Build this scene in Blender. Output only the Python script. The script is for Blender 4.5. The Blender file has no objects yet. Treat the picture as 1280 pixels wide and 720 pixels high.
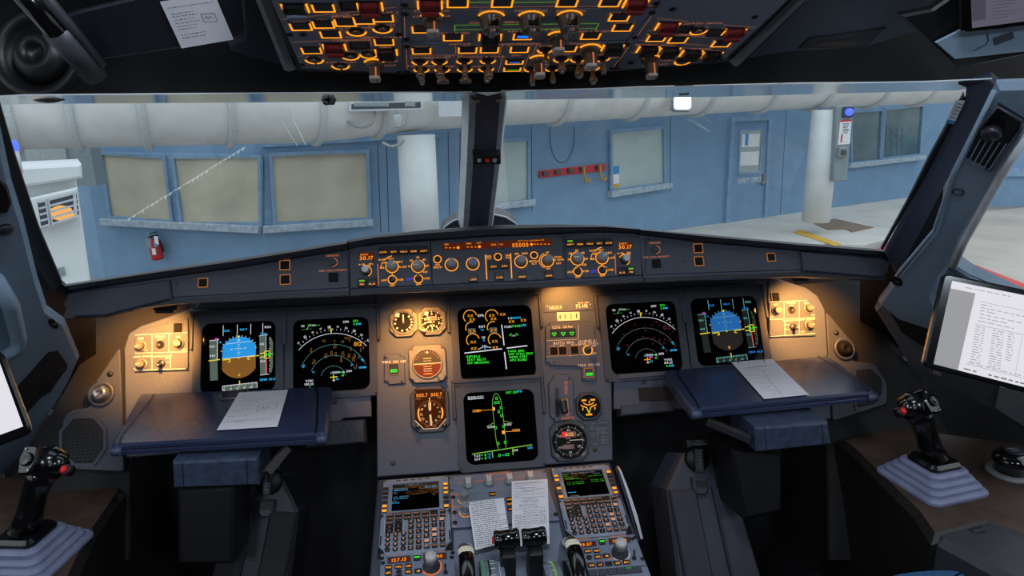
import bpy, math, random
from math import pi, sin, cos, radians as rad, atan2, sqrt
from mathutils import Vector as V, Matrix as Mx
random.seed(7)
S = bpy.context.scene
COL = S.collection
# ---------------------------------------------------------------- camera
YAW, PITCH, ROLL, FPX = rad(6.33), rad(15), rad(1.1), 850.0
CAM = V((-.114, 0, 1.25))
FW = V((sin(YAW)*cos(PITCH), cos(YAW)*cos(PITCH), -sin(PITCH)))
_r = V((cos(YAW), -sin(YAW), 0)); _u = _r.cross(FW)
RT = cos(ROLL)*_r - sin(ROLL)*_u
UP = sin(ROLL)*_r + cos(ROLL)*_u
def ray(x, y): return FW + (x-640)/FPX*RT - (y-360)/FPX*UP
def hit(P, n, x, y):
    d = ray(x, y); return CAM + d*((P-CAM).dot(n)/d.dot(n))
def at_y(x, y, Y): d = ray(x, y); return CAM + d*(Y/d.y)
def at_z(x, y, Z): d = ray(x, y); return CAM + d*((Z-CAM.z)/d.z)
def at_d(x, y, D): return CAM + ray(x, y)*D
cd = bpy.data.cameras.new('camera'); cam = bpy.data.objects.new('camera', cd); COL.objects.link(cam)
cd.sensor_width = 36; cd.lens = 36*FPX/1280; cd.clip_start = .02; cd.clip_end = 500
m = Mx((RT, UP, -FW)).transposed().to_4x4(); m.translation = CAM
cam.matrix_world = m; S.camera = cam
# ---------------------------------------------------------------- materials
MATS = {}
def lin(c): return tuple(((x/255+.055)/1.055)**2.4 if x > 10 else x/255/12.92 for x in c)
def mat(name, rgb, rough=.5, metal=0., var=.12, scale=40., bump=0., spec=.5, emis=None, es=0., coat=0.):
    if name in MATS: return name
    m = bpy.data.materials.new(name); m.use_nodes = True
    nt = m.node_tree; b = nt.nodes['Principled BSDF']
    c = lin(rgb)
    b.inputs['Roughness'].default_value = rough; b.inputs['Metallic'].default_value = metal
    b.inputs['Specular IOR Level'].default_value = spec
    if coat: b.inputs['Coat Weight'].default_value = coat; b.inputs['Coat Roughness'].default_value = .08
    tc = nt.nodes.new('ShaderNodeTexCoord'); nz = nt.nodes.new('ShaderNodeTexNoise')
    nz.inputs['Scale'].default_value = scale; nz.inputs['Detail'].default_value = 5
    nt.links.new(tc.outputs['Object'], nz.inputs['Vector'])
    rp = nt.nodes.new('ShaderNodeValToRGB'); nt.links.new(nz.outputs['Fac'], rp.inputs['Fac'])
    rp.color_ramp.elements[0].position = .3; rp.color_ramp.elements[1].position = .7
    rp.color_ramp.elements[0].color = (*[x*(1-var) for x in c], 1)
    rp.color_ramp.elements[1].color = (*[min(1, x*(1+var)) for x in c], 1)
    nt.links.new(rp.outputs['Color'], b.inputs['Base Color'])
    if bump:
        bp = nt.nodes.new('ShaderNodeBump'); bp.inputs['Strength'].default_value = bump; bp.inputs['Distance'].default_value = .002
        nt.links.new(nz.outputs['Fac'], bp.inputs['Height']); nt.links.new(bp.outputs['Normal'], b.inputs['Normal'])
    if emis:
        b.inputs['Emission Color'].default_value = (*lin(emis), 1); b.inputs['Emission Strength'].default_value = es
    MATS[name] = m; return name
def em(name, rgb, s=1.): return mat(name, (10, 10, 10), .5, emis=rgb, es=s)
# cockpit
mat('panel', (78, 83, 98), .55, bump=.1, scale=300)
mat('panel_dark', (62, 66, 78), .5, bump=.1, scale=300)
mat('overhead', (136, 148, 170), .5, bump=.08, scale=300)
mat('pedestal', (120, 128, 145), .5, bump=.1, scale=300)
mat('mcdu_grey', (140, 146, 162), .45)
mat('trim_blue', (132, 154, 174), .55, bump=.03, scale=120, var=.05); mat('stick_black', (11, 11, 13), .2, coat=.35)
mat('glare', (34, 35, 42), .4, bump=.2, scale=250)
mat('leather', (46, 50, 62), .5, bump=.5, scale=120)
mat('black', (14, 14, 16), .45)
mat('gloss_black', (10, 10, 12), .15, coat=.6)
mat('shell', (30, 29, 32), .8)
mat('lining', (24, 22, 23), .8); mat('seal_navy', (60, 67, 84), .4); mat('trim_grey', (112, 112, 122), .55)
mat('screen', (3, 3, 4), .05, spec=.12)
mat('bezel', (58, 61, 70), .5)
mat('tray', (46, 54, 80), .27, bump=.05, scale=300)
mat('tray_edge', (66, 74, 98), .35)
mat('block', (58, 68, 88), .35, var=.3, scale=60)
mat('console', (62, 46, 37), .55, var=.35, scale=25, bump=.2)
mat('console_edge', (46, 48, 54), .5)
mat('bellows', (116, 122, 150), .55)
mat('metal', (150, 150, 152), .3, .9)
mat('rail_metal', (124, 130, 136), .5, var=.2)
mat('knob_grey', (128, 130, 134), .4)
mat('knob_dark', (60, 62, 68), .4)
mat('knob_white', (196, 194, 190), .4)
mat('clear_knob', (92, 80, 70), .25)
mat('bat', (140, 116, 92), .3, .5)
mat('red_guard', (128, 30, 30), .45)
mat('red_btn', (215, 20, 24), .35)
mat('screw', (96, 90, 84), .35, .7)
mat('paper', (226, 224, 230), .8, var=.02)
mat('paper_dim', (226, 224, 230), .8, var=.02)
mat('ink', (70, 70, 82), .8); mat('ink_soft', (140, 140, 150), .8)
mat('gauge_face', (12, 11, 10), .7, spec=.2); mat('gauge_rim', (120, 116, 110), .45)
mat('print_white', (225, 215, 200), .6); mat('cream', (236, 226, 200), .6)
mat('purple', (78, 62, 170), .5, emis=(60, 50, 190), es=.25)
mat('blue_fabric', (24, 70, 110), .9, var=.4, scale=200)
mat('wood_rail', (70, 62, 56), .6, var=.3)
mat('orange_paint', (214, 120, 50), .6)
mat('key_black', (26, 24, 24), .4)
mat('trim_white', (200, 205, 212), .5)
mat('acryl', (118, 134, 150), .2)
# glow
em('amber', (255, 158, 34), 1.25); em('amber_dim', (255, 145, 85), .5); em('amber_line', (255, 140, 70), .5); em('amber_frame', (205, 125, 55), .5); em('amber_leg', (235, 150, 110), .3); mat('cap_grey', (62, 66, 74), .4); em('key_lit', (255, 185, 150), .55); mat('screen_gloss', (3, 3, 4), .03, spec=.7)
em('orange_lcd', (255, 145, 30), 1.1); mat('lcd_bg', (20, 6, 2), .3, emis=(150, 50, 5), es=.22)
em('green', (40, 255, 40), .85); em('green_dim', (40, 230, 40), .35); em('lime', (150, 235, 50), .5); em('lime_dim', (140, 215, 60), .3); em('cyan', (40, 190, 255), .9)
em('white_g', (235, 235, 245), .8); em('grey_g', (150, 165, 175), .5); em('amber_g', (255, 165, 20), .95); em('amber_soft', (230, 150, 10), .22)
em('yellow_g', (250, 225, 30), .9); em('magenta', (255, 60, 240), .9); em('red_g', (240, 30, 40), .7); em('red_soft', (200, 20, 20), .15)
em('sky_g', (28, 150, 225), .95); em('earth_g', (130, 82, 4), .9); em('tape_g', (92, 110, 96), .7)
em('sky_d', (30, 110, 190), .7); em('earth_d', (36, 20, 10), .4); em('tape_d', (22, 34, 22), .4); em('cyan_d', (40, 130, 240), .8); em('aqua_d', (110, 190, 185), .7)
em('efb_white', (240, 238, 245), .85); em('efb_grey', (176, 176, 180), .7); em('efb_ink', (196, 196, 206), .62); em('efb_ink2', (120, 122, 132), .6)
em('efb_dim', (104, 100, 118), .7); em('efb_dim2', (84, 82, 98), .6)
em('blue_lit', (30, 120, 255), 1.0); em('blue_lamp', (60, 80, 255), 3.); em('white_lamp', (255, 255, 255), 5.); em('heater_glow', (255, 180, 95), 1.1)
em('warm_glow', (255, 190, 110), 1.5)
# outside
def wallmat():
    n = mat('block_wall', (124, 156, 187), .8, var=.07, scale=2.5)
    nt = MATS[n].node_tree; b = nt.nodes['Principled BSDF']; rp = b.inputs['Base Color'].links[0].from_socket
    tc = nt.nodes.new('ShaderNodeTexCoord'); br = nt.nodes.new('ShaderNodeTexBrick')
    br.inputs['Scale'].default_value = 1; br.inputs['Brick Width'].default_value = .4; br.inputs['Row Height'].default_value = .2
    br.inputs['Mortar Size'].default_value = .006; br.inputs['Mortar Smooth'].default_value = .6
    br.inputs['Color1'].default_value = (1, 1, 1, 1); br.inputs['Color2'].default_value = (.985, .985, .985, 1); br.inputs['Mortar'].default_value = (.93, .93, .93, 1)
    mx = nt.nodes.new('ShaderNodeMixRGB'); mx.blend_type = 'MULTIPLY'; mx.inputs['Fac'].default_value = 1
    nt.links.new(tc.outputs['Object'], br.inputs['Vector']); nt.links.new(rp, mx.inputs['Color1'])
    nt.links.new(br.outputs['Color'], mx.inputs['Color2']); nt.links.new(mx.outputs['Color'], b.inputs['Base Color'])
wallmat()
mat('wall_frame', (128, 160, 190), .6, var=.15, scale=8); mat('sill', (168, 182, 196), .7, var=.25, scale=12)
mat('pane_beige', (196, 188, 166), .08, var=.16, scale=1.5, spec=.6); mat('pane_grey', (172, 188, 188), .06, var=.2, scale=.8, spec=.8); mat('pane_teal', (84, 110, 118), .06, var=.3, scale=1.2, spec=.8)
mat('blind_yellow', (190, 160, 84), .7); mat('blind_dark', (84, 84, 82), .7)
mat('column_white', (224, 228, 230), .7, var=.08, scale=3); mat('duct', (222, 222, 220), .55, var=.08, scale=4, bump=.2); mat('strap', (196, 200, 202), .45)
mat('concrete', (206, 203, 196), .9, var=.12, scale=1.2); mat('road', (178, 174, 166), .9, var=.18, scale=.7); mat('asphalt', (150, 148, 144), .9, var=.2, scale=.8); mat('patch_brown', (140, 122, 106), .9, var=.15, scale=6)
mat('yellow_paint', (226, 178, 62), .8, var=.2, scale=9); mat('red_paint', (196, 70, 74), .7, var=.15, scale=8); mat('hook_red', (206, 60, 70), .6)
mat('cab_grey', (140, 152, 158), .5); mat('booth_white', (226, 230, 232), .6, var=.04); mat('booth_grey', (170, 176, 180), .6)
mat('ext_red', (190, 30, 40), .35); mat('rope', (150, 156, 158), .7); mat('dark_ext', (66, 74, 84), .6); mat('hook_metal', (96, 92, 84), .5, .6); mat('hook_yellow', (196, 150, 60), .5)
mat('tag_white', (236, 236, 238), .7); mat('tag_blue', (70, 150, 210), .6); mat('stair', (90, 110, 118), .5)
def glassmat():
    m = bpy.data.materials.new('windscreen_glass'); m.use_nodes = True; nt = m.node_tree; nt.nodes.clear()
    o = nt.nodes.new('ShaderNodeOutputMaterial'); mx = nt.nodes.new('ShaderNodeMixShader'); t = nt.nodes.new('ShaderNodeBsdfTransparent'); g = nt.nodes.new('ShaderNodeBsdfGlossy')
    t.inputs['Color'].default_value = (.93, .96, .97, 1); g.inputs['Roughness'].default_value = .03; mx.inputs['Fac'].default_value = .035
    nt.links.new(t.outputs[0], mx.inputs[1]); nt.links.new(g.outputs[0], mx.inputs[2]); nt.links.new(mx.outputs[0], o.inputs[0])
    MATS['glass'] = m
glassmat()
def filmmat():
    m = bpy.data.materials.new('film'); m.use_nodes = True; nt = m.node_tree; nt.nodes.clear()
    o = nt.nodes.new('ShaderNodeOutputMaterial'); mx = nt.nodes.new('ShaderNodeMixShader'); t = nt.nodes.new('ShaderNodeBsdfTransparent'); g = nt.nodes.new('ShaderNodeBsdfTranslucent')
    g.inputs['Color'].default_value = (.9, .92, .88, 1); mx.inputs['Fac'].default_value = .45
    nt.links.new(t.outputs[0], mx.inputs[1]); nt.links.new(g.outputs[0], mx.inputs[2]); nt.links.new(mx.outputs[0], o.inputs[0]); MATS['film'] = m
filmmat()
# ---------------------------------------------------------------- glyphs and mesh builder
_G = {}
def glyph(ch):
    if ch in _G: return _G[ch]
    c = bpy.data.curves.new('glyph', 'FONT'); c.body = ch; c.resolution_u = 2; c.offset = .016
    o = bpy.data.objects.new('glyph', c); me = bpy.data.meshes.new_from_object(o)
    vs = [(v.co.x, v.co.y) for v in me.vertices]; fs = [tuple(p.vertices) for p in me.polygons]
    bpy.data.objects.remove(o); bpy.data.curves.remove(c); bpy.data.meshes.remove(me)
    w = max([v[0] for v in vs], default=.25); x0 = min([v[0] for v in vs], default=0)
    _G[ch] = ([(x-x0, y) for x, y in vs], fs, w-x0); return _G[ch]
def area(p): return sum(p[i][0]*p[(i+1) % len(p)][1]-p[(i+1) % len(p)][0]*p[i][1] for i in range(len(p)))/2
def ccw(p): return list(p) if area(p) > 0 else list(p)[::-1]
def inset(p, d):
    n = len(p); out = []
    for i in range(n):
        a, b, c = V(p[i-1][:2]), V(p[i][:2]), V(p[(i+1) % n][:2])
        e1 = (b-a); e2 = (c-b)
        if e1.length < 1e-9 or e2.length < 1e-9: out.append(tuple(b)); continue
        e1.normalize(); e2.normalize()
        n1, n2 = V((-e1.y, e1.x)), V((-e2.y, e2.x)); k = n1+n2
        l = max(.35, 1+n1.dot(n2))
        out.append(tuple(b+k*(d/l)))
    return out
def rr(x0, y0, x1, y1, r, n=4):
    x0, x1 = min(x0, x1), max(x0, x1); y0, y1 = min(y0, y1), max(y0, y1); o = []
    for cx, cy, a in ((x1-r, y1-r, 0), (x0+r, y1-r, 90), (x0+r, y0+r, 180), (x1-r, y0+r, 270)):
        for k in range(n+1):
            t = rad(a+90*k/n); o.append((cx+r*cos(t), cy+r*sin(t)))
    return o
def rpoly(p, r, n=4):
    p = ccw(p); o = []; N = len(p)
    for i in range(N):
        a, b, c = V(p[i-1]), V(p[i]), V(p[(i+1) % N]); d1 = min(r, (a-b).length*.45); d2 = min(r, (c-b).length*.45)
        s, e = b+(a-b).normalized()*d1, b+(c-b).normalized()*d2
        for k in range(n+1):
            t = k/n; o.append(tuple(s*(1-t)**2+b*2*t*(1-t)+e*t*t))
    return o
def octa(cx, cy, w, h, c):
    return [(cx-w+c, cy-h), (cx+w-c, cy-h), (cx+w, cy-h+c), (cx+w, cy+h-c), (cx+w-c, cy+h), (cx-w+c, cy+h), (cx-w, cy+h-c), (cx-w, cy-h+c)]
class MB:
    def __init__(s): s.v = []; s.f = []; s.m = []; s.sm = []; s.mats = []; s.X = None
    def mi(s, k):
        if k not in s.mats: s.mats.append(k)
        return s.mats.index(k)
    def add(s, vs, fs, k, smooth=False):
        b = len(s.v); i = s.mi(k)
        s.v += [tuple(s.X @ V(v)) if s.X else tuple(v) for v in vs]
        for f in fs: s.f.append(tuple(b+j for j in f)); s.m.append(i); s.sm.append(smooth)
        return s
    def poly(s, p, z, k):
        p = ccw(p); return s.add([(x, y, z) for x, y in p], [tuple(range(len(p)))], k)
    def prism(s, p, z0, z1, k, ch=0, kt=None, smooth=False):
        p = ccw(p); n = len(p); L = [[(x, y, z0) for x, y in p]]
        if ch: L += [[(x, y, z1-ch) for x, y in p], [(x, y, z1) for x, y in inset(p, ch)]]
        else: L += [[(x, y, z1) for x, y in p]]
        vs = sum(L, []); fs = [tuple(range(n))[::-1]]
        for r in range(len(L)-1): fs += [(r*n+i, r*n+(i+1) % n, r*n+n+(i+1) % n, r*n+n+i) for i in range(n)]
        s.add(vs, fs, k, smooth); top = tuple(len(s.v)-n+i for i in range(n))
        s.f.append(top); s.m.append(s.mi(kt or k)); s.sm.append(False); return s
    def frame(s, outer, inner, z0, z1, k, ki=None):
        n = len(outer); o = ccw(outer); q = ccw(inner)
        vs = [(x, y, z0) for x, y in o]+[(x, y, z1) for x, y in o]+[(x, y, z1) for x, y in q]+[(x, y, z0) for x, y in q]
        for r in range(3):
            pass
        b = [(r*n+i, r*n+(i+1) % n, (r+1)*n+(i+1) % n, (r+1)*n+i) for r in range(3) for i in range(n)]
        return s.add(vs, b, k)
    def lathe(s, prof, k, c=(0, 0), n=24, smooth=True, a0=0, a1=360):
        full = a1-a0 >= 360; N = n if full else n+1
        vs = [(c[0]+r*cos(rad(a0+(a1-a0)*i/n)), c[1]+r*sin(rad(a0+(a1-a0)*i/n)), z) for r, z in prof for i in range(N)]
        fs = []
        for j in range(len(prof)-1):
            for i in range(N if full else N-1):
                i2 = (i+1) % N; fs.append((j*N+i, j*N+i2, (j+1)*N+i2, (j+1)*N+i))
        if full and prof[-1][0] > 1e-6: fs.append(tuple((len(prof)-1)*N+i for i in range(N)))
        if full and prof[0][0] > 1e-6: fs.append(tuple(i for i in range(N))[::-1])
        return s.add(vs, fs, k, smooth)
    def cyl(s, c, r, z0, z1, k, r1=None, n=20, smooth=True):
        r1 = r if r1 is None else r1; e = min(.25*r1, .25*abs(z1-z0))
        return s.lathe([(r, z0), (r1, z1-e), (r1-e, z1)], k, c, n, smooth)
    def ring(s, c, ri, ro, z0, z1, k, n=24, a0=0, a1=360):
        return s.lathe([(ro, z0), (ro, z1), (ri, z1), (ri, z0)], k, c, n, False, a0, a1) if a1-a0 < 360 else s.add(*s._ring(c, ri, ro, z0, z1, n), k)
    def _ring(s, c, ri, ro, z0, z1, n):
        P = [(ro, z0), (ro, z1), (ri, z1), (ri, z0)]
        vs = [(c[0]+r*cos(2*pi*i/n), c[1]+r*sin(2*pi*i/n), z) for r, z in P for i in range(n)]
        return vs, [(j*n+i, j*n+(i+1) % n, (j+1)*n+(i+1) % n, (j+1)*n+i) for j in range(3) for i in range(n)]
    def arc(s, c, r, w, a0, a1, z, k, n=24, sy=1.):
        vs = []
        for i in range(n+1):
            t = rad(a0+(a1-a0)*i/n); vs += [(c[0]+(r-w/2)*cos(t), c[1]+sy*(r-w/2)*sin(t), z), (c[0]+(r+w/2)*cos(t), c[1]+sy*(r+w/2)*sin(t), z)]
        return s.add(vs, [(2*i, 2*i+1, 2*i+3, 2*i+2) for i in range(n)], k)
    def disc(s, c, r, z, k, n=28): return s.poly([(c[0]+r*cos(2*pi*i/n), c[1]+r*sin(2*pi*i/n)) for i in range(n)], z, k)
    def line(s, a, b, w, z, k):
        d = V(b)-V(a)
        if d.length < 1e-9: return s
        q = V((-d.y, d.x)).normalized()*w/2; a, b = V(a), V(b)
        return s.add([(*(a+q), z), (*(a-q), z), (*(b-q), z), (*(b+q), z)], [(0, 1, 2, 3)], k)
    def path(s, pts, w, z, k, close=False):
        for i in range(len(pts)-(0 if close else 1)): s.line(pts[i], pts[(i+1) % len(pts)], w, z, k)
        return s
    def box(s, c, d, k, R=None, ch=0):
        x, y, z = d[0]/2, d[1]/2, d[2]/2
        if ch:
            o = MB(); o.prism([(-x, -y), (x, -y), (x, y), (-x, y)], -z, z, k, ch)
            vs, fs = o.v, o.f
        else:
            vs = [(a*x, b*y, e*z) for a in (-1, 1) for b in (-1, 1) for e in (-1, 1)]
            fs = [(0, 1, 3, 2), (4, 6, 7, 5), (0, 4, 5, 1), (2, 3, 7, 6), (0, 2, 6, 4), (1, 5, 7, 3)]
        c = V(c); return s.add([c+(R @ V(v) if R else V(v)) for v in vs], fs, k)
    def tube(s, pts, r, k, n=8, rs=None, cap=True, flat=1.):
        P = [V(p) for p in pts]; vs = []; N = len(P); prev = None
        for i in range(N):
            t = (P[min(i+1, N-1)]-P[max(i-1, 0)]).normalized()
            if prev is None: a = t.cross(V((0, 0, 1)) if abs(t.z) < .9 else V((0, 1, 0))).normalized()
            else: a = (prev-t*prev.dot(t)).normalized()
            prev = a; b = t.cross(a); R = rs[i] if rs else r
            vs += [P[i]+R*(a*cos(2*pi*j/n)+b*sin(2*pi*j/n)*flat) for j in range(n)]
        fs = [(i*n+j, i*n+(j+1) % n, (i+1)*n+(j+1) % n, (i+1)*n+j) for i in range(N-1) for j in range(n)]
        if cap: fs += [tuple(range(n))[::-1], tuple((N-1)*n+j for j in range(n))]
        return s.add(vs, fs, k, True)
    def text(s, t, x, y, h, z, k, rot=0., w=None, al='c'):
        sc = h/.7; gap = .13; cur = 0; G = []
        for ch in t:
            if ch == ' ': cur += .45; continue
            vs, fs, gw = glyph(ch); G.append((cur, vs, fs)); cur += gw+gap
        tot = (cur-gap)*sc; fx = (w/tot if w and tot > 0 else 1); tot *= fx
        ox = {'c': -tot/2, 'l': 0, 'r': -tot}[al]; c, sn = cos(rot), sin(rot)
        for cx, vs, fs in G:
            q = []
            for a, b in vs:
                X, Y = ox+(cx+a)*sc*fx, b*sc-h/2; q.append((x+X*c-Y*sn, y+X*sn+Y*c, z))
            s.add(q, fs, k)
        return s
    def obj(s, name, parent=None):
        me = bpy.data.meshes.new(name); me.from_pydata(s.v, [], s.f)
        for k in s.mats: me.materials.append(MATS[k])
        me.polygons.foreach_set('material_index', s.m); me.polygons.foreach_set('use_smooth', s.sm); me.update()
        o = bpy.data.objects.new(name, me); COL.objects.link(o)
        if parent: o.parent = parent
        return o
def tag(o, label, cat, group=None, kind=None):
    o['label'] = label; o['category'] = cat
    if group: o['group'] = group
    o['kind'] = kind or 'thing'
    return o
def struct(o): o['kind'] = 'structure'; return o
class Pl:
    def __init__(s, P, X, Y):
        s.P = V(P); s.X = V(X).normalized(); Y = V(Y); s.Y = (Y-s.X*Y.dot(s.X)).normalized(); s.N = s.X.cross(s.Y)
        s.mat = Mx((s.X, s.Y, s.N)).transposed().to_4x4(); s.mat.translation = s.P
    def uv(s, x, y): q = hit(s.P, s.N, x, y)-s.P; return (q.dot(s.X), q.dot(s.Y))
    def off(s, d): return Pl(s.P+s.N*d, s.X, s.Y)
class Th:
    """a thing standing on a plane; local x right, y up, z out of the plane"""
    def __init__(s, name, label, cat, pl, c, group=None, kind=None, z=(0, 0, 1.)):
        s.pl = pl; s.u, s.w = pl.uv(*c); s.zx, s.zy, s.zs = z
        o = bpy.data.objects.new(name, None); COL.objects.link(o); o.empty_display_size = .02
        o.matrix_world = pl.mat @ Mx.Translation((s.u, s.w, 0)); s.o = tag(o, label, cat, group, kind)
    def uv(s, x, y): a, b = s.pl.uv(x, y); return (a-s.u, b-s.w)
    def q(s, x, y): return s.uv(s.zx+x/s.zs, s.zy+y/s.zs)
    def P(s, *p): return [s.uv(*a) for a in p]
    def Q(s, *p): return [s.q(*a) for a in p]
    def part(s, name, mb, parent=None, label=None):
        o = mb.obj(name, parent or s.o)
        if label: o['label'] = label
        return o
def screw(T, uv, r=.0032, parent=None, z=0, k='screw'):
    mb = MB().lathe([(r, z), (r, z+.0008), (r*.7, z+.0014)], k, uv, 12); mb.line((uv[0]-r*.5, uv[1]-r*.3), (uv[0]+r*.5, uv[1]+r*.3), r*.25, z+.0016, 'black')
    return T.part('screw', mb, parent)
# planes of the cockpit
MP = Pl((0, 1.449, .81), (1, 0, 0), (0, .467, .884))
GP = Pl((0, 1.245, .965), (1, 0, 0), (0, .467, .884))
PP = Pl((0, 1.289, .507), (1, 0, 0), (0, .977, .213))
OP = Pl((0, .973, 1.298), (1, 0, 0), (0, -.937, .349))
TP = Pl((0, 1.2, .69), (1, 0, 0), (0, 1, 0))
CP = Pl((0, 1.0, .52), (1, 0, 0), (0, 1, 0))
# ================================================================ OUTSIDE
GZ = -1.15
def plobj(name, mb, pl, z=0): o = mb.obj(name); o.matrix_world = pl.mat @ Mx.Translation((0, 0, z)); return o
A0 = at_z(915, 277, GZ); WR = Pl(A0, (cos(rad(23.5)), sin(rad(23.5)), 0), (0, 0, 1))
J1 = hit(WR.P, WR.N, 552, 250); J1.z = GZ; WM = Pl(J1, (cos(rad(8)), sin(rad(8)), 0), (0, 0, 1))
J2 = hit(WM.P, WM.N, 328, 280); J2.z = GZ; WL = Pl(J2, (cos(rad(-22)), sin(rad(-22)), 0), (0, 0, 1))
J3 = hit(WL.P, WL.N, 121, 290); J3.z = GZ; WE = Pl(J3, (cos(rad(-52)), sin(rad(-52)), 0), (0, 0, 1))
def wall(name, pl, u0, u1, h=4.6):
    mb = MB(); mb.prism([(u0, -.6), (u1, -.6), (u1, h), (u0, h)], -.25, 0, 'block_wall'); return struct(plobj(name, mb, pl))
uJ2 = (J2-WM.P).dot(WM.X); uJ1 = (J1-WR.P).dot(WR.X)
wall('wall_building_right', WR, uJ1, 16); wall('wall_building_bay', WM, uJ2, 0)
wall('wall_building_left', WL, (J3-J2).dot(WL.X), 0); wall('wall_building_end', WE, -6, 0)
# vertical joint battens of the cladding are part of the right wall's surface: thin seams
def winset(name, pl, panes, outer, pk, sill=None, fw=.07, extra=None):
    T = Th(name, '', '', pl, outer[0], kind='structure'); del T.o['label'], T.o['category']
    o = T.P(*outer); mb = MB(); mb.prism(o, .0, .035, 'wall_frame', .008)
    fr = T.part('frame', mb)
    for i, p in enumerate(panes):
        q = T.P(*p); f = MB(); f.frame(inset(ccw(q), -.05), ccw(q), .03, .08, 'wall_frame'); T.part('casing', f)
        g = MB(); g.poly(q, .04, pk); T.part('pane', g)
    if sill: s = MB(); s.prism(T.P(*sill), 0, .16, 'sill', .01); T.part('sill', s)
    if extra: extra(T)
    return T
def bay(T):
    for p, k in (((( 486/4, 0),), ''),): pass
    mb = MB()
    for x0, x1, y0, y1, k in ((168, 181, 196, 265, 'blind_yellow'), (150, 158, 200, 262, 'blind_dark')): mb.poly(T.P((x0, y0), (x1, y0), (x1, y1), (x0, y1)), .042, k)
    T.part('blind', mb)
winset('window_1', WL, [[(132, 193), (208, 198), (217, 275), (143, 269)], [(222, 198), (326, 197), (327, 277), (232, 277)]],
       [(126, 190), (329, 193), (330, 281), (137, 272)], 'pane_beige', [(134, 272), (330, 281), (330, 290), (134, 280)])
winset('window_2', WM, [[(341, 195), (457, 191), (460, 271), (346, 277)]], [(330, 193), (460, 187), (464, 274), (330, 281)], 'pane_beige', [(330, 281), (466, 273), (466, 281), (330, 290)])
winset('window_3', WR, [[(600, 180), (657, 176), (657, 249), (600, 255)]], [(596, 175), (662, 172), (663, 255), (596, 261)], 'pane_grey', [(596, 255), (664, 248), (664, 256), (596, 263)])
winset('window_4', WR, [[(763, 167), (826, 161), (827, 228), (763, 236)]], [(761, 163), (832, 157), (834, 232), (761, 240)], 'pane_grey', [(759, 238), (834, 228), (834, 234), (759, 246)])
winset('window_5', WR, [[(1062, 141), (1099, 139), (1096, 199), (1062, 202)], [(1103, 138), (1150, 133), (1146, 192), (1100, 197)]], [(1056, 137), (1154, 129), (1151, 196), (1056, 206)], 'pane_teal', [(1056, 204), (1150, 194), (1150, 199), (1056, 210)])
def outside_stair():
    T = Th('staircase', 'grey stair and railing seen through the double window beside the electrical cabinet', 'stairs', WR.off(.046), (1110, 170))
    mb = MB(); mb.path(T.P((1104, 152), (1122, 170), (1134, 170)), .05, 0, 'stair'); mb.path(T.P((1104, 162), (1120, 180), (1134, 180)), .04, 0, 'stair')
    for x in (1108, 1114, 1121, 1128): mb.line(*T.P((x, 160), (x, 192)), .03, 0, 'stair')
    T.part('railing', mb)
outside_stair()
def notice():
    T = Th('window_notice', 'small teal white and yellow notice in the lower corner of the blue wall window', 'notice', WR.off(.045), (768, 221)); mb = MB()
    mb.prism(T.P((762, 219), (774, 217), (774, 233), (762, 235)), 0, .004, 'tag_white'); mb.poly(T.P((762, 209), (774, 207), (774, 217), (762, 219)), .004, 'tag_blue'); mb.poly(T.P((762, 231), (774, 229), (774, 233), (762, 235)), .006, 'yellow_paint'); T.part('sheet', mb)
notice()
# door with lettering
T = Th('door_1', '', '', WR, (930, 215), kind='structure'); del T.o['label'], T.o['category']
f = T.P((916, 152), (958, 150), (952, 274), (908, 280)); mb = MB(); mb.frame(inset(ccw(f), -.1), ccw(f), 0, .07, 'wall_frame'); T.part('door_frame', mb)
mb = MB(); mb.prism(f, 0, .03, 'block_wall'); leaf = T.part('door_leaf', mb)
q = T.P((924, 164), (950, 163), (947, 214), (922, 216)); mb = MB(); mb.frame(inset(ccw(q), -.04), ccw(q), .03, .05, 'wall_frame'); mb.poly(q, .035, 'pane_grey')
mb.poly(T.P((926, 168), (948, 167), (947, 183), (925, 184)), .038, 'tag_white'); mb.poly(T.P((930, 167), (934, 167), (933, 182), (929, 182)), .04, 'tag_blue'); mb.poly(T.P((924, 190), (947, 189), (946, 206), (923, 207)), .038, 'tag_white')
T.part('vision_panel', mb, leaf)
a, b = T.uv(921, 226.5), T.uv(950, 223.5); mb = MB(); mb.text('SAFETY OFFICE', (a[0]+b[0])/2, (a[1]+b[1])/2, .1, .036, 'tag_white', atan2(b[1]-a[1], b[0]-a[0]), w=(V(b)-V(a)).length); T.part('lettering', mb, leaf)
mb = MB(); c = T.uv(952, 224); mb.box((c[0], c[1], .06), (.05, .24, .04), 'metal', ch=.01); mb.box((c[0]-.05, c[1]-.06, .1), (.14, .035, .03), 'metal', ch=.008); T.part('door_handle', mb, leaf)
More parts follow.
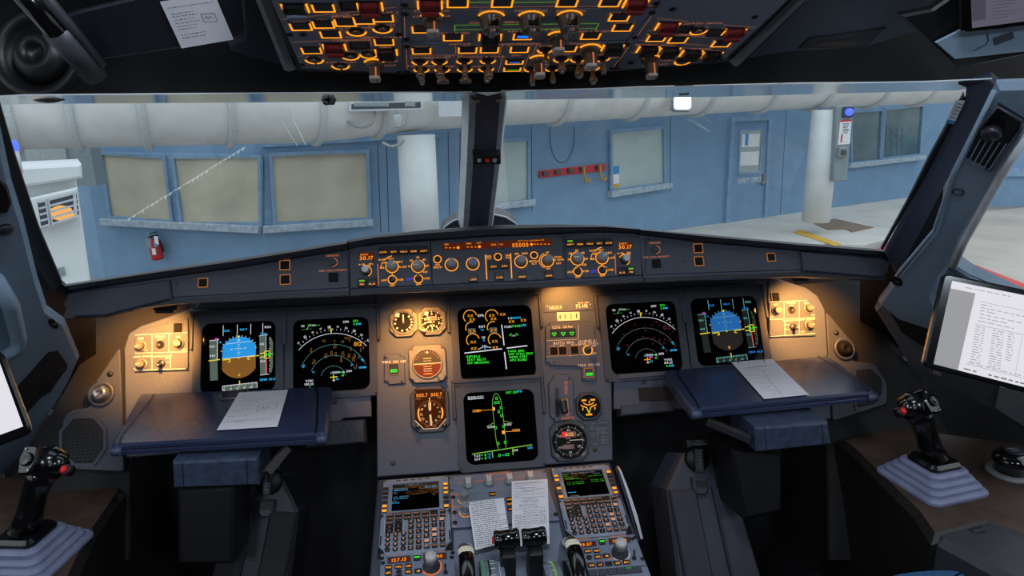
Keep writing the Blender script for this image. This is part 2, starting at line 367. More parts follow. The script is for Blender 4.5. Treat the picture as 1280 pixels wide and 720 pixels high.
# wall seams and conduit loops
mb = MB(); T = Th('wall_conduit', 'thin dark cable loop hanging on the blue wall above the red hook rail', 'cable', WR.off(.02), (700, 180))
c = T.uv(703, 170); mb.tube([(c[0]+.25*cos(rad(t)), c[1]+.45*sin(rad(t)), 0) for t in range(160, 381, 10)], .006, 'dark_ext', 6); T.part('cable', mb)
T = Th('trim_1', '', '', WR, (900, 200), kind='structure'); del T.o['label'], T.o['category']; mb = MB()
for x0, y0, x1, y1 in ((838, 146, 838, 240), (664, 158, 665, 264), (575, 165, 574, 270), (983, 138, 975, 270), (560, 165, 562, 270)): mb.line(*T.P((x0, y0), (x1, y1)), .012, .004, 'dark_ext')
T.part('seam', mb)
T = Th('trim_2', '', '', WM, (475, 200), kind='structure'); del T.o['label'], T.o['category']; mb = MB()
for x0, y0, x1, y1 in ((472, 180, 476, 290), (483, 180, 486, 290)): mb.line(*T.P((x0, y0), (x1, y1)), .012, .004, 'dark_ext')
mb.prism(T.P((328, 181), (552, 168), (552, 171), (328, 184)), 0, .04, 'wall_frame'); T.part('seam', mb)
# hook rail
T = Th('hook_rail', 'red wooden hook rail with yellow hooks fixed to the blue wall', 'hook rail', WR, (714, 214))
mb = MB(); mb.prism(T.P((673, 213.5), (755, 204.5), (755, 213.5), (673, 222)), 0, .05, 'hook_red', .008); T.part('board', mb)
for i, x in enumerate((679, 694, 710, 725, 745)):
    y = 216.5-(x-679)*.115; c = T.uv(x, y); mb = MB(); mb.box((c[0], c[1], .08), (.11, .07, .07), 'hook_metal', ch=.01)
    if i > 2:
        mb.tube([(c[0], c[1]+.05, .12), (c[0], c[1]-.1, .13), (c[0]+.02, c[1]-.19, .14), (c[0]+.09, c[1]-.22, .14), (c[0]+.13, c[1]-.17, .14)], .022, 'hook_yellow', 8)
    T.part('hook', mb)
# white round columns
def column(name, px, yb, D, r, label, yt):
    b = at_d(px, yb, D); t = at_d(px, yt, D); mb = MB(); h = t.z-b.z
    mb.lathe([(r, -.02), (r, h)], 'column_white', n=40); o = mb.obj(name); o.location = b; return tag(o, label, 'column'), b
colL, bL = column('support_column', 527, 300, 9.3, .25, 'white painted column holding up the pipe left of the windscreen post', 167)
colR, bR = column('support_column', 1019.5, 275, 12.6, .245, 'white painted column standing by the grey cabinet and double window', 137)
# duct
cen = []
R_ = .52
for px, by, D in ((-140, 193, 6.6), (60, 186, 7.3), (270, 181, 8.0), (400, 177, 8.6), (530, 163, 9.3), (700, 153, 10.3), (870, 143, 11.5), (1025, 135, 12.6), (1130, 131, 13.6), (1260, 126, 15.0)):
    p = at_d(px, by, D); cen.append(p+V((0, 0, R_)))
def cat(P, t):
    n = len(P)-1; t = max(0, min(.9999, t))*n; i = int(t); f = t-i; a, b, c, d = P[max(i-1, 0)], P[i], P[i+1], P[min(i+2, n)]
    return .5*((2*b)+(c-a)*f+(2*a-5*b+4*c-d)*f*f+(3*b-a-3*c+d)*f**3)
D0 = bpy.data.objects.new('air_duct', None); COL.objects.link(D0); D0.location = cen[4]
tag(D0, 'big white horizontal air duct with strap rings running across above the windows', 'duct')
mb = MB(); mb.tube([cat(cen, i/90)-cen[4] for i in range(91)], R_, 'duct', 40); mb.obj('duct_skin', D0)
pxs = [cat(cen, i/400) for i in range(401)]
def pxof(p): q = p-CAM; d = q.dot(FW); return 640+FPX*q.dot(RT)/d
for x in (10, 92, 180, 282, 388, 462, 590, 690, 785, 868, 948, 1015, 1085, 1145):
    i = min(range(1, 400), key=lambda i: abs(pxof(pxs[i])-x)); c = pxs[i]; t = (pxs[i+1]-pxs[i-1]).normalized(); a = t.cross(V((0, 0, 1))).normalized(); b = a.cross(t)
    mb = MB(); mb.tube([c-cen[4]+(R_+.02)*(a*cos(rad(k))+b*sin(rad(k))) for k in range(0, 361, 9)], (.042), 'strap', 8, cap=False); mb.obj('strap_ring', D0)
# sign box and small cabinet under the duct
SP = Pl(at_d(484, 134, 8.25), (cos(rad(8)), sin(rad(8)), 0), (0, 0, 1))
T = Th('display_sign', 'white framed dark display sign hung beside the duct top', 'sign', SP, (484, 134))
q = T.P((436, 127), (529, 124), (529, 138), (436, 140)); mb = MB(); mb.prism(q, -.12, 0, 'trim_white', .01); T.part('housing', mb)
mb = MB(); mb.poly(inset(ccw(q), .03), .004, 'dark_ext'); mb.poly(T.P((442, 128.5), (486, 128), (486, 133), (442, 133)), .008, 'cab_grey'); mb.poly(T.P((506, 127), (519, 127), (519, 133), (506, 133)), .008, 'cab_grey'); T.part('sign_face', mb)
for i, p in enumerate(([(497, 138), (494, 150), (495, 158), (503, 158), (508, 150), (510, 138)], [(415, 127), (428, 145), (445, 158), (462, 156), (468, 145), (468, 139)], [(505, 175), (498, 181), (488, 183), (478, 178)])):
    o = MB(); P = [at_d(x, y, 8.3) for x, y in p]; P2 = [cat(P, j/20) for j in range(21)]; c0 = P2[0].copy(); o.tube([v-c0 for v in P2], .02 if i else .012, 'rope', 6); ob = o.obj('hanging_cable'); ob.location = c0
    tag(ob, ('thin cable drooping below the dark display sign', 'long pale cable looping down left of the display sign', 'grey hose end hanging beside the left white column top')[i], 'cable', 'cables under the duct')
o = MB(); p0 = at_d(497, 152, 8.12); o.lathe([(.045, -.07), (.05, -.06), (.05, .06), (.035, .08)], 'booth_grey', n=20); ob = o.obj('white_canister'); ob.location = p0; tag(ob, 'small white canister under the display sign', 'canister')
o = MB(); p0 = at_d(566, 134, 8.6); o.box((0, 0, 0), (.36, .3, .22), 'trim_white', ch=.02); ob = o.obj('junction_box'); ob.location = p0; tag(ob, 'white box on the duct just left of the windscreen post', 'box')
# flood lamp
T = Th('flood_lamp', 'bright white flood lamp in front of the duct right of the post', 'lamp', Pl(at_d(853, 128, 10.45), RT, UP), (853, 128))
mb = MB(); mb.prism(rr(-.12, -.1, .12, .1, .04), 0, .06, 'white_lamp', .02); T.part('lens', mb)
mb = MB(); mb.prism(rr(-.14, -.12, .14, .12, .04), -.12, 0, 'cab_grey'); T.part('housing', mb)
mb = MB(); mb.tube([(-.12, .06, -.06), (-.2, 0, -.05), (-.16, -.12, -.05)], .014, 'rope', 6); T.part('lead', mb)
# electrical cabinet
EP = Pl(at_d(1050, 185, 11.9), (cos(rad(-4)), sin(rad(-4)), 0), (0, 0, 1))
T = Th('electrical_cabinet', 'grey electrical cabinet with warning sign and blue lamp on the right white column', 'cabinet', EP, (1050, 180))
mb = MB(); q = T.P((1046, 133), (1067, 132), (1059, 226), (1042, 227)); mb.prism(q, -.28, 0, 'cab_grey', .015); T.part('body', mb)
mb = MB(); mb.prism(T.P((1050, 150), (1064, 149), (1062, 180), (1047, 181)), .003, .012, 'tag_white'); mb.poly(T.P((1050, 150), (1064, 149), (1064, 151.5), (1050, 152.5)), .014, 'hook_red'); mb.poly(T.P((1051, 168), (1053, 168), (1052, 178), (1050, 178)), .014, 'hook_red')
for i in range(6): mb.line(*T.P((1053, 155+i*2.2), (1061-(i % 3), 154.7+i*2.2)), .012, .014, 'ink')
T.part('warning_sign', mb)
mb = MB(); mb.prism(T.P((1046, 184), (1056, 183.5), (1055, 196), (1045, 196)), .003, .1, 'cab_grey', .015); mb.prism(T.P((1048, 187), (1054, 186.5), (1053.5, 193), (1047.5, 193)), .1, .13, 'hook_metal', .01); T.part('switch_box', mb)
mb = MB(); c = T.uv(1059, 140); mb.prism(rr(c[0]-.09, c[1]-.09, c[0]+.09, c[1]+.09, .02), .003, .04, 'dark_ext'); mb.lathe([(.06, .04), (.06, .09), (.035, .12), (0, .125)], 'blue_lamp', c); T.part('blue_lamp', mb)
# fire extinguisher
T = Th('fire_extinguisher', 'red fire extinguisher with paper tags on the blue bay wall', 'fire extinguisher', WL.off(.14), (195, 310))
c0, c1 = T.uv(191, 298), T.uv(198, 325); ax = (V(c0)-V(c1)); L = ax.length; an = atan2(ax.x, ax.y)
mb = MB(); mb.X = Mx.Translation((c1[0], c1[1], 0)) @ Mx.Rotation(-an, 4, 'Z') @ Mx.Rotation(-pi/2, 4, 'X')
mb.lathe([(.05, 0), (.085, .015), (.088, .05), (.088, L*.78), (.07, L*.88), (.03, L*.93), (.03, L)], 'ext_red', n=24); T.part('cylinder', mb)
X = mb.X; mb = MB(); mb.X = X; mb.box((0, .02, L+.03), (.05, .16, .03), 'black', ch=.008); mb.box((0, .02, L+.08), (.04, .18, .02), 'metal', ch=.006); mb.tube([(.02, 0, L), (.09, .03, L*.9), (.1, .04, L*.6), (.09, .05, L*.35)], .014, 'black', 8); T.part('valve', mb)
mb = MB(); mb.poly([(-.06+c1[0]*0, 0)]+[], 0, 'tag_white') if 0 else None
for x, y, w, h, k in ((191, 303, .1, .14, 'cab_grey'), (198, 313, .07, .1, 'tag_white'), (201, 299, .07, .13, 'tag_white'), (200, 305, .05, .06, 'tag_blue')):
    c = T.uv(x, y); mb.prism([(c[0]-w/2, c[1]-h/2), (c[0]+w/2, c[1]-h/2), (c[0]+w/2, c[1]+h/2), (c[0]-w/2, c[1]+h/2)], .09, .093, k)
T.part('tag', mb)
# white service booth with a heater window on the far left
BP = Pl(at_d(70, 290, 6.2), (cos(rad(27)), sin(rad(27)), 0), (0, 0, 1))
T = Th('service_booth', 'white service booth with a glowing heater grille outside the left windscreen', 'booth', BP, (70, 290))
mb = MB(); q = T.P((-60, 214), (94, 214), (116, 372), (-60, 372)); mb.prism(q, -.55, 0, 'booth_white', .02); bd = T.part('body', mb)
mb = MB(); q = T.P((-60, 212), (101, 204), (102, 221), (-60, 245)); mb.prism(q, -.75, .16, 'booth_white', .02); T.part('roof', mb)
mb = MB(); q = T.P((35, 246), (96, 232), (99, 269), (47, 285)); mb.prism(q, 0, .2, 'booth_white', .015); hd = T.part('heater_hood', mb)
mb = MB(); q = T.P((47, 250), (95, 239), (98, 267), (52, 282)); mb.poly(q, .203, 'dark_ext'); c = T.uv(76, 263); mb.poly([(c[0]+.09*cos(t/12*2*pi)*(1+.3*sin(3*t)), c[1]+.07*sin(t/12*2*pi)) for t in range(12)], .206, 'heater_glow'); T.part('heater_element', mb, hd)
mb = MB()
for i in range(5): mb.line(*T.P((48+i*.9, 250+i*7.5), (96+i*.5, 238+i*7)), .018, .212, 'trim_white')
for x0, y0, x1, y1 in ((58, 247, 63, 279), (92, 239, 94, 269), (59.5, 247, 64.5, 279)): mb.line(*T.P((x0, y0), (x1, y1)), .025, .214, 'trim_white')
T.part('heater_grille', mb, hd)
mb = MB(); mb.prism(T.P((72, 335), (80, 333), (82, 343), (74, 345)), .002, .03, 'cab_grey', .006); T.part('vent', mb)
o = MB(); o.lathe([(.035, -.03), (.035, .02), (.025, .045), (0, .05)], 'blue_lamp', n=16); o.lathe([(.03, -.22), (.03, -.03)], 'trim_white', n=12); ob = o.obj('beacon_lamp'); ob.location = at_d(17, 183, 5.6); tag(ob, 'blue beacon lamp above the white booth at the far left', 'lamp')
o = MB(); o.box((0, 0, 0), (1.6, .3, 1.1), 'cab_grey', ch=.02); o.box((.25, -.17, -.05), (.5, .05, .8), 'booth_grey', ch=.01); ob = o.obj('equipment_cabinet'); ob.location = at_d(40, 182, 9.2); tag(ob, 'grey equipment cabinet behind the booth roof under the duct', 'cabinet')
# ground
def gpoly(name, px, z, k, kind='structure', t=.02):
    P = [at_z(x, y, z) for x, y in px]; c = sum(P, V((0, 0, 0)))/len(P); c.z = z; mb = MB(); mb.prism([(p.x-c.x, p.y-c.y) for p in P], -t, 0, k); o = mb.obj(name); o.location = c
    if kind == 'structure': struct(o)
    return o
mb = MB(); mb.prism([(-60, 1.9), (80, 1.9), (80, 60), (-60, 60)], -.05, 0, 'asphalt'); o = mb.obj('ground'); o.location.z = GZ-.3; struct(o)
mb = MB()
# raised sidewalk in front of the right wall
pts = [at_z(x, y, GZ) for x, y in ((700, 330), (1000, 303), (1080, 305), (1128, 293), (1180, 262), (1205, 240))]; far = [WR.P+WR.X*9, WR.P+WR.X*(-8)]
pg = [(p.x, p.y) for p in pts]+[(far[0].x, far[0].y), (far[1].x, far[1].y)]
mb.prism(pg, -.3, 0, 'concrete', .02); o = mb.obj('sidewalk'); o.location.z = GZ; struct(o)
gpoly('road_marking', [(992, 290), (1000, 287), (1052, 305), (1044, 307)], GZ+.012, 'yellow_paint', t=.01)
gpoly('ground_patch', [(1017, 279), (1043, 273), (1092, 284), (1065, 290), (1058, 286), (1036, 287)], GZ+.012, 'patch_brown', t=.01)
gz = GZ-.3
gpoly('road', [(1120, 345), (1160, 300), (1225, 265), (1420, 245), (1500, 380), (1300, 385)], gz+.02, 'road', t=.01)
gpoly('kerb_paint', [(1186, 315), (1212, 328), (1310, 366), (1310, 373), (1212, 334), (1186, 321)], gz+.05, 'red_paint', t=.04)
gpoly('kerb', [(1095, 312), (1120, 296), (1132, 296), (1110, 316)], GZ+.02, 'red_paint', t=.05)
gpoly('ground_patch', [(1225, 255), (1262, 228), (1340, 222), (1340, 248)], gz+.04, 'patch_brown', t=.01)
RB = Pl(at_d(1265, 215, 17), (cos(rad(-12)), sin(rad(-12)), 0), (0, 0, 1))
mb = MB(); u = RB.uv(1215, 215)[0]; mb.prism([(u, -4), (u+14, -4), (u+14, RB.uv(1270, 187)[1]), (u, RB.uv(1270, 187)[1])], -.3, 0, 'block_wall'); mb.prism([(u, -.1), (u+14, -.1), (u+14, .1), (u, .1)], 0, .1, 'wall_frame'); struct(plobj('wall_building_far', mb, RB))
# ================================================================ COCKPIT SHELL
def slab(name, pl, px, t, k, label=None, cat=None, kind=None, ch=0, group=None, back=True, r=0):
    """outline on a plane given real thickness behind it"""
    T = Th(name, label or '', cat or '', pl, px[0], group, kind)
    if not label: del T.o['label'], T.o['category']
    q = T.P(*px); q = rpoly(q, r) if r else q
    M = T.o.matrix_world.copy(); bpy.data.objects.remove(T.o)
    mb = MB(); mb.prism(q, -t, 0, k, ch); o = mb.obj(name); o.matrix_world = M
    if label: tag(o, label, cat, group, kind)
    if kind: o['kind'] = kind
    return o
def wbox(name, lo, hi, k, kind='structure', ch=0):
    lo, hi = V(lo), V(hi); mb = MB(); mb.box((0, 0, 0), hi-lo, k, ch=ch); o = mb.obj(name); o.location = (lo+hi)/2
    if kind: o['kind'] = kind
    return o
wbox('floor', (-1.35, -1.1, -.05), (1.35, 1.85, 0), 'shell')
wbox('wall_rear', (-1.35, -1.15, -.05), (1.35, -1.1, 1.95), 'shell')
wbox('ceiling', (-1.35, -1.1, 1.9), (1.35, .5, 1.95), 'shell')
for s, n in ((-1, 'left'), (1, 'right')):
    a, b = sorted((s*1.27, s*1.34))
    mb = MB()
    for lo, hi in (((a, -1.1, 0), (b, 1.85, .70)), ((a, -1.1, .70), (b, -.2, 1.9)), ((a, -.2, 1.55), (b, .75, 1.9))):
        lo, hi = V(lo), V(hi); mb.box((lo+hi)/2, hi-lo, 'shell')
    struct(mb.obj('wall_'+n))
wbox('wall_front', (-1.2, 1.65, 0), (1.2, 1.75, .84), 'shell')
# forward roof header (black) above the windscreens; the overhead panel hangs under it
HP = Pl(at_y(640, 112, 1.03), (1, 0, 0), (0, -.45, .89))
mb = MB()
hd = [(-300, 40), (-300, 131), (0, 124), (250, 119), (420, 117), (620, 115), (800, 108), (1000, 103), (1250, 101), (1600, 95), (1600, 30)]
o = slab('trim_1', HP, hd, .02, 'black', kind='structure')
RP2 = Pl(at_y(640, 96, .99), (1, 0, 0), (0, -.62, .5))
mb = MB(); q = [(-1.2, -.02), (1.2, -.02), (1.2, .75), (-1.2, .75)]; mb.prism(q, -.03, 0, 'black'); o = mb.obj('ceiling_front'); M_ = RP2.off(-.12).mat; o.matrix_world = M_; struct(o)
# ---- windscreens: pane planes and frames
def wsplane(s):
    c = at_y(636 if s > 0 else 578, 125, 1.15); t = V((s*.616, .897, 1.258)); b = V((s*.753, 1.201, .968)); x = (t-c)*s; n = x.cross(b-t)
    y = (t-b); return Pl(c, x, y)
WSR, WSL = wsplane(1), wsplane(-1)
def windscreen(n, pl, glass, c):
    T = Th('window_%d' % n, '', '', pl, c, kind='structure'); del T.o['label'], T.o['category']
    mb = MB(); mb.prism(T.P(*glass), -.004, 0, 'glass'); T.part('pane', mb); return T
WLp = [(-40, 128), (590, 119), (582, 300), (60, 372)]
WRp = [(624, 118), (1222, 98), (1100, 330), (640, 300)]
TL_ = windscreen(6, WSL.off(-.02), WLp, (300, 240)); TR_ = windscreen(7, WSR.off(-.02), WRp, (900, 220))
# scuffs on the left pane: jagged sealant streak (thin real film on the glass)
mb = MB(); zz = []
random.seed(3)
for i in range(26):
    t = i/25; x = 160+142*t; y = 272-88*t; mb.poly(TL_.P((x-3, y+2.2), (x+3.5, y-1.8), (x+3.5+random.uniform(0, 1), y-.6), (x+1, y+random.uniform(1, 5)), (x-1, y+1.5)), .0015, 'film')
T = TL_; o = T.part('seal_streak', mb)
mb = MB(); mb.line(*TL_.P((360, 135), (382, 180)), .0012, .0015, 'film'); mb.line(*TL_.P((352, 150), (372, 182)), .0008, .0015, 'film'); TL_.part('scratch', mb)
mb = MB()
for a, b in (((850, 143), (888, 164)), ((862, 147), (884, 161)), ((878, 145), (890, 153))): mb.line(*TR_.P(a, b), .0016, .0015, 'film')
TR_.part('scratch', mb)
def pillar(s):
    d1 = V((s*.616, .897, 1.258))-V((s*.753, 1.201, .968)); h = V((s*.755, 1.166, .913)); d2 = V((s*.62, -.78, 0)); n = d1.cross(d2)
    if n.y > 0: n = -n
    X = d2 if s < 0 else d2; X = X*s; Y = n.cross(X); return Pl(h, X, Y)
PR, PL_ = pillar(1), pillar(-1)
# frame strips: light grey upper rail, dark seals
def ring_strip(name, pl, outer, t, k): return slab(name, pl, outer, t, k, kind='structure')
mat('frame_white', (206, 214, 220), .22, coat=1., var=.03)
RLs = Pl(at_y(590, 122, 1.1), (1, 0, 0), (0, -.998, .055)); RLl = Pl(at_y(582, 121, 1.1), V((1, .24, .0)), (0, -.998, .05)); RRr = Pl(at_y(634, 120, 1.1), V((1, -.24, .0)), (0, -.998, .05))
slab('trim_2', RLl, [(-60, 124), (30, 119.5), (330, 117), (590, 115.5), (590, 126), (330, 128), (30, 130), (-60, 134)], .0015, 'frame_white', kind='structure')
slab('trim_3', RRr, [(626, 114.5), (900, 107.5), (1160, 102.5), (1240, 99), (1218, 109), (1196, 113), (1040, 117), (900, 121), (626, 125)], .0015, 'frame_white', kind='structure')
slab('trim_4', WSL.off(.012), [(-40, 120), (0, 132), (20, 200), (50, 290), (78, 356), (66, 366), (40, 330), (-20, 180)], .012, 'black', kind='structure', ch=.004)
slab('trim_9', PL_.off(-.055), [(10, 200), (50, 300), (74, 352), (90, 366), (120, 395), (120, 470), (80, 500), (20, 330)], .02, 'black', kind='structure')
slab('trim_10', PR.off(-.055), [(1180, 230), (1112, 308), (1096, 330), (1075, 350), (1075, 420), (1120, 440), (1170, 330)], .02, 'black', kind='structure')
slab('trim_5', WSR.off(.012), [(1198, 108), (1209, 113), (1208, 128), (1160, 220), (1106, 318), (1120, 345), (1132, 330), (1250, 106), (1240, 98)], .012, 'seal_navy', kind='structure', ch=.004)
slab('trim_6', WSR.off(.004), [(1205, 118), (1207, 128), (1150, 232), (1104, 312), (1101, 312), (1134, 252), (1164, 192)], .006, 'black', kind='structure')
# centre post with alignment balls
CPp = Pl(at_y(604, 200, 1.27), (1, 0, 0), (0, -.8, .6))
T = Th('windscreen_post', 'dark blue grey centre post between the two windscreens', 'window post', CPp, (604, 200))
def prof(px, zs): return px
mb = MB(); L = []
for (x0, x1, y) in ((580, 638, 112), (579, 635, 150), (577, 629, 210), (574.5, 622, 262), (573, 618, 292)):
    q = [T.uv(x0+(x1-x0)*f, y) for f in (0, .12, .26, .5, .78, .9, 1)]; L.append([(a[0], a[1], z) for a, z in zip(q, (-.03, .0, .006, .012, .006, 0, -.03))])
vs = sum(L, []); n = 7
for i, k in enumerate(('trim_white', 'cab_grey', 'trim_blue', 'panel_dark', 'cab_grey', 'trim_white')):
    mb.add([L[j][i+d] for j in range(5) for d in (0, 1)], [(2*j, 2*j+1, 2*j+3, 2*j+2) for j in range(4)], {'trim_blue': 'seal_navy', 'panel_dark': 'seal_navy'}.get(k, k))
mb.add(vs+[(v[0], v[1], -.035) for v in vs], [(35+j*n, 35+j*n+n-1, 35+(j+1)*n+n-1, 35+(j+1)*n) for j in range(4)], 'black'); T.part('post', mb)
mb = MB()
mb.prism(T.P((590, 181), (625, 181), (625, 193), (590, 193)), .01, .022, 'black', .002); T.part('ball_holder', mb)
for x, k in ((598, 'cab_grey'), (608, 'red_btn'), (617, 'cab_grey')):
    c = T.uv(x, 186.5); mb = MB(); mb.lathe([(.0042*cos(rad(a)), .022+.006*sin(rad(a))) for a in range(0, 91, 15)], k, c, 14); T.part('alignment_ball', mb, label=('red' if k == 'red_btn' else 'grey')+' sighting ball')
mb = MB(); mb.prism(T.P((588, 119), (628, 118), (628, 124), (589, 125)), -.01, .008, 'metal', .002); T.part('post_cap', mb)
FP = Pl(at_y(600, 278, 1.52), (1, 0, 0), (0, -.3, .95))
T = Th('post_fairing', 'grey fairing with white rim at the foot of the centre post', 'fairing', FP, (600, 280))
q = [(552, 292), (556, 283), (566, 276), (580, 271), (588, 269), (618, 268), (632, 271), (645, 279), (652, 292)]
mb = MB(); mb.prism(T.P(*q), -.04, 0, 'panel_dark', .004); T.part('cover', mb)
mb = MB(); mb.tube([(a, b, .001) for a, b in T.P(*q)], .0022, 'trim_white', 6); T.part('rim', mb)
# ---------------------------------------------------------------- glareshield
def vx(x, y): return GP.uv(x, y)
def gloft(mb, st, k, kb):
    """stations: (x, face bottom v, face top v, brow top v)"""
    rows = []
    for x, vb, vf, vt in st:
        P = lambda n, v: GP.P+GP.X*x+GP.Y*v+GP.N*n
        top = P(-.02, vt+.003); ax = abs(x); yb = 1.62-.35*max(0, ax-.25)
        rows.append([V((x, 1.47, .922)), P(-.03, vb-.004), P(.004, vb-.010), P(.006, vb-.002), P(0, vb), P(0, vf), P(.014, vf), P(.019, vf*.5+vt*.5), P(.014, vt-.002), P(.004, vt+.002), top, V((x, yb, 1.25-(1.25-top.z)*yb/top.y-.03)), V((x, yb, .87))])
    n = len(rows[0]); vs = [v for r in rows for v in r]
    fs = [(i*n+j, (i+1)*n+j, (i+1)*n+(j+1) % n, i*n+(j+1) % n) for i in range(len(rows)-1) for j in range(n)]
    mats = [k if j % n in (4,) else kb for i in range(len(rows)-1) for j in range(n)]
    for f, kk in zip(fs, mats): mb.add([vs[a] for a in f], [(0, 1, 2, 3)], kk)
    mb.add(rows[0], [tuple(range(n))], kb); mb.add(rows[-1], [tuple(range(n))[::-1]], kb)
G = bpy.data.objects.new('glareshield', None); COL.objects.link(G); G.location = GP.P
tag(G, 'long black padded glareshield carrying the control panels under the windscreens', 'glareshield')
def gpart(name, st, k='panel'):
    mb = MB(); gloft(mb, st, k, 'glare'); me = mb; me.v = [tuple(V(v)-GP.P) for v in me.v]; return me.obj(name, G)
def stn(xb, yb, yf, yt, dx=0):
    a = vx(xb, yb); return (a[0], a[1], vx(xb, yf)[1], vx(xb, yt)[1])
gpart('center_body', [stn(438, 363, 312, 301), stn(470, 361, 306, 296), stn(540, 358, 301, 289), stn(620, 355, 296, 283.5), stn(700, 352, 293, 282), stn(760, 349, 291, 283), stn(803, 347, 293, 287)])
gpart('left_wing', [stn(82, 392, 366, 357), stn(212, 374, 347, 337), stn(300, 369, 335, 324.5), stn(436.5, 363, 313, 303)])
gpart('right_wing', [stn(804.5, 347, 294, 288), stn(880, 344, 303, 294), stn(1000, 340, 314, 305), stn(1105, 345, 322, 313)])
# soft end pads
for s, px, nm in ((-1, [(84, 366), (211, 349), (214, 374), (130, 395), (92, 396), (78, 380)], 'left'), (1, [(1002, 314), (1106, 323), (1114, 326), (1110, 342), (1103, 347), (1005, 339)], 'right')):
    o = slab('glareshield_pad', GP.off(.012), px, .012, 'leather', 'dark padded corner at the %s end of the glareshield' % nm, 'pad', ch=.003)
# ---------------------------------------------------------------- side pillars
# right pillar trim
T = Th('pillar_trim', 'blue grey pillar trim with air vent between windscreen and right side window', 'pillar trim', PR, (1140, 340))
mb = MB(); mb.prism(T.P((1243, 108), (1300, 106), (1300, 150), (1281, 172), (1258, 206), (1203, 300), (1190, 330), (1178, 348), (1168, 372), (1180, 420), (1120, 400), (1096, 380), (1122, 342), (1166, 290), (1186, 222)), -.012, 0, 'trim_blue', .008); body = T.part('trim_body', mb)
mb = MB(); mb.tube([(a, b, .002) for a, b in T.P((1283, 170), (1260, 204), (1206, 300), (1192, 332))], .006, 'trim_white', 8); T.part('window_edge', mb)
mb = MB(); mb.tube([(a, b, .002) for a, b in T.P((1243, 112), (1190, 222), (1168, 288), (1122, 344))], .003, 'trim_blue', 8); T.part('seam', mb)
mb = MB(); mb.prism(T.P((1249, 128), (1281, 148), (1278, 160), (1240, 210), (1232, 208), (1208, 196), (1226, 158)), -.004, .004, 'black', .003); v = T.part('air_vent', mb)
mb = MB()
for i in range(5): mb.line(*T.P((1213+i*6, 196+i*3.2), (1228+i*8, 168+i*1.5)), .0016, .0075, 'trim_blue')
mb.tube([(a, b, .006) for a, b in T.P((1232, 207), (1240, 209), (1278, 158), (1280, 149))], .0022, 'panel_dark', 6)
mb.tube([(a, b, .006) for a, b in T.P((1226, 158), (1249, 129), (1279, 147))], .0022, 'panel_dark', 6); T.part('louvre', mb, v)
mb = MB(); mb.lathe([(.012, .004), (.012, .012), (.009, .016), (0, .017)], 'glare', T.uv(1242, 160)); T.part('vent_knob', mb, v)
c = T.uv(1198, 239); mb = MB(); mb.ring(c, .006, .0085, .0003, .002, 'panel_dark', 16); mb.disc(c, .006, .001, 'trim_blue'); T.part('plug', mb)
mb = MB(); mb.prism(rpoly(T.P((1115, 344), (1124, 346), (1129, 352), (1127, 358), (1118, 356), (1113, 350)), .004), .0003, .001, 'black'); c = T.uv(1122, 352); mb.lathe([(.004, .001), (.004, .002)], 'console', c, 10); T.part('bolt_hole', mb)
T = Th('pillar_trim', 'blue grey pillar trim with slotted hole beside the left windscreen corner', 'pillar trim', PL_, (60, 400))
mb = MB(); mb.prism(T.P((-60, 120), (-2, 132), (18, 230), (32, 275), (50, 350), (62, 388), (84, 404), (102, 448), (88, 480), (40, 556), (0, 600), (-60, 640)), -.012, 0, 'trim_blue', .008); T.part('trim_body', mb)
mb = MB(); mb.prism(T.P((22, 482), (60, 440), (72, 438), (84, 455), (82, 462), (40, 508), (28, 520), (18, 500)), .0005, .002, 'shell'); mb.prism(T.P((58, 470), (83, 458), (62, 488), (46, 498)), .002, .0035, 'lining'); T.part('recess', mb)
mb = MB(); mb.prism(rpoly(T.P((60, 399), (66, 398), (73, 406), (72, 411), (66, 410), (60, 404)), .004), .0003, .001, 'black'); c = T.uv(67, 405); mb.lathe([(.004, .001), (.004, .002)], 'console', c, 10); T.part('bolt_hole', mb)
mb = MB(); mb.tube([(a, b, .004) for a, b in T.P((-10, 345), (12, 380), (22, 420), (20, 432), (0, 445))], .012, 'trim_blue', 8); T.part('sill_edge', mb)
mb = MB(); c = T.uv(5, 285); mb.lathe([(.009, 0), (.009, .006), (0, .008)], 'glare', c, 14); T.part('latch_knob', mb)
mb = MB(); mb.prism(T.P((-20, 200), (5, 225), (11, 245), (6, 258), (-20, 262)), .0005, .012, 'black', .003); T.part('air_vent', mb)
# right lower side trim with recess, and side window sill
T = Th('side_trim', 'dark lower side trim with recessed pocket right of the right pilot panel', 'side trim', PR.off(-.012), (1150, 420))
mb = MB(); mb.prism(T.P((1092, 388), (1126, 350), (1180, 380), (1330, 420), (1330, 575), (1262, 528), (1200, 490), (1144, 470)), -.04, 0, 'trim_grey', .006); T.part('trim_body', mb)
mb = MB(); mb.prism(T.P((1112, 388), (1120, 381), (1130, 380), (1180, 405), (1180, 440), (1150, 430), (1128, 415)), .0005, .002, 'shell'); T.part('recess', mb)
mb = MB(); mb.prism(T.P((1250, 482), (1330, 490), (1330, 560), (1262, 520), (1244, 508)), .0005, .004, 'booth_grey', .001); T.part('pale_panel', mb)
T = Th('inspection_label', 'white inspection label with blue strip stuck at the top of the right windscreen edge', 'label', WSR.off(.014), (1194, 140))
mb = MB(); mb.prism(T.P((1195, 125), (1206, 126), (1194, 151), (1184, 149)), 0, .0008, 'tag_white'); mb.prism(T.P((1184, 149.5), (1194, 151.5), (1192, 155), (1182, 153)), 0, .0008, 'tag_blue')
for i in range(5): mb.line(*T.P((1197-i*2.2, 129+i*4.2), (1203-i*2.2, 130+i*4.2)), .0014, .001, 'ink')
T.part('sticker', mb)
T = Th('side_sill', 'pale blue window sill behind the right tablet', 'window sill', PR.off(-.03), (1230, 350))
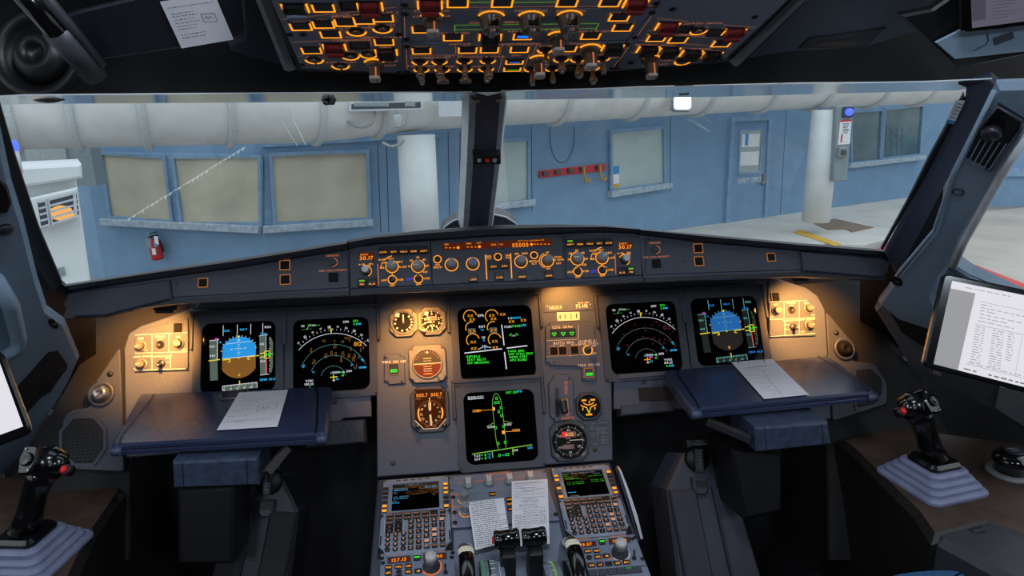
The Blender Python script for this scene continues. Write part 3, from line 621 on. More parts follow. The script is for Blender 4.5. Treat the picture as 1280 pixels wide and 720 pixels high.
mb = MB(); mb.prism(T.P((1172, 350), (1184, 328), (1212, 348), (1300, 390), (1300, 420), (1166, 378)), -.03, 0, 'trim_blue', .004); T.part('sill', mb)
mb = MB()
for d in (0, 5, 9): mb.line(*T.P((1184, 325+d), (1212, 343+d)), .002, .001, 'black'); mb.line(*T.P((1212, 343+d), (1300, 380+d)), .003, .001, 'black' if d != 5 else 'trim_white')
T.part('gasket', mb)
# lining outboard of the main panel, below the glareshield ends
slab('trim_7', MP.off(-.012), [(60, 398), (120, 392), (238, 372), (238, 395), (165, 420), (160, 700), (20, 700), (40, 560), (100, 455)], .01, 'lining', kind='structure')
slab('trim_8', MP.off(-.012), [(955, 360), (1110, 345), (1092, 390), (1150, 480), (1230, 620), (1230, 700), (1038, 700), (1030, 400), (955, 372)], .01, 'lining', kind='structure')
# ================================================================ MAIN INSTRUMENT PANEL
def plate(name, label, cat, pl, c, px, t, k, ch=.001, zz=.0004, r=0):
    T = Th(name, label, cat, pl, c); q = T.P(*px); q = rpoly(q, r) if r else q
    mb = MB(); mb.prism(q, zz, zz+t, k, ch); T.body = T.part('panel_plate', mb); T.top = zz+t; return T
MPb = MP.off(-.012)
# the three main boards
TL = plate('instrument_board', 'grey left side instrument board holding the left pair of screens', 'instrument panel', MPb, (360, 445), [(246, 384), (262, 371), (469, 362), (470, 495), (464, 496), (465, 521), (430, 523), (420, 532), (245, 560)], .01, 'panel', .002)
TC = plate('instrument_board', 'grey centre instrument board lit by warm lamps with standby dials', 'instrument panel', MPb, (620, 470), [(470.5, 361), (761.5, 347), (764.5, 575), (472, 596)], .0115, 'panel', .002)
TRr = plate('instrument_board', 'grey right side instrument board holding the right pair of screens', 'instrument panel', MPb, (860, 430), [(762.8, 350), (956, 343), (957, 500), (900, 512), (766, 512), (766, 470)], .01, 'panel', .002)
TSL = plate('lighting_board', 'warm lit outer board with four knobs left of the left pilot screens', 'instrument panel', MPb, (200, 460), [(158, 436), (164, 418), (178, 409), (244.5, 386), (245, 565), (160, 572)], .011, 'panel', .002)
TSR = plate('lighting_board', 'warm lit outer board with four knobs right of the right pilot screens', 'instrument panel', MPb, (990, 430), [(957.5, 346), (1005, 361), (1018, 370), (1028, 388), (1036, 524), (958, 535)], .011, 'panel', .002)
for T, L in ((TL, ((466, 484), (420, 503), (250, 556))), (TC, ((492, 579), (573, 474), (575, 579), (670, 468), (671, 574), (742, 562))), (TRr, ((760, 467), (803, 478), (950, 490)))):
    for x, y in L: screw(T, T.uv(x, y), .0055, z=T.top, k='console')
# left / right lower ledges
T = Th('panel_ledge', 'dark ledge under the left pilot screens beside the tray', 'ledge', MPb.off(.013), (440, 508)); mb = MB(); mb.prism(T.P((418, 489), (452, 488), (452, 494), (418, 495)), 0, .006, 'panel_dark', .002); T.part('lip', mb)
T = Th('panel_ledge', 'dark ledge and slot under the right pilot screens', 'ledge', MPb.off(.013), (800, 485)); mb = MB(); mb.prism(T.P((772, 468), (850, 463), (852, 468), (774, 475)), 0, .008, 'panel', .002); T.part('lip', mb)
mb = MB(); mb.prism(T.P((798, 485), (842, 482), (842, 500), (799, 502)), 0, .001, 'shell'); T.part('slot', mb)
slab('panel_shelf', MP.off(.01), [(777, 507), (830, 502), (840, 505), (845, 514), (777, 520)], .05, 'panel_dark', 'dark shelf edge below the right pilot board', 'shelf', ch=.003)
slab('panel_shelf', MP.off(.01), [(380, 528), (455, 524), (456, 553), (382, 560)], .05, 'leather', 'dark shelf edge below the left pilot board', 'shelf', ch=.003)
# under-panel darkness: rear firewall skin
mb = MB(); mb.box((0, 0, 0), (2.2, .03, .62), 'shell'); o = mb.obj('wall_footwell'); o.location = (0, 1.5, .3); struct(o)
# ---------------------------------------------------------------- display units
def display(px, label, bez, fn, z):
    """px: TL TR BR BL corners of the glass"""
    c = (sum(p[0] for p in px)/4, sum(p[1] for p in px)/4)
    T = Th('display_unit', label, 'screen', MP, c, group=None)
    P = T.P(*px); w = (V(P[1])-V(P[0])).length; h = w*.985
    an = atan2(P[1][1]-P[0][1], P[1][0]-P[0][0])*0
    x0, x1, y0, y1 = -w/2, w/2, -h/2, h/2; r = .017
    o = rr(x0-.016, y0-.014, x1+.016, y1+.02, .008, 4); i = rr(x0, y0, x1, y1, r, 4)
    mb = MB(); mb.frame(o, i, .0002, .006, 'bezel'); b = T.part('bezel', mb)
    mb = MB(); mb.prism(rr(x0-.024, y1-.055, x0-.0005-.0155, y1+.022, .003), .0002, .009, 'bezel', .002); mb.prism(rr(x1+.016, y1-.055, x1+.024, y1+.022, .003), .0002, .009, 'bezel', .002); mb.prism(rr(x0-.024, y1+.0205, x1+.024, y1+.03, .003), .0002, .009, 'bezel', .002); T.part('hood', mb)
    mb = MB(); mb.poly(rr(x0-.001, y0-.001, x1+.001, y1+.001, r, 4), .0008, 'screen')
    fn(mb, lambda a, b: (x0+a*w, y1-b*h), w, z); T.part('display_glass', mb)
    for sx in (-1, 1): screw(T, (sx*(w/2+.011), y0-.008), .003, z=.006, k='console')
    return T
def norm(x0, y0, x1, y1): return lambda x, y: ((x-x0)/(x1-x0), (y-y0)/(y1-y0))
def pfd(mb, U, w, right):
    n = norm(75, 70, 745, 690); Z = .0014
    def q(x, y): return U(*n(x, y))
    k = w/670
    W = 'white_g' if not right else 'aqua_d'; Y = 'yellow_g'; C = 'cyan' if not right else 'cyan_d'
    for x in (262, 390, 512, 622): mb.line(q(x, 88), q(x, 182), 5*k, Z, W)
    mb.text('CLB', *q(292, 138), 20*k, Z, C); mb.text('NAV', *q(447, 134), 20*k, Z, C); mb.text('1FD2', *q(668, 124), 20*k, Z, W)
    tp = 'tape_g' if not right else 'tape_d'
    mb.poly([q(140, 220), q(206, 216), q(226, 568), q(156, 570)], Z-.0002, tp)
    mb.line(q(140, 219), q(228, 215), 5*k, Z, W); mb.line(q(212, 218), q(216, 390), 5*k, Z, W)
    for i in range(5): mb.line(q(204, 235+i*36), q(213, 235+i*36), 4*k, Z, W)
    mb.text('060', *q(166, 271), 20*k, Z, W); mb.text('040', *q(170, 353), 20*k, Z, W); mb.line(q(138, 396), q(238, 390), 8*k, Z+.0001, Y)
    mb.text('130', *q(205, 205), 17*k, Z+.0001, 'magenta'); mb.text('131', *q(238, 238), 15*k, Z, C)
    # attitude ball
    cx, cy, R, hx = 410, 380, 182, 151
    a0 = math.acos(hx/R)
    top = [(cx+R*cos(t), cy-R*sin(t)) for t in [a0+(pi-2*a0)*i/20 for i in range(21)]]
    mb.poly([q(*p) for p in top]+[q(cx-hx, cy+6), q(cx+hx, cy-8)], Z-.0002, 'sky_g' if not right else 'sky_d')
    bot = [(cx+R*cos(t), cy-R*sin(t)) for t in [-a0-(pi-2*a0)*i/20 for i in range(21)]]
    mb.poly([q(*p) for p in bot]+[q(cx-hx, cy+6), q(cx+hx, cy-8)], Z-.0002, 'earth_g' if not right else 'earth_d')
    mb.line(q(cx-hx, cy+6), q(cx+hx, cy-8), 6*k, Z, W); mb.line(q(290, 257), q(515, 244), 4*k, Z, W)
    for y, l in ((268, 22), (287, 14), (303, 72), (322, 14), (341, 30), (357, 12)): mb.line(q(405-l/2, y), q(405+l/2, y-1), 4*k, Z, W)
    mb.text('10', *q(343, 306), 15*k, Z, W); mb.text('10', *q(465, 301), 15*k, Z, W)
    for i, t in enumerate((40, 50, 62, 72, 82, 98, 108, 118, 130, 140)):
        a = rad(t); mb.line(q(cx+R*cos(a), cy-R*sin(a)), q(cx+(R+14)*cos(a), cy-(R+14)*sin(a)), 4*k, Z, W)
    mb.poly([q(388, 188), q(418, 188), q(403, 208)], Z, Y); mb.path([q(392, 234), q(416, 234), q(404, 212)], 3.5*k, Z, W, True)
    for p in ([(262, 396), (330, 393), (330, 414), (312, 415)], [(556, 377), (490, 381), (490, 402), (508, 402)]): mb.path([q(*a) for a in p], 8*k, Z+.0001, Y)
    mb.poly([q(402, 379), q(415, 379), q(415, 391), q(402, 391)], Z+.0001, Y)
    for p in ((250, 318), (562, 302)): mb.disc(q(*p), 6*k, Z, 'amber_g', 8)
    mb.text('-1' if not right else '0', *q(412, 533), 26*k, Z, 'yellow_g' if not right else 'amber')
    # altitude and vertical speed
    mb.poly([q(590, 200), q(640, 198), q(655, 543), q(604, 546)], Z-.0002, tp); mb.line(q(650, 198), q(657, 545), 5*k, Z, W); mb.line(q(588, 200), q(668, 194), 4*k, Z, W); mb.line(q(602, 547), q(684, 542), 4*k, Z, W)
    mb.text('5000', *q(630, 183), 18*k, Z, C); mb.text('010', *q(617, 274), 20*k, Z, W); mb.text('005', *q(625, 426), 20*k, Z, W)
    mb.line(q(657, 400), q(661, 540), 8*k, Z+.0001, 'red_g'); mb.path([q(596, 357), q(642, 353)], 7*k, Z, Y); mb.path([q(596, 391), q(642, 388)], 7*k, Z, Y); mb.line(q(564, 375), q(590, 373), 8*k, Z, Y)
    mb.path([q(640, 340), q(688, 338), q(690, 400), q(642, 402)], 6*k, Z+.0001, Y, True); mb.text('00', *q(666, 370), 34*k, Z, 'green'); mb.line(q(692, 367), q(720, 365), 6*k, Z, 'green')
    mb.poly([q(684, 212), q(700, 222), q(716, 262), q(716, 478), q(704, 528), q(690, 534)], Z-.0002, tp)
    for y in (220, 240, 268, 318, 422, 470, 495, 515): mb.line(q(682, y), q(690, y), 5*k, Z, W)
    mb.text('QNH 30.17', *q(672, 587), 20*k, Z, C)
    # heading tape
    mb.poly([q(270, 622), q(575, 608), q(577, 655), q(272, 668)], Z-.0002, tp); mb.path([q(270, 668), q(268, 623), q(575, 607), q(577, 656)], 5*k, Z, W)
    for i in range(10): mb.line(q(285+i*31, 622-i*1.5), q(285+i*31, (632 if i % 2 else 638)-i*1.5), 4*k, Z, W)
    for i, s_ in enumerate(('16', '17', '18', '19', '20')): mb.text(s_, *q(283+i*60, 655-i*2.5), 18*k, Z, W)
    mb.line(q(418, 585), q(420, 612), 8*k, Z, Y); mb.line(q(420, 612), q(421, 640), 8*k, Z, 'lime')
def nd(mb, U, w, right):
    n = norm(45, 38, 735, 670); Z = .0014; k = w/690
    def q(x, y): return U(*n(x, y))
    W = 'white_g'
    mb.text('GS', *q(130, 92), 18*k, Z, W); mb.text('0', *q(185, 90), 22*k, Z, 'green'); mb.text('TAS', *q(220, 90), 18*k, Z, W)
    for i in range(3): mb.line(q(246+i*15, 92), q(257+i*15, 92), 4*k, Z, 'green')
    mb.line(q(118, 126), q(213, 121), 3*k, Z, 'green_dim'); mb.line(q(165, 122), q(178, 106), 3*k, Z, W)
    mb.text('2150', *q(524, 74), 20*k, Z, W); mb.text('254', *q(612, 70), 20*k, Z, 'green'); mb.text('2.3', *q(608, 98), 19*k, Z, 'green'); mb.text('NM', *q(643, 98), 18*k, Z, 'cyan')
    cx, cy, R = 402, 560, 418
    mb.arc(q(cx, cy), R*k, 4.2*k, 42.5, 138, Z, W, 48)
    for i in range(-9, 10):
        a = rad(90+i*4.9); L = 16 if i % 2 == 0 else 8; mb.line(q(cx+R*cos(a), cy-R*sin(a)), q(cx+(R+L)*cos(a), cy-(R+L)*sin(a)), 4*k, Z, W)
    for i, s_ in enumerate(('14', '15', '16', '17', '18', '19', '20', '21', '22', '23')[:9 if right else 10]):
        a = rad(134-i*10.0); big = s_ in ('15', '18', '21'); mb.text(s_, *q(cx+(R+30)*cos(a), cy-(R+30)*sin(a)), (24 if big else 17)*k, Z, W, a-pi/2)
    for r_, a0, a1, kk in ((314, 22, 158, 40), (212, 20, 160, 28), (114, 12, 168, 16)):
        for i in range(kk):
            t0 = a0+(a1-a0)*i/kk; mb.arc(q(cx, cy), r_*k, 4*k, t0, t0+(a1-a0)/kk*.5, Z, 'aqua_d' if not right else 'grey_g', 2)
    mb.line(q(387, 126), q(388, 165), 9*k, Z+.0001, 'yellow_g')
    for x, y, s_ in ((135, 440, '20'), (670, 415, '20'), (226, 494, '7.5'), (570, 455, '5')): mb.text(s_[:2], *q(x, y), 20*k, Z, 'cyan', rad(60 if x < 400 else -55))
    mb.text('10NM', *q(668, 480), 19*k, Z, 'cyan')
    A = 'amber_soft' if not right else 'red_soft'
    random.seed(5)
    for x, y, s_ in ((320, 232, '42'), (203, 314, '8'), (418, 290, '23'), (418, 242, '7'), (490, 248, '33'), (512, 216, '1'), (536, 218, '23'), (568, 214, '2'), (556, 240, '5'), (563, 322, '2'), (653, 335, '4'), (680, 316, '7'), (336, 368, '45'), (386, 348, '21'), (424, 362, '41'), (490, 362, '72'), (546, 382, '35'), (596, 384, '13'), (636, 392, '2'), (228, 416, '67'), (474, 412, '31'), (585, 414, '73'), (612, 474, '5')):
        mb.text(s_, *q(x, y), (22 if not right else 16)*k, Z, A); 
        if not right and y > 260: mb.text(s_[::-1], *q(x+3, y-20), 16*k, Z, A)
    mb.text('012', *q(630, 274), 38*k, Z, 'amber_g' if not right else 'red_soft')
    mb.line(q(374, 550), q(438, 547), 7*k, Z+.0001, 'yellow_g' if not right else 'amber_g'); mb.line(q(405, 528), q(406, 584), 7*k, Z+.0001, 'yellow_g' if not right else 'amber_g'); mb.line(q(394, 578), q(418, 577), 6*k, Z+.0001, W)
    for i in range(4): mb.text('2150', *q(395+i*16, 514-(i % 2)*6), 15*k, Z, W if i % 2 else 'aqua_d')
    mb.line(q(440, 514), q(490, 511), 5*k, Z, 'green'); mb.ring(q(494, 512), 5*k, 9*k, Z-.0002, Z, W, 10); mb.text('2150', *q(545, 505), 19*k, Z, W)
    if right: mb.text('180', *q(440, 528), 18*k, Z+.0001, 'magenta')
    mb.text('18', *q(488, 538), 18*k, Z, 'green'); mb.text('IN', *q(438, 567), 18*k, Z, 'cyan')
    X, Y = (185, 568) if not right else (605, 560)
    mb.text('VOR1' if not right else 'VOR2', *q(X, Y), 19*k, Z, W); mb.text('108.25' if not right else '109.25', *q(X, Y+28), 20*k, Z, W); mb.text('3' if not right else '0.4', *q(X+(5 if not right else -8), Y+56), 18*k, Z, 'green')
    if right: mb.text('NM', *q(X+30, Y+55), 18*k, Z, 'cyan')
def ewd(mb, U, w, _):
    n = norm(65, 82, 725, 700); Z = .0014; k = w/660
    def q(x, y): return U(*n(x, y+(x-395)*.035))
    A, W, C, Gn = 'amber_g', 'white_g', 'cyan', 'green'
    for x, y, r in ((175, 165, 58), (368, 165, 58), (185, 262, 54), (376, 262, 54), (188, 365, 56), (380, 364, 56)):
        mb.arc(q(x, y), r*k, 7*k, (10 if y != 262 else 72), 225 if y != 262 else 205, Z, A, 22)
    for x, y in ((178, 158), (192, 190), (368, 158), (382, 188), (186, 288), (376, 284), (190, 382), (380, 380), (192, 437), (382, 432), (467, 150), (541, 214), (648, 204)): mb.text('XX', *q(x, y), 22*k, Z, A)
    for x, y in ((184, 288), (374, 284)): mb.path([q(x-30, y-17), q(x+30, y-17), q(x+30, y+17), q(x-30, y+17)], 5*k, Z, 'grey_g', True)
    mb.text('EPR', *q(272, 158), 22*k, Z, W); mb.text('EGT', *q(277, 253), 20*k, Z, W); mb.text('°C', *q(274, 282), 18*k, Z, C); mb.text('N1', *q(283, 345), 20*k, Z, W); mb.text('%', *q(285, 368), 18*k, Z, C); mb.text('N2', *q(287, 420), 20*k, Z, W); mb.text('%', *q(289, 440), 16*k, Z, C)
    mb.line(q(228, 444), q(272, 428), 5*k, Z, W); mb.line(q(304, 424), q(345, 432), 5*k, Z, W)
    mb.text('F.F', *q(530, 186), 20*k, Z, W); mb.text('LBS/H', *q(588, 182), 19*k, Z, C)
    mb.text('FOB:', *q(506, 258), 20*k, Z, W, al='c'); mb.text('17440', *q(578, 253), 21*k, Z, Gn); mb.text('LBS', *q(645, 246), 20*k, Z, C)
    mb.arc(q(552, 348), 38*k, 7*k, 20, 60, Z, Gn, 8); mb.arc(q(552, 348), 38*k, 7*k, 120, 160, Z, Gn, 8); mb.poly([q(530, 342), q(570, 340), q(565, 326), q(536, 328)], Z, 'grey_g')
    mb.line(q(108, 474), q(440, 444), 9*k, Z, W); mb.line(q(480, 440), q(665, 422), 9*k, Z, W); mb.line(q(451, 240), q(460, 415), 9*k, Z, W); mb.line(q(459, 472), q(467, 615), 9*k, Z, W)
    for i, s_ in enumerate(('REFUELG', 'SEAT BELTS', 'NO SMOKING')): mb.text(s_, *q(125+i*3, 505+i*26), 19*k, Z, Gn, rad(-1), al='l')
    for i, s_ in enumerate(('PARK BRK', 'NW STRG DISC', 'SIGNS STBY', 'APU BLEED')): mb.text(s_, *q(492+i*3, 466+i*25), 19*k, Z, Gn, rad(-1), al='l')
def sdoor(mb, U, w, _):
    n = norm(68, 82, 725, 700); Z = .0014; k = w/657
    def q(x, y): return U(*n(x, y+(x-395)*.02))
    Gn, L, W, O = 'green', 'lime', 'white_g', 'amber'
    mb.text('DOOR/OXY', *q(185, 128), 22*k, Z, W, w=145*k); mb.line(q(112, 145), q(260, 139), 4*k, Z, W)
    mb.text('OXY 1520', *q(520, 98), 22*k, Z, Gn, w=110*k); mb.text('PSI', *q(598, 92), 20*k, Z, 'cyan')
    left = [(372, 100), (352, 122), (338, 160), (334, 210), (340, 350), (346, 480), (356, 560), (366, 580)]; right = [(372, 100), (396, 118), (412, 150), (420, 200), (428, 340), (434, 470), (438, 540), (430, 575)]
    mb.path([q(*p) for p in left], 4*k, Z, L); mb.path([q(*p) for p in right], 4*k, Z, L)
    mb.path([q(340, 355), q(268, 388)], 4*k, Z, L); mb.path([q(432, 345), q(508, 366)], 4*k, Z, L)
    for x, y in ((376, 145), (362, 183), (392, 181), (413, 228), (390, 262), (412, 297), (352, 400), (424, 392), (364, 535), (430, 528)): mb.path([q(x-8, y-10), q(x+8, y-10), q(x+8, y+10), q(x-8, y+10)], 4*k, Z, Gn, True)
    for x, y, w_ in ((344, 236, 20), (420, 442, 26)): mb.poly([q(x-w_/2, y-14), q(x+w_/2, y-14), q(x+w_/2, y+14), q(x-w_/2, y+14)], Z, O)
    mb.text('CABIN', *q(185, 246), 22*k, Z, O, w=72*k)
    for i in range(7): mb.line(q(225+i*16, 244), q(236+i*16, 243), 4*k, Z, O)
    mb.text('CARGO', *q(537, 430), 22*k, Z, O, w=72*k)
    for i in range(4): mb.line(q(440+i*15, 438), q(450+i*15, 437), 4*k, Z, O)
    mb.text('SLIDE', *q(308, 390), 18*k, Z, W); mb.text('SLIDE', *q(464, 376), 18*k, Z, W)
    mb.line(q(122, 614), q(675, 560), 8*k, Z, L); mb.line(q(305, 600), q(308, 655), 8*k, Z, L); mb.line(q(492, 582), q(495, 640), 8*k, Z, L)
    for i, s_ in enumerate(('TAT', 'SAT')): mb.text(s_, *q(168, 632+i*27), 19*k, Z, W); mb.text('+ 8', *q(226, 628+i*27), 20*k, Z, Gn); mb.text('°C', *q(274, 624+i*27), 18*k, Z, 'cyan')
    mb.text('13', *q(370, 636), 24*k, Z, Gn); mb.text('H', *q(406, 636), 16*k, Z, 'cyan'); mb.text('22', *q(440, 632), 24*k, Z, Gn); mb.text('GW', *q(518, 600), 19*k, Z, W); mb.text('LBS', *q(655, 584), 19*k, Z, 'cyan')
display([(251, 406), (343, 403), (347, 487), (255, 491)], 'flight display with bright blue and brown horizon left of the left pilot screens', 1, pfd, False)
display([(366, 402), (460, 398), (463, 485), (370, 488)], 'navigation display with white arc and amber 012 on the left side', 1, nd, False)
display([(573, 386.5), (665, 382), (667.5, 470), (577, 475)], 'upper centre display with orange engine arcs and green memo text', 1, ewd, False)
display([(580, 490.5), (668, 487), (671.5, 575), (583, 580)], 'lower centre display showing the green door diagram of an aircraft', 1, sdoor, False)
display([(759, 382), (846, 378), (848.5, 462), (763, 467)], 'navigation display with white arc and dim red 012 on the right side', 1, nd, True)
display([(866, 375), (948, 372), (950, 451), (868.5, 456)], 'flight display with blue sky and dark ground above the right tray', 1, pfd, True)
# ---------------------------------------------------------------- generic small controls
def knob(T, c, r, h, k='knob_grey', z=0, base=None, mark=None, name='knob', parent=None, n=24, ridged=False, off=(0, 0)):
    mb = MB(); 
    if base: mb.cyl(c, r*1.3, z, z+h*.25, base, n=n)
    z1 = z+(h*.25 if base else 0)
    cc = (c[0]+off[0], c[1]+off[1])
    pr = [(r, z1), (r*.95, z+h-.0015), (r*.8, z+h), (0, z+h)]
    if ridged:
        N = 28; vs = []; 
        for rr_, zz in pr[:-1]: vs += [(cc[0]+rr_*(1 if i % 2 else .9)*cos(2*pi*i/N), cc[1]+rr_*(1 if i % 2 else .9)*sin(2*pi*i/N), zz) for i in range(N)]
        fs = [(j*N+i, j*N+(i+1) % N, (j+1)*N+(i+1) % N, (j+1)*N+i) for j in range(2) for i in range(N)]+[tuple(2*N+i for i in range(N))]; mb.add(vs, fs, k)
    else: mb.lathe(pr, k, cc, n)
    if mark is not None: a = mark; mb.line((cc[0]-r*.1*cos(a), cc[1]-r*.1*sin(a)), (cc[0]+r*.85*cos(a), cc[1]+r*.85*sin(a)), r*.16, z+h+.0004, 'print_white')
    return T.part(name, mb, parent)
def square_button(T, c, w, h, d=.004, z=0, k='key_black', edge=None, txt=None, tk='amber', bar=None, th=None, name='push_button', parent=None):
    mb = MB()
    if edge: mb.frame(rr(c[0]-w*.62, c[1]-h*.62, c[0]+w*.62, c[1]+h*.62, w*.06, 2), rr(c[0]-w*.52, c[1]-h*.52, c[0]+w*.52, c[1]+h*.52, w*.04, 2), z, z+d*.5, edge)
    mb.prism(rr(c[0]-w/2, c[1]-h/2, c[0]+w/2, c[1]+h/2, w*.08, 2), z, z+d, k, min(w, h)*.07)
    if txt: mb.text(txt, c[0], c[1]-(h*.2), th or h*.2, z+d+.0003, tk, w=min(w*.8, w*.22*max(1, len(txt))))
    if bar: mb.poly(rr(c[0]-w*.3, c[1]+h*.12, c[0]+w*.3, c[1]+h*.32, w*.02, 1), z+d+.0003, bar)
    return T.part(name, mb, parent)
def toggle(T, c, r, L, ang=0, z=0, k='metal', ringk=None, tip=None, name='toggle_switch', parent=None, nut='key_black', lean=.35):
    mb = MB(); mb.cyl(c, r, z, z+.003, nut, n=14); d = V((lean*sin(ang), lean*cos(ang), 1)).normalized(); a = V((*c, z+.002))
    mb.tube([a, a+d*L*.3, a+d*L*.8, a+d*L], r*.3, k, 8, rs=[r*.28, r*.3, r*.48, r*.36])
    if tip: mb.tube([a+d*L, a+d*L*1.12], r*.36, tip, 8)
    if ringk: mb.ring(c, r*1.05, r*1.35, z, z+.0012, ringk, 20)
    return T.part(name, mb, parent)
mat('light_knob', (104, 98, 92), .4)
def light_panel(px, label, X):
    T = Th('lighting_switchboard', label, 'control panel', MP.off(.0003), X['c']); q = T.P(*px); mb = MB(); mb.prism(q, 0, .0035, 'panel', .0012); b = T.part('panel_plate', mb); z = .0035
    mb = MB()
    for a, c in X['lines']: mb.line(*T.P(a, c), .0012, z+.0003, 'print_white')
    for s_, x, y, h in X['txt']: mb.text(s_, *T.uv(x, y), h, z+.0003, 'print_white')
    T.part('legend', mb)
    for x, y, a in X['knobs']: knob(T, T.uv(x, y), .0092, .013, 'light_knob', z, 'gauge_rim', rad(a), ridged=True)
    for x, y in X['holes']: mb = MB(); c = T.uv(x, y); mb.lathe([(.0085, z), (.0085, z+.002), (.006, z+.0022), (.005, z+.0006), (0, z+.0006)], 'key_black', c, 18); T.part('socket', mb)
    for x, y in X['tog']: toggle(T, T.uv(x, y), .008, .018, pi, z, 'metal')
    x, y = X['btn']; square_button(T, T.uv(x, y), .016, .0185, .003, z, 'gauge_face', edge='amber_frame')
    for x, y in X['scr']: screw(T, T.uv(x, y), .0026, z=z)
light_panel([(169, 421), (179, 412), (236, 398), (236, 463), (169, 465)], 'small light control panel with round knobs beside the left flight display', dict(c=(203, 435),
  lines=[((170, 419), (235, 416)), ((170, 442), (235, 440)), ((191, 419), (191, 463)), ((212, 418), (212, 441)), ((214, 443), (214, 461)), ((170, 463), (235, 461)), ((209, 447), (213, 447)), ((209, 453), (213, 453))],
  txt=[('PFD', 177, 423.5, .0045), ('PFD/ND', 201, 421, .004), ('XFR', 201, 424.5, .004), ('ND', 224, 421.5, .0045), ('LOUD SPEAKER', 180, 445.8, .0035), ('CONSOLE/FLOOR', 202, 445.5, .0035), ('BRT', 210, 448, .003), ('OFF', 182, 438, .0035), ('BRT', 232, 437.5, .0035), ('OFF', 170.5, 461, .003)],
  knobs=[(177.5, 433, 200), (178.5, 455.5, 190), (224, 430, -30)], holes=[(201, 431)], tog=[(202.5, 455)], btn=(223.5, 410), scr=[(234, 460.5)]))
light_panel([(961, 377), (1008, 377), (1019, 388), (1019, 420), (961, 422)], 'small light control panel with round knobs right of the right flight display', dict(c=(990, 400),
  lines=[((961, 378), (1008, 376)), ((961, 400), (1018, 397)), ((979, 378), (979, 398)), ((998, 377), (998, 418)), ((962, 421), (1018, 417)), ((980, 402), (980, 419)), ((980, 406), (986, 406)), ((980, 412), (986, 412))],
  txt=[('ND', 969, 381, .0045), ('PFD/ND', 988, 379, .004), ('XFR', 988, 382.5, .004), ('PFD', 1007, 379.5, .0045), ('CONSOLE/FLOOR', 989, 400.8, .0035), ('LOUD SPEAKER', 1008, 399.5, .0035), ('OFF', 963, 397, .0035), ('BRT', 1016, 394, .0035), ('OFF', 1002, 415, .0035)],
  knobs=[(969.5, 389, 20), (1009, 386, -10), (1010, 407, 0)], holes=[(988.5, 388)], tog=[(990.5, 409.5)], btn=(968.5, 371.5), scr=[(963, 418.5)]))
# ---------------------------------------------------------------- centre column instruments
def tick_ring(mb, c, r0, r1, n, w, z, k, a0=0, a1=360):
    for i in range(n):
        a = rad(a0+(a1-a0)*i/(n if a1-a0 >= 360 else n-1)); mb.line((c[0]+r0*cos(a), c[1]+r0*sin(a)), (c[0]+r1*cos(a), c[1]+r1*sin(a)), w, z, k)
def gauge(name, label, c, w, h, cut, face=None, cat='gauge', k='gauge_rim', rim='gauge_rim', round_=True, r=None, pl=MP, zf=.002):
    T = Th(name, label, cat, pl.off(.0004), c); S_ = T.uv(c[0]+1, c[1])[0]; T.k = S_
    W, H = w*S_/2, h*S_/2; o = octa(0, 0, W, H, cut*S_)
    r = (r or w*.42)*S_; T.r = r
    mb = MB(); mb.prism(octa(0, 0, W+.0018, H+.0018, cut*S_), -.0004, .0008, 'black'); mb.prism(o, .0008, .007, k, .0012); T.part('case', mb)
    mb = MB(); mb.lathe([(r*1.12, .007), (r*1.12, .0095), (r*1.02, .0095), (r, .0071)], rim, n=36); T.part('rim_ring', mb)
    for sx in (-1, 1):
        for sy in (-1, 1): mb = MB(); mb.cyl((sx*(W-cut*S_*.62), sy*(H-cut*S_*.62)), .0022, .007, .0082, 'screw', n=8); T.part('screw', mb)
    return T
T = gauge('airspeed_indicator', 'round black standby airspeed dial, left of the two small dials at the top', (504.5, 404), 34, 35, 8, r=14)
mb = MB(); r = T.r; z = .0078; mb.disc((0, 0), r, .0074, 'gauge_face', 36); tick_ring(mb, (0, 0), r*.9, r*.98, 60, .0005, z, 'print_white')
for a in (45, 20, 0, -20, -40, -65, -100, -140, -175, -205, -235): mb.line((r*.66*cos(rad(a)), r*.66*sin(rad(a))), (r*.82*cos(rad(a)), r*.82*sin(rad(a))), .0036, z, 'print_white')
T.part('dial', mb); mb = MB(); mb.line((0, r*.1), (0, r*.72), .0028, z+.001, 'cream'); mb.cyl((0, 0), .0022, z, z+.0016, 'gauge_rim', n=10); T.part('needle', mb)
mb = MB(); mb.prism([(-.018, .014), (-.011, .012), (-.007, .019), (-.014, .023)], .0096, .0103, 'paper'); T.part('sticker', mb)
T = gauge('altimeter', 'round black standby altimeter with white ring scale, right of the two small dials', (540, 402), 34, 35, 8, r=14)
mb = MB(); r = T.r; mb.disc((0, 0), r, .0074, 'gauge_face', 36); tick_ring(mb, (0, 0), r*.86, r*.98, 50, .0005, z, 'print_white'); tick_ring(mb, (0, 0), r*.78, r*.98, 10, .0012, z, 'print_white', 90, 450)
for i in range(10): a = rad(90-36*i); mb.text(str(i), r*.64*cos(a), r*.64*sin(a), .0052, z, 'print_white')
mb.poly(rr(-r*.5, r*.05, r*.45, r*.42, .001, 2), z+.0002, 'gauge_rim'); mb.text('0', -r*.28, r*.24, .006, z+.0004, 'cream'); mb.text('000', r*.1, r*.22, .005, z+.0004, 'key_black'); mb.text('ALT', 0, -r*.1, .004, z, 'print_white'); mb.text('1021', 0, -r*.42, .0045, z, 'print_white')
T.part('dial', mb); mb = MB(); mb.line((-r*.1, -r*.02), (-r*.72, -r*.22), .002, z+.001, 'cream'); T.part('needle', mb)
mb = MB(); mb.prism([(-.017, .014), (-.01, .012), (-.006, .019), (-.013, .022)], .0096, .0103, 'paper'); T.part('sticker', mb)
c = T.uv(530, 414.5); knob(T, c, .0034, .012, 'cream', .007, name='setting_knob')
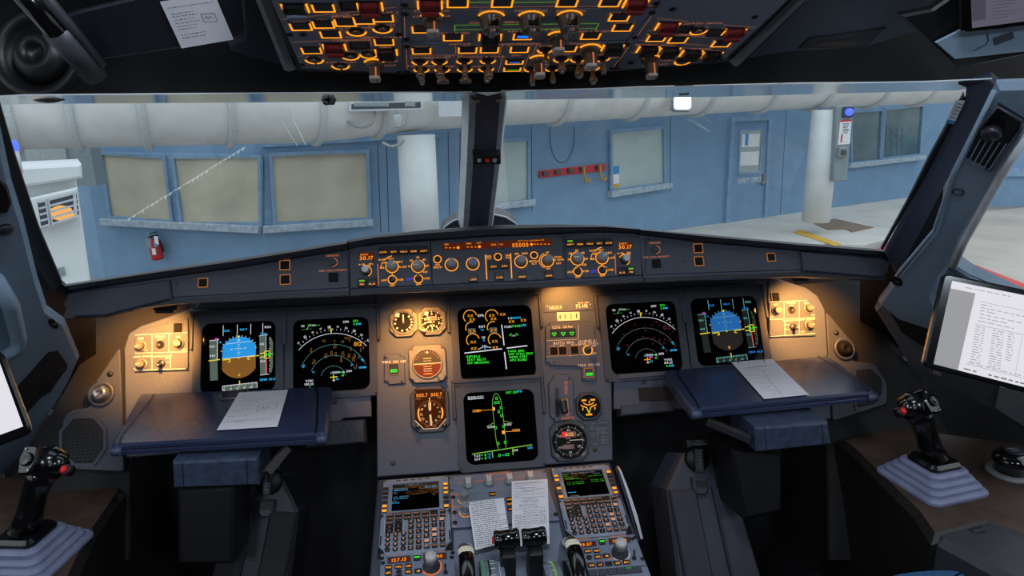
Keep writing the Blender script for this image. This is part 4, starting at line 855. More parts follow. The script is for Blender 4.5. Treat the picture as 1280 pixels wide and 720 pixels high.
T = gauge('attitude_indicator', 'square grey standby attitude indicator with orange horizon ball', (534.5, 455), 46, 47, 7, r=17)
mb = MB(); r = T.r
def hemi(k, s): 
    mb.add([(r*cos(rad(a)), r*sin(rad(a))+0, .0074) for a in range(0 if s > 0 else -180, (181 if s > 0 else 1), 10)], [tuple(range(19))], k)
mat('ball_sky', (70, 62, 46), .5, spec=.2); mat('ball_earth', (92, 40, 14), .5, spec=.2)
hemi('ball_sky', 1); hemi('ball_earth', -1); mb.line((-r, 0), (r, 0), .0016, z, 'cream')
for y in (-.55, -.38, -.2, .2, .38): mb.line((-r*.3, r*y), (r*.3, r*y), .0008, z, 'print_white')
tick_ring(mb, (0, 0), r*.82, r*.98, 11, .0014, z, 'amber_dim', 25, 155); mb.poly([(-.003, r*.78), (.003, r*.78), (0, r*.95)], z, 'cream'); mb.poly([(-r*.4, -r*.8), (r*.4, -r*.8), (r*.2, -r*.7), (-r*.2, -r*.7)], z, 'orange_paint')
mb.line((-r*.6, -.0012), (-r*.2, -.0012), .002, z+.0004, 'orange_paint'); mb.line((r*.2, -.0012), (r*.6, -.0012), .002, z+.0004, 'orange_paint'); T.part('horizon_ball', mb)
knob(T, T.uv(552, 472), .0085, .009, 'gauge_rim', .007, name='cage_knob', ridged=True)
# radio magnetic indicator
T = gauge('radio_magnetic_indicator', 'tall amber lit compass card reading 000.7 twice', (537.5, 512), 47, 56, 9, r=10, k='bezel'); 
for o in [o for o in T.o.children if o.name.startswith('rim_ring')]: bpy.data.objects.remove(o)
Q = T.Q; T.zx, T.zy, T.zs = 470, 475, 10.59
mb = MB(); mb.prism(Q((505, 130), (915, 118), (930, 515), (820, 640), (635, 650), (520, 540)), .007, .0074, 'gauge_face'); mat('ddrmi_lit', (20, 10, 4), .8, spec=.1, emis=(150, 70, 15), es=.12); mb.poly(Q((505, 130), (915, 118), (930, 515), (820, 640), (635, 650), (520, 540)), .0077, 'ddrmi_lit')
k = T.k/10.59; c = T.q(722, 440); z = .0081
for s_, x, y in (('000.7', 610, 205), ('000.7', 800, 195)): mb.text(s_, *T.q(x, y), 48*k, z, 'orange_lcd', w=150*k)
mb.text('VOR 1', *T.q(563, 253), 18*k, z, 'amber_dim'); mb.text('DME 2', *T.q(850, 235), 18*k, z, 'amber_dim')
tick_ring(mb, c, 150*k, 172*k, 36, 5*k, z, 'amber_dim')
for i in range(12): a = rad(90-30*i+4); mb.text(str(i*3), c[0]+122*k*cos(a), c[1]+122*k*sin(a), 26*k, z, 'cream', a-pi/2)
for a0, a1 in ((155, 215), (-30, 22)): mb.arc(c, 160*k, 20*k, a0, a1, z+.0002, 'amber', 14)
mb.text('ADF   VOR', *T.q(730, 615), 18*k, z, 'amber_dim'); T.part('compass_card', mb)
mb = MB(); mb.line(T.q(710, 235), T.q(716, 415), 14*k, z+.0005, 'orange_lcd'); mb.line(T.q(712, 300), T.q(714, 400), 34*k, z+.0004, 'cream'); mb.line(T.q(720, 460), T.q(733, 605), 24*k, z+.0004, 'cream'); T.part('needle', mb)
mb = MB(); mb.path(Q((520, 540), (635, 650), (820, 640), (930, 515)), 10*k, .0082, 'cream'); T.part('glass_edge', mb)
for x, y in ((555, 622), (905, 600)): knob(T, T.q(x, y), .005, .009, 'key_black', .007, mark=pi/2, name='selector_knob')
# TERR ON ND plates
def terr(label, px, btn, txt, scr):
    T = Th('terrain_switch_unit', label, 'control panel', MP.off(.0004), btn); mb = MB(); mb.prism(T.P(*px), -.0004, .0006, 'black'); mb.prism(inset(ccw(T.P(*px)), .0012), .0006, .004, 'panel', .0008); T.part('panel_plate', mb)
    mb = MB(); a = T.uv(*txt); mb.text('TERR ON ND', a[0], a[1], .0052, .0043, 'print_white'); T.part('legend', mb)
    square_button(T, (0, 0), .0185, .0205, .003, .004, edge='amber_frame'); mb = MB(); mb.prism(rr(-.007, -.0078, .007, -.0008, .001), .0072, .0076, 'green'); mb.text('ON', 0, -.0042, .0036, .008, 'key_black'); T.part('lit_legend', mb)
    for s_ in scr: screw(T, T.uv(*s_), .0032, z=.004)
terr('grey plate with green lit terrain button left of the attitude indicator', [(480, 443), (500, 442), (501, 445), (506, 445), (507, 480), (486, 481.5), (485, 478), (480, 477)], (492.5, 461.5), (492.5, 452.5), ((483.5, 447), (502.5, 476.5)))
# gear panel
T = Th('landing_gear_unit', 'gear indicator and autobrake panel with three green triangles, at the centre right', 'control panel', MP.off(.0004), (712, 430), z=(640, 360, 4))
o_ = [(185, 176), (390, 165), (393, 178), (416, 190), (418, 345), (345, 398), (190, 392), (184, 380), (168, 376), (168, 188)]
mb = MB(); mb.prism(T.Q(*[(183, 176), (391, 165), (394, 180), (414, 192), (420, 462), (408, 468), (352, 466), (346, 456), (345, 394), (190, 390), (186, 378), (166, 372), (165, 190), (183, 184)]), -.0004, .0006, 'black')
mb.prism(inset(ccw(T.Q(*[(183, 176), (391, 165), (394, 180), (414, 192), (420, 462), (408, 468), (352, 466), (346, 456), (345, 394), (190, 390), (186, 378), (166, 372), (165, 190), (183, 184)])), .0012), .0006, .004, 'panel', .0008); T.part('panel_plate', mb)
mb = MB(); z = .0043
mb.text('LDG GEAR', *T.q(252, 196), .006, z, 'print_white'); mb.text('AUTO BRK', *T.q(257, 275), .006, z, 'print_white'); mb.text('A/SKID &', *T.q(376, 266), .0055, z, 'print_white'); mb.text('N/W STRG', *T.q(378, 280), .0055, z, 'print_white'); mb.text('LO', *T.q(206, 291), .004, z, 'print_white'); mb.text('MED', *T.q(250, 289), .004, z, 'print_white'); mb.text('MAX', *T.q(310, 286), .004, z, 'print_white'); mb.text('TERR ON ND', *T.q(382, 386), .0052, z, 'print_white'); mb.text('ON', *T.q(408, 290), .004, z, 'print_white'); mb.text('OFF', *T.q(408, 328), .004, z, 'print_white')
for a, b in (((170, 265), (330, 257)), ((332, 260), (332, 330)), ((330, 185), (330, 255)), ((172, 345), (330, 338)), ((340, 336), (410, 332))): mb.line(T.q(*a), T.q(*b), .0009, z, 'print_white')
T.part('legend', mb)
mb = MB(); mb.prism(rpoly(T.Q((188, 208), (316, 203), (317, 244), (190, 250)), .002), .004, .0046, 'black'); w_ = T.part('gear_window', mb)
for x, y in ((209, 228), (254, 226), (297, 224)):
    mb = MB(); c = T.q(x, y); mb.prism(rr(c[0]-.0075, c[1]-.0075, c[0]+.0075, c[1]+.0075, .001, 2), .0046, .0056, 'key_black'); c2 = (c[0]-.0002, c[1]-.003); mb.path([(c2[0]-.0048, c2[1]+.0033), (c2[0]+.0048, c2[1]+.0033), (c2[0], c2[1]-.0038)], .0016, .006, 'green', True); T.part('gear_light', mb, w_, 'green triangle light')
for x, y in ((208, 317), (252, 315), (311, 312)): square_button(T, T.q(x, y), .0165, .017, .003, .004, k='gauge_face', edge='amber_frame', name='autobrake_button')
toggle(T, T.q(377, 312), .0085, .02, .3, .004, 'knob_grey', 'amber')
c = T.q(383, 424); square_button(T, c, .0165, .017, .003, .004, edge='amber_frame', name='terrain_button'); mb = MB(); mb.prism(rr(c[0]-.0068, c[1]-.007, c[0]+.0068, c[1]-.0005, .001), .0072, .0076, 'green'); mb.text('ON', c[0], c[1]-.0038, .0034, .008, 'key_black'); T.part('lit_legend', mb)
for x, y in ((293, 182), (210, 371), (358, 452)): screw(T, T.q(x, y), .0032, z=.004)
# registration plate and number placard
T = Th('placard', 'upper placard with registration letters N821UA and PS-HR under the warm lamp', 'placard', MP.off(.0004), (710, 382), z=(670, 370, 14.12)); mb = MB(); mb.prism(T.Q((140, 90), (1010, 50), (1020, 250), (140, 295)), 0, .0015, 'panel', .0006); T.part('plate', mb)
mb = MB(); mb.text('N821UA', *T.q(345, 205), .0082, .0018, 'cream', rad(1), w=.0292); mb.text('PS-HR', *T.q(810, 178), .0092, .0018, 'cream', rad(1), w=.0275); mb.text('SELCAL CODE', *T.q(835, 118), .0035, .0018, 'print_white', w=.025); T.part('lettering', mb)
for x, y in ((195, 188), (952, 150)): screw(T, T.q(x, y), .0016, z=.0015, k='cream')
T = Th('placard', 'small cream number placard reading 4021 above the gear lights', 'placard', MP.off(.0004), (710, 396), z=(670, 370, 14.12)); mb = MB(); mb.prism(T.Q((368, 290), (765, 280), (770, 425), (378, 450)), 0, .0012, 'cream', .0003); T.part('plate', mb)
mb = MB()
for s_, x, y in (('4', 422, 368), ('0', 517, 362), ('2', 615, 358), ('1', 712, 352)): mb.text(s_, *T.q(x, y), .0112, .0015, 'key_black', rad(1), w=(.0045 if s_ != '1' else .0026))
T.part('lettering', mb)
# gear lever panel
T = Th('gear_lever_unit', 'eight sided gear lever panel with up and down arrows', 'control panel', MP.off(.0004), (700, 498), z=(640, 360, 4))
o_ = [(182, 482), (215, 438), (275, 436), (303, 462), (308, 630), (282, 662), (216, 668), (188, 635)]
mb = MB(); mb.prism(inset(ccw(T.Q(*o_)), -.0018), -.0004, .0008, 'black'); mb.prism(T.Q(*o_), .0008, .005, 'panel', .0012); T.part('panel_plate', mb)
mb = MB(); mb.prism(rpoly(T.Q((211, 500), (233, 500), (237, 645), (216, 648)), .003), .005, .0054, 'black'); T.part('slot', mb)
mb = MB(); z = .0054; g = 'amber_dim'; mb.text('UP', *T.q(268, 475), .0055, z, g); mb.text('DOWN', *T.q(277, 650), .0055, z, g)
mb.path(T.Q((264, 530), (264, 500), (259, 500), (268, 484), (277, 500), (273, 500), (273, 530)), .0011, z, g, True); mb.path(T.Q((266, 555), (276, 555), (279, 625), (284, 625), (276, 638), (266, 625), (271, 625)), .0011, z, g, True); T.part('legend', mb)
mb = MB(); a = T.q(225, 560); b = T.q(236, 600); mb.tube([(a[0], a[1], .004), (a[0]+.002, a[1]-.006, .03), (b[0], b[1], .05)], .0045, 'knob_dark', 10); mb.X = Mx.Translation((b[0], b[1], .055)) @ Mx.Rotation(rad(8), 4, 'Z'); mb.prism(rr(-.0075, -.016, .0075, .016, .006), -.006, .008, 'black', .004); mb.X = None; T.part('gear_lever', mb)
for x, y in ((285, 452), (203, 648)): screw(T, T.q(x, y), .0028, z=.005)
# brake pressure indicator
T = gauge('brake_indicator', 'octagonal dial with orange brake pressure tree symbol', (735.5, 508), 31, 33, 8, r=12.5, k='bezel', rim='gauge_face'); T.zx, T.zy, T.zs = 670, 465, 12.8
mb = MB(); mb.disc((0, 0), T.r, .0074, 'gauge_face', 30); k = T.k/12.8; z = .0079; A = 'amber_g'
for x, y, w_ in ((755, 457, 76), (897, 448, 76), (838, 683, 100)): c = T.q(x, y); mb.poly(rr(c[0]-w_*k/2, c[1]-14*k, c[0]+w_*k/2, c[1]+14*k, .0002, 1), z, A)
for p in ([(745, 495), (790, 525), (838, 530), (880, 518), (912, 490)], [(705, 535), (755, 560), (800, 570)], [(955, 522), (905, 545), (862, 570)]): mb.path(T.Q(*p), 16*k, z, A)
for p in ([(800, 570), (818, 620), (838, 660)], [(862, 570), (852, 610), (838, 660)]): mb.path(T.Q(*p), 12*k, z, 'yellow_g')
for x, y in ((738, 592), (930, 580), (842, 485)): mb.line(T.q(x, y-20), T.q(x, y+22), 18*k, z, A)
T.part('dial', mb)
# chronometer
T = gauge('chronometer', 'black round clock with red digits at the bottom right of the centre board', (711, 551.5), 46, 47, 8, r=19.2, k='bezel', rim='gauge_face'); T.zx, T.zy, T.zs = 670, 515, 12.8
mb = MB(); r = T.r; mb.disc((0, 0), r, .0074, 'gauge_face', 36); z = .0079; c = (0, 0); tick_ring(mb, c, r*.84, r*.9, 60, .0005, z, 'print_white'); tick_ring(mb, c, r*.82, r*.98, 12, .001, z, 'print_white')
for s_, a in (('60', 90), ('10', 30), ('20', -30), ('30', -90), ('40', 210), ('50', 150)): mb.text(s_, r*.7*cos(rad(a)), r*.7*sin(rad(a)), .0046, z, 'print_white')
q = T.Q((400, 318), (628, 310), (630, 398), (405, 408)); mb.poly(q, z, 'lcd_bg'); mb.poly(T.Q((400, 318), (480, 315), (483, 404), (405, 408)), z+.0001, 'red_g'); mb.text('13:22', *T.q(520, 358), .0062, z+.0003, 'amber', w=.017); mb.text('UTC', *T.q(505, 424), .0028, z, 'print_white'); mb.text('CHR', *T.q(508, 490), .0028, z, 'print_white'); mb.poly(T.Q((415, 525), (600, 518), (602, 590), (418, 596)), z, 'lcd_bg'); mb.text('0', *T.q(575, 556), .006, z+.0002, 'red_soft'); T.part('dial', mb)
mb = MB(); mb.line(T.q(525, 455), T.q(742, 438), .0016, z+.001, 'print_white'); T.part('needle', mb)
for x, y in ((315, 278), (728, 248)): knob(T, T.q(x, y), .0034, .005, 'gauge_rim', .007, name='clock_button')
for x, y in ((335, 690), (745, 670)): mb = MB(); c = T.q(x, y); mb.X = Mx.Translation((c[0], c[1], 0)) @ Mx.Rotation(rad(45 if x > 500 else -45), 4, 'Z'); mb.prism(rr(-.0052, -.0036, .0052, .0036, .001), .007, .0095, 'gauge_rim', .0008); mb.X = None; T.part('selector', mb)
# speed limits placard
T = Th('placard', 'dark speed limit placard of small white text beside the clock', 'placard', MP.off(.0004), (750, 545), z=(670, 515, 12.8)); mb = MB(); mb.prism(T.Q((840, 155), (1165, 145), (1180, 525), (850, 548)), 0, .001, 'panel_dark', .0003); T.part('plate', mb)
mb = MB(); k = T.uv(751, 545)[0]/12.8; z = .0013
for s_, x, y in (('VLO', 890, 232), ('VLE', 893, 268), ('VFE', 900, 380), ('FULL', 950, 510), ('EXT', 1010, 260), ('RET', 1012, 295)): mb.text(s_, *T.q(x, y), 22*k, z, 'ink_soft')
mb.text('LIMIT SPEEDS', *T.q(1005, 176), 20*k, z, 'ink_soft', w=280*k)
for i, s_ in enumerate(('250 KT', '220 KT', '230 KT', '200 KT', '185 KT', '177 KT')): mb.text(s_, *T.q(1108, 258+i*47), 20*k, z, 'ink_soft')
for a, b in (((965, 215), (970, 310)), ((1050, 235), (1055, 330)), ((860, 338), (1150, 326)), ((980, 345), (985, 490)), ((1055, 345), (1062, 520))): mb.line(T.q(*a), T.q(*b), 5*k, z, 'ink_soft')
T.part('lettering', mb)
# ================================================================ GLARESHIELD CONTROLS
GP2 = GP.off(.0008)
def sbtn(T, zx, zy, txt=None, bar=None, w=.0165, h=.0155, edge=None, tk='amber', zb=.0035, k='key_black'):
    return square_button(T, T.q(zx, zy), w, h, .004, zb, k, edge, txt, tk, bar)
def lit_ring(mb, c, r, w, z, k='amber', a0=0, a1=360):
    if a1-a0 >= 360: mb.arc(c, r, w, 0, 360, z, k, 28)
    else: mb.arc(c, r, w, a0, a1, z, k, 20)
def efis(label, crop, poly, X):
    T = Th('display_control_unit', label, 'control panel', GP2, X['c'], z=crop); z = .0035; zl = z+.0004
    mb = MB(); mb.prism(T.Q(*poly), 0, z, 'panel_dark', .0012); T.part('panel_plate', mb)
    k = T.uv(X['c'][0]+1, X['c'][1])[0]/8
    mb = MB(); mb.prism(T.Q(*X['disp']), z, z+.001, 'lcd_bg'); x, y = X['dc']; mb.text('BARO', *T.q(x-22, y-22), 18*k, z+.0014, 'orange_lcd'); mb.text('30.17', *T.q(x, y+12), 38*k, z+.0014, 'orange_lcd', w=136*k); T.part('pressure_readout', mb)
    for x, y, s_, g in X['btn']: sbtn(T, x, y, s_, 'lime' if g else None)
    mb = MB(); A = 'amber'
    for s_, x, y, h in X['txt']: mb.text(s_, *T.q(x, y), h*k, zl, A, rad(1))
    x, y = X['mode']; c = T.q(x, y); lit_ring(mb, c, 62*k, 9*k, zl)
    mb.path(T.Q((x-62, y-35), (x-98, y-40), (x-118, y+15), (x-75, y+15)), 5*k, zl, A); mb.path(T.Q((x-70, y-70), (x-40, y-95), (x, y-108)), 7*k, zl, A)
    x2, y2 = X['rng']; c2 = T.q(x2, y2); lit_ring(mb, c2, 66*k, 8*k, zl)
    for (tx, ty), (kx, ky) in ((X['t1'], (x, y)), (X['t2'], (x2, y2))): lit_ring(mb, T.q(tx, ty), 42*k, 9*k, zl); mb.line(T.q(kx, ky+66), T.q(tx, ty-44), 6*k, zl, A)
    bx, by = X['baro']; cb = T.q(bx-X['bo']*.4, by); lit_ring(mb, cb, 52*k, 7*k, zl, 'amber', -70, 150); mb.path(T.Q((bx-35, by-42), (bx-28, by-58), (bx+35, by-60), (bx+38, by-45)), 6*k, zl, A)
    mb.line(T.q(*X['ln'][0]), T.q(*X['ln'][1]), 9*k, zl, 'amber_line'); T.part('legend', mb)
    knob(T, c, 52*k, .014, 'knob_grey', z, None, rad(35), name='mode_knob'); knob(T, c2, 54*k, .014, 'knob_grey', z, None, rad(178), name='range_knob')
    mb = MB(); d = X['bo']*k; mb.cyl(cb, 44*k, z, z+.009, 'key_black'); mb.tube([(cb[0], cb[1], z+.009), (cb[0], cb[1], z+.02)], 36*k, 'knob_grey', 20, rs=[40*k, 34*k]); mb.disc((cb[0], cb[1]), 34*k, z+.0202, 'knob_white'); T.part('pressure_knob', mb)
    for i, (tx, ty) in enumerate((X['t1'], X['t2'])): toggle(T, T.q(tx, ty), 34*k, .016, X['ta'][i], z, 'metal')
    mb = MB(); px, py = X['st']; c = T.q(px, py); mb.X = Mx.Translation((c[0], c[1], 0)) @ Mx.Rotation(rad(8), 4, 'Z'); mb.prism(rr(-34*k, -15*k, 34*k, 15*k, .0005, 1), z, z+.0005, 'purple'); mb.X = None; T.part('sticker', mb, label='purple sticker')
    for x, y in X['scr']: screw(T, T.q(x, y), .0022, z=z)
efis('left glareshield panel with baro readout and five keys above the left pilot screen', (430, 280, 8), [(52, 240), (862, 168), (882, 612), (68, 652)], dict(c=(487, 330), disp=[(148, 292), (305, 286), (306, 360), (150, 368)], dc=(228, 335),
  btn=[(395, 278, 'CSTR', 0), (498, 275, 'WPT', 0), (598, 272, 'VOR.D', 0), (698, 268, 'NDB', 0), (798, 265, 'ARPT', 0), (184, 596, 'FD', 1), (285, 591, 'ILS', 0)],
  txt=[('in Hg', 182, 408, 18), ('hPa', 272, 404, 18), ('ROSE', 383, 362, 18), ('VOR', 408, 392, 15), ('NAV', 472, 352, 17), ('ARC', 556, 383, 20), ('PLAN', 588, 434, 20), ('ILS', 385, 438, 17), ('10', 655, 428, 20), ('20', 672, 370, 20), ('40', 738, 338, 20), ('80', 803, 362, 20), ('160', 830, 422, 20), ('320', 812, 484, 20), ('ADF', 402, 568, 20), ('VOR', 566, 562, 20), ('OFF', 485, 620, 20), ('VOR', 828, 549, 20), ('OFF', 746, 608, 20)],
  mode=(482, 432), rng=(742, 428), t1=(485, 561), t2=(745, 553), ta=(pi/2, 0), baro=(225, 478), bo=0, ln=[(340, 405), (347, 614)], st=(655, 555), scr=[(76, 267), (90, 628), (832, 186), (850, 598)]))
efis('right glareshield panel with baro readout and five keys, leftmost key lit green', (660, 280, 8), [(360, 112), (1112, 118), (1138, 518), (375, 552)], dict(c=(752, 322), disp=[(888, 190), (1036, 184), (1038, 246), (892, 252)], dc=(966, 224),
  btn=[(416, 200, 'ARPT', 1), (513, 198, 'NDB', 0), (609, 194, 'VOR.D', 0), (704, 190, 'WPT', 0), (797, 186, 'CSTR', 0), (930, 480, 'ILS', 0), (1022, 474, 'FD', 1)],
  txt=[('in Hg', 920, 297, 18), ('hPa', 1003, 292, 18), ('ROSE', 643, 272, 18), ('VOR', 660, 300, 15), ('NAV', 724, 263, 17), ('ARC', 804, 294, 20), ('PLAN', 828, 342, 20), ('ILS', 640, 348, 17), ('10', 407, 360, 20), ('20', 419, 300, 20), ('40', 482, 271, 20), ('80', 546, 294, 20), ('160', 575, 353, 20), ('320', 558, 412, 20), ('ADF', 418, 485, 20), ('VOR', 572, 477, 20), ('OFF', 495, 535, 20), ('VOR', 820, 463, 20), ('OFF', 740, 521, 20)],
  mode=(735, 345), rng=(490, 352), t1=(740, 466), t2=(494, 480), ta=(pi/2, 0), baro=(975, 365), bo=40, ln=[(864, 306), (873, 506)], st=(655, 477), scr=[(372, 130), (396, 532), (1090, 146), (1108, 496)]))
T = Th('flight_control_unit', 'middle autopilot panel with amber 05000 readout in the glareshield', 'control panel', GP2, (620, 325), z=(530, 280, 8)); z = .0035; zl = z+.0004
mb = MB(); mb.prism(T.Q((66, 172), (1380, 108), (1398, 555), (84, 612)), 0, z, 'panel_dark', .0012); T.part('panel_plate', mb); k = T.uv(621, 325)[0]/8
mb = MB(); mb.prism(T.Q((185, 204), (1276, 154), (1278, 222), (188, 270)), z, z+.001, 'lcd_bg'); zt = z+.0014; O = 'orange_lcd'
for s_, x, y, h in (('SPD', 225, 212, 16), ('HDG', 447, 202, 16), ('LAT', 550, 196, 16), ('HDG', 694, 214, 16), ('V/S', 770, 212, 16), ('ALT', 958, 175, 14), ('LVL/CH', 1090, 172, 14), ('V/S', 1180, 168, 14)): mb.text(s_, *T.q(x, y), h*k, zt, O)
for xs, y in (((222, 262, 302), 246), ((437, 476, 515), 238), ((1105, 1135, 1170, 1206, 1244), 209)):
    for x in xs: mb.line(T.q(x-10, y), T.q(x+10, y-1), 7*k, zt, O)
for x, y in ((341, 243), (554, 234), (1072, 211)): mb.disc(T.q(x, y), 15*k, zt, 'orange_lcd', 14)
mb.text('05000', *T.q(960, 217), 44*k, zt, O, w=164*k); mb.line(T.q(739, 178), T.q(741, 244), 8*k, zt+.0002, 'gauge_rim'); mb.line(T.q(985, 175), T.q(1040, 173), 3*k, zt, O); mb.line(T.q(1125, 171), T.q(1160, 169), 3*k, zt, O); T.part('readout_strip', mb)
mb = MB(); A = 'amber'
for x, y, r in ((135, 358, 37), (738, 333, 35), (1098, 318, 35)): lit_ring(mb, T.q(x, y), r*k, 9*k, zl)
for x, y in ((275, 412), (487, 403), (968, 381), (1232, 372)): lit_ring(mb, T.q(x, y), 63*k, 9*k, zl)
lit_ring(mb, T.q(1232, 372), 82*k, 6*k, zl, 'amber', 110, 245)
for s_, x, y, h in (('SPD', 135, 414, 18), ('MACH', 137, 438, 18), ('HDG', 645, 328, 17), ('V/S', 648, 350, 17), ('TRK', 836, 320, 17), ('FPA', 838, 342, 17), ('100', 926, 303, 20), ('1000', 1006, 299, 20), ('METRIC', 1098, 377, 18), ('ALT', 1100, 402, 18), ('UP', 1230, 290, 18), ('DN', 1240, 450, 18), ('PUSH', 1338, 335, 19), ('TO LEVEL', 1340, 362, 17), ('OFF', 1342, 398, 19)): mb.text(s_, *T.q(x, y), h*k, zl, A)
mb.line(T.q(613, 312), T.q(628, 560), 9*k, zl, 'amber'); mb.line(T.q(864, 300), T.q(876, 550), 9*k, zl, 'amber'); T.part('legend', mb)
for x, y, r in ((135, 358, 30), (738, 333, 28), (1098, 318, 28)): mb = MB(); mb.cyl(T.q(x, y), r*k, z, z+.004, 'key_black'); T.part('round_button', mb)
for i, (x, y) in enumerate(((275, 412), (487, 403), (968, 381), (1232, 372))): knob(T, T.q(x, y), 46*k, .017, 'knob_grey', z, None, name='selector_knob')
mb = MB(); c = T.q(490, 398); mb.path([(c[0]-22*k, c[1]-14*k), (c[0]+20*k, c[1]-14*k), (c[0], c[1]+22*k)], 6*k, z+.0176, 'purple', True); T.part('heading_mark', mb, label='blue triangle mark on the knob')
for x, y, s_ in ((492, 547, 'LOC'), (690, 420, 'AP1'), (800, 415, 'AP2'), (750, 528, 'A/THR'), (978, 522, 'EXPED'), (1242, 511, 'APPR')): sbtn(T, x, y, s_)
for x, y in ((90, 188), (380, 580), (1118, 546), (1362, 132)): screw(T, T.q(x, y), .0022, z=z)
# wing panels
def wing(label, px, X):
    T = Th('warning_light_unit', label, 'control panel', GP2, X['c']); z = .0025; q = T.P(*px)
    mb = MB(); mb.prism(q, 0, z, 'panel_dark', .001); T.part('panel_plate', mb); mb = MB()
    for s_, x, y, h in X['txt']: mb.text(s_, *T.uv(x, y), h, z+.0003, 'amber_dim')
    T.part('legend', mb)
    x, y = X['chr']; c = T.uv(x, y); mb = MB(); mb.lathe([(.0085, z), (.0085, z+.003), (.0068, z+.003), (.0066, z+.0015), (.004, z+.0015), (.0038, z+.004), (0, z+.004)], 'knob_dark', c, 18); mb.arc(c, .0078, .0012, -100, 80, z+.0034, 'amber_dim', 14); T.part('chrono_button', mb)
    for x, y, w, e in X['sq']: square_button(T, T.uv(x, y), w, w, .003, z, 'gauge_face', e)
    for x, y in X['scr']: screw(T, T.uv(x, y), .0025, z=z)
wing('left side panel of the glareshield with chrono button and three square lights', [(214, 350), (434, 315), (436, 360), (216, 372)], dict(c=(330, 345), txt=[('CHRONO', 416, 320, .0035), ('SIDE STICK PRIORITY', 417, 338.5, .0033)], chr=(417, 329), sq=[(417, 347), (356.5, 332), (357, 350), (254.5, 354)] and [(417, 347, .0165, None), (356.5, 332, .0155, 'amber_frame'), (357, 350, .0155, 'amber_frame'), (254.5, 354, .014, 'amber_frame')], scr=[(292, 345), (376, 349), (425, 316), (222, 355)]))
wing('right side panel of the glareshield with chrono button and three square lights', [(807, 297), (1000, 317), (1003, 337), (806, 344)], dict(c=(905, 320), txt=[('CHRONO', 818, 304, .0035), ('SIDE STICK PRIORITY', 820, 321.5, .0033)], chr=(819, 313), sq=[(820, 330, .0165, None), (872, 311, .0155, 'amber_frame'), (873, 327, .0155, 'amber_frame'), (963, 322, .014, 'amber_frame')], scr=[(811, 300), (856, 327), (926, 318), (990, 321)]))
# lamps under the glareshield
def lampbody(px, label, Y, s):
    p = at_y(px[0], px[1], Y); T = Th('map_lamp', label, 'lamp', Pl(p, RT, UP), px)
    mb = MB(); mb.prism([(-.016, -.006), (.016, -.006), (.018, .012), (-.018, .012)], -.03, .0, 'black', .003); mb.prism([(-.012, -.012), (.012, -.012), (.013, -.004), (-.013, -.004)], -.025, .0, 'glare', .002); T.part('housing', mb)
lampbody((201, 384), 'small black lamp under the left end of the glareshield', 1.33, -1); lampbody((1005, 345), 'small black lamp under the right end of the glareshield', 1.33, 1)

def flood(px, Y, Z, label):
    p = at_y(px[0], px[1], Y); p.z = Z; T = Th('flood_lamp', label, 'lamp', Pl(p, (1, 0, 0), (0, -1, 0)), px); T.o.location = p; mb = MB(); mb.prism(rr(-.03, -.012, .03, .012, .004, 3), -.008, .0, 'black', .002); T.part('housing', mb); mb = MB(); mb.prism(rr(-.026, -.008, .026, .008, .003, 3), .0005, .0015, 'bulb'); T.part('lens', mb)
em('bulb', (255, 190, 110), 4)
flood((521, 362), 1.33, .913, 'warm flood lamp under the glareshield above the two small dials'); flood((712, 352), 1.39, .915, 'warm flood lamp under the glareshield above the registration placard')
# ================================================================ OVERHEAD PANEL
Z0 = .002
def ohpanel(label, px, c, crop):
    T = Th('overhead_switchboard', label, 'overhead panel', OP.off(.0004), c, z=crop); mb = MB(); q = T.P(*px); mb.prism(q, 0, Z0, 'overhead', .0008); T.part('panel_plate', mb); T.lg = MB(); return T
def o_btn(T, x, y, k='cap_grey', ring='amber', lit=None, w=.0205, h=.0155, name='push_button'):
    c = T.q(x, y); mb = MB(); x0, x1, y0, y1 = c[0]-w/2, c[0]+w/2, c[1]-h/2, c[1]+h/2; t = .0017
    if ring:
        for a, b, kk in (((x0-t, y0-t), (x1+t, y0), ring), ((x0-t, y0), (x0, y1), ring), ((x1, y0), (x1+t, y1), ring), ((x0-t, y1), (x1+t, y1+t), 'black')): mb.prism([a, (b[0], a[1]), b, (a[0], b[1])], Z0, Z0+.0012, kk)
    else: mb.frame(rr(x0-t, y0-t, x1+t, y1+t, .001, 1), rr(x0, y0, x1, y1, .001, 1), Z0, Z0+.002, 'black')
    mb.prism([(x0+.0004, y0+.0004), (x1-.0004, y0+.0004), (x1-.0004, y1-.0004), (x0+.0004, y1-.0004)], Z0, Z0+.0012, k, .0004)
    if lit: mb.poly([(x0+.003, y0+.004), (x1-.003, y0+.004), (x1-.003, y1-.005), (x0+.003, y1-.005)], Z0+.0015, lit)
    T.part(name, mb)
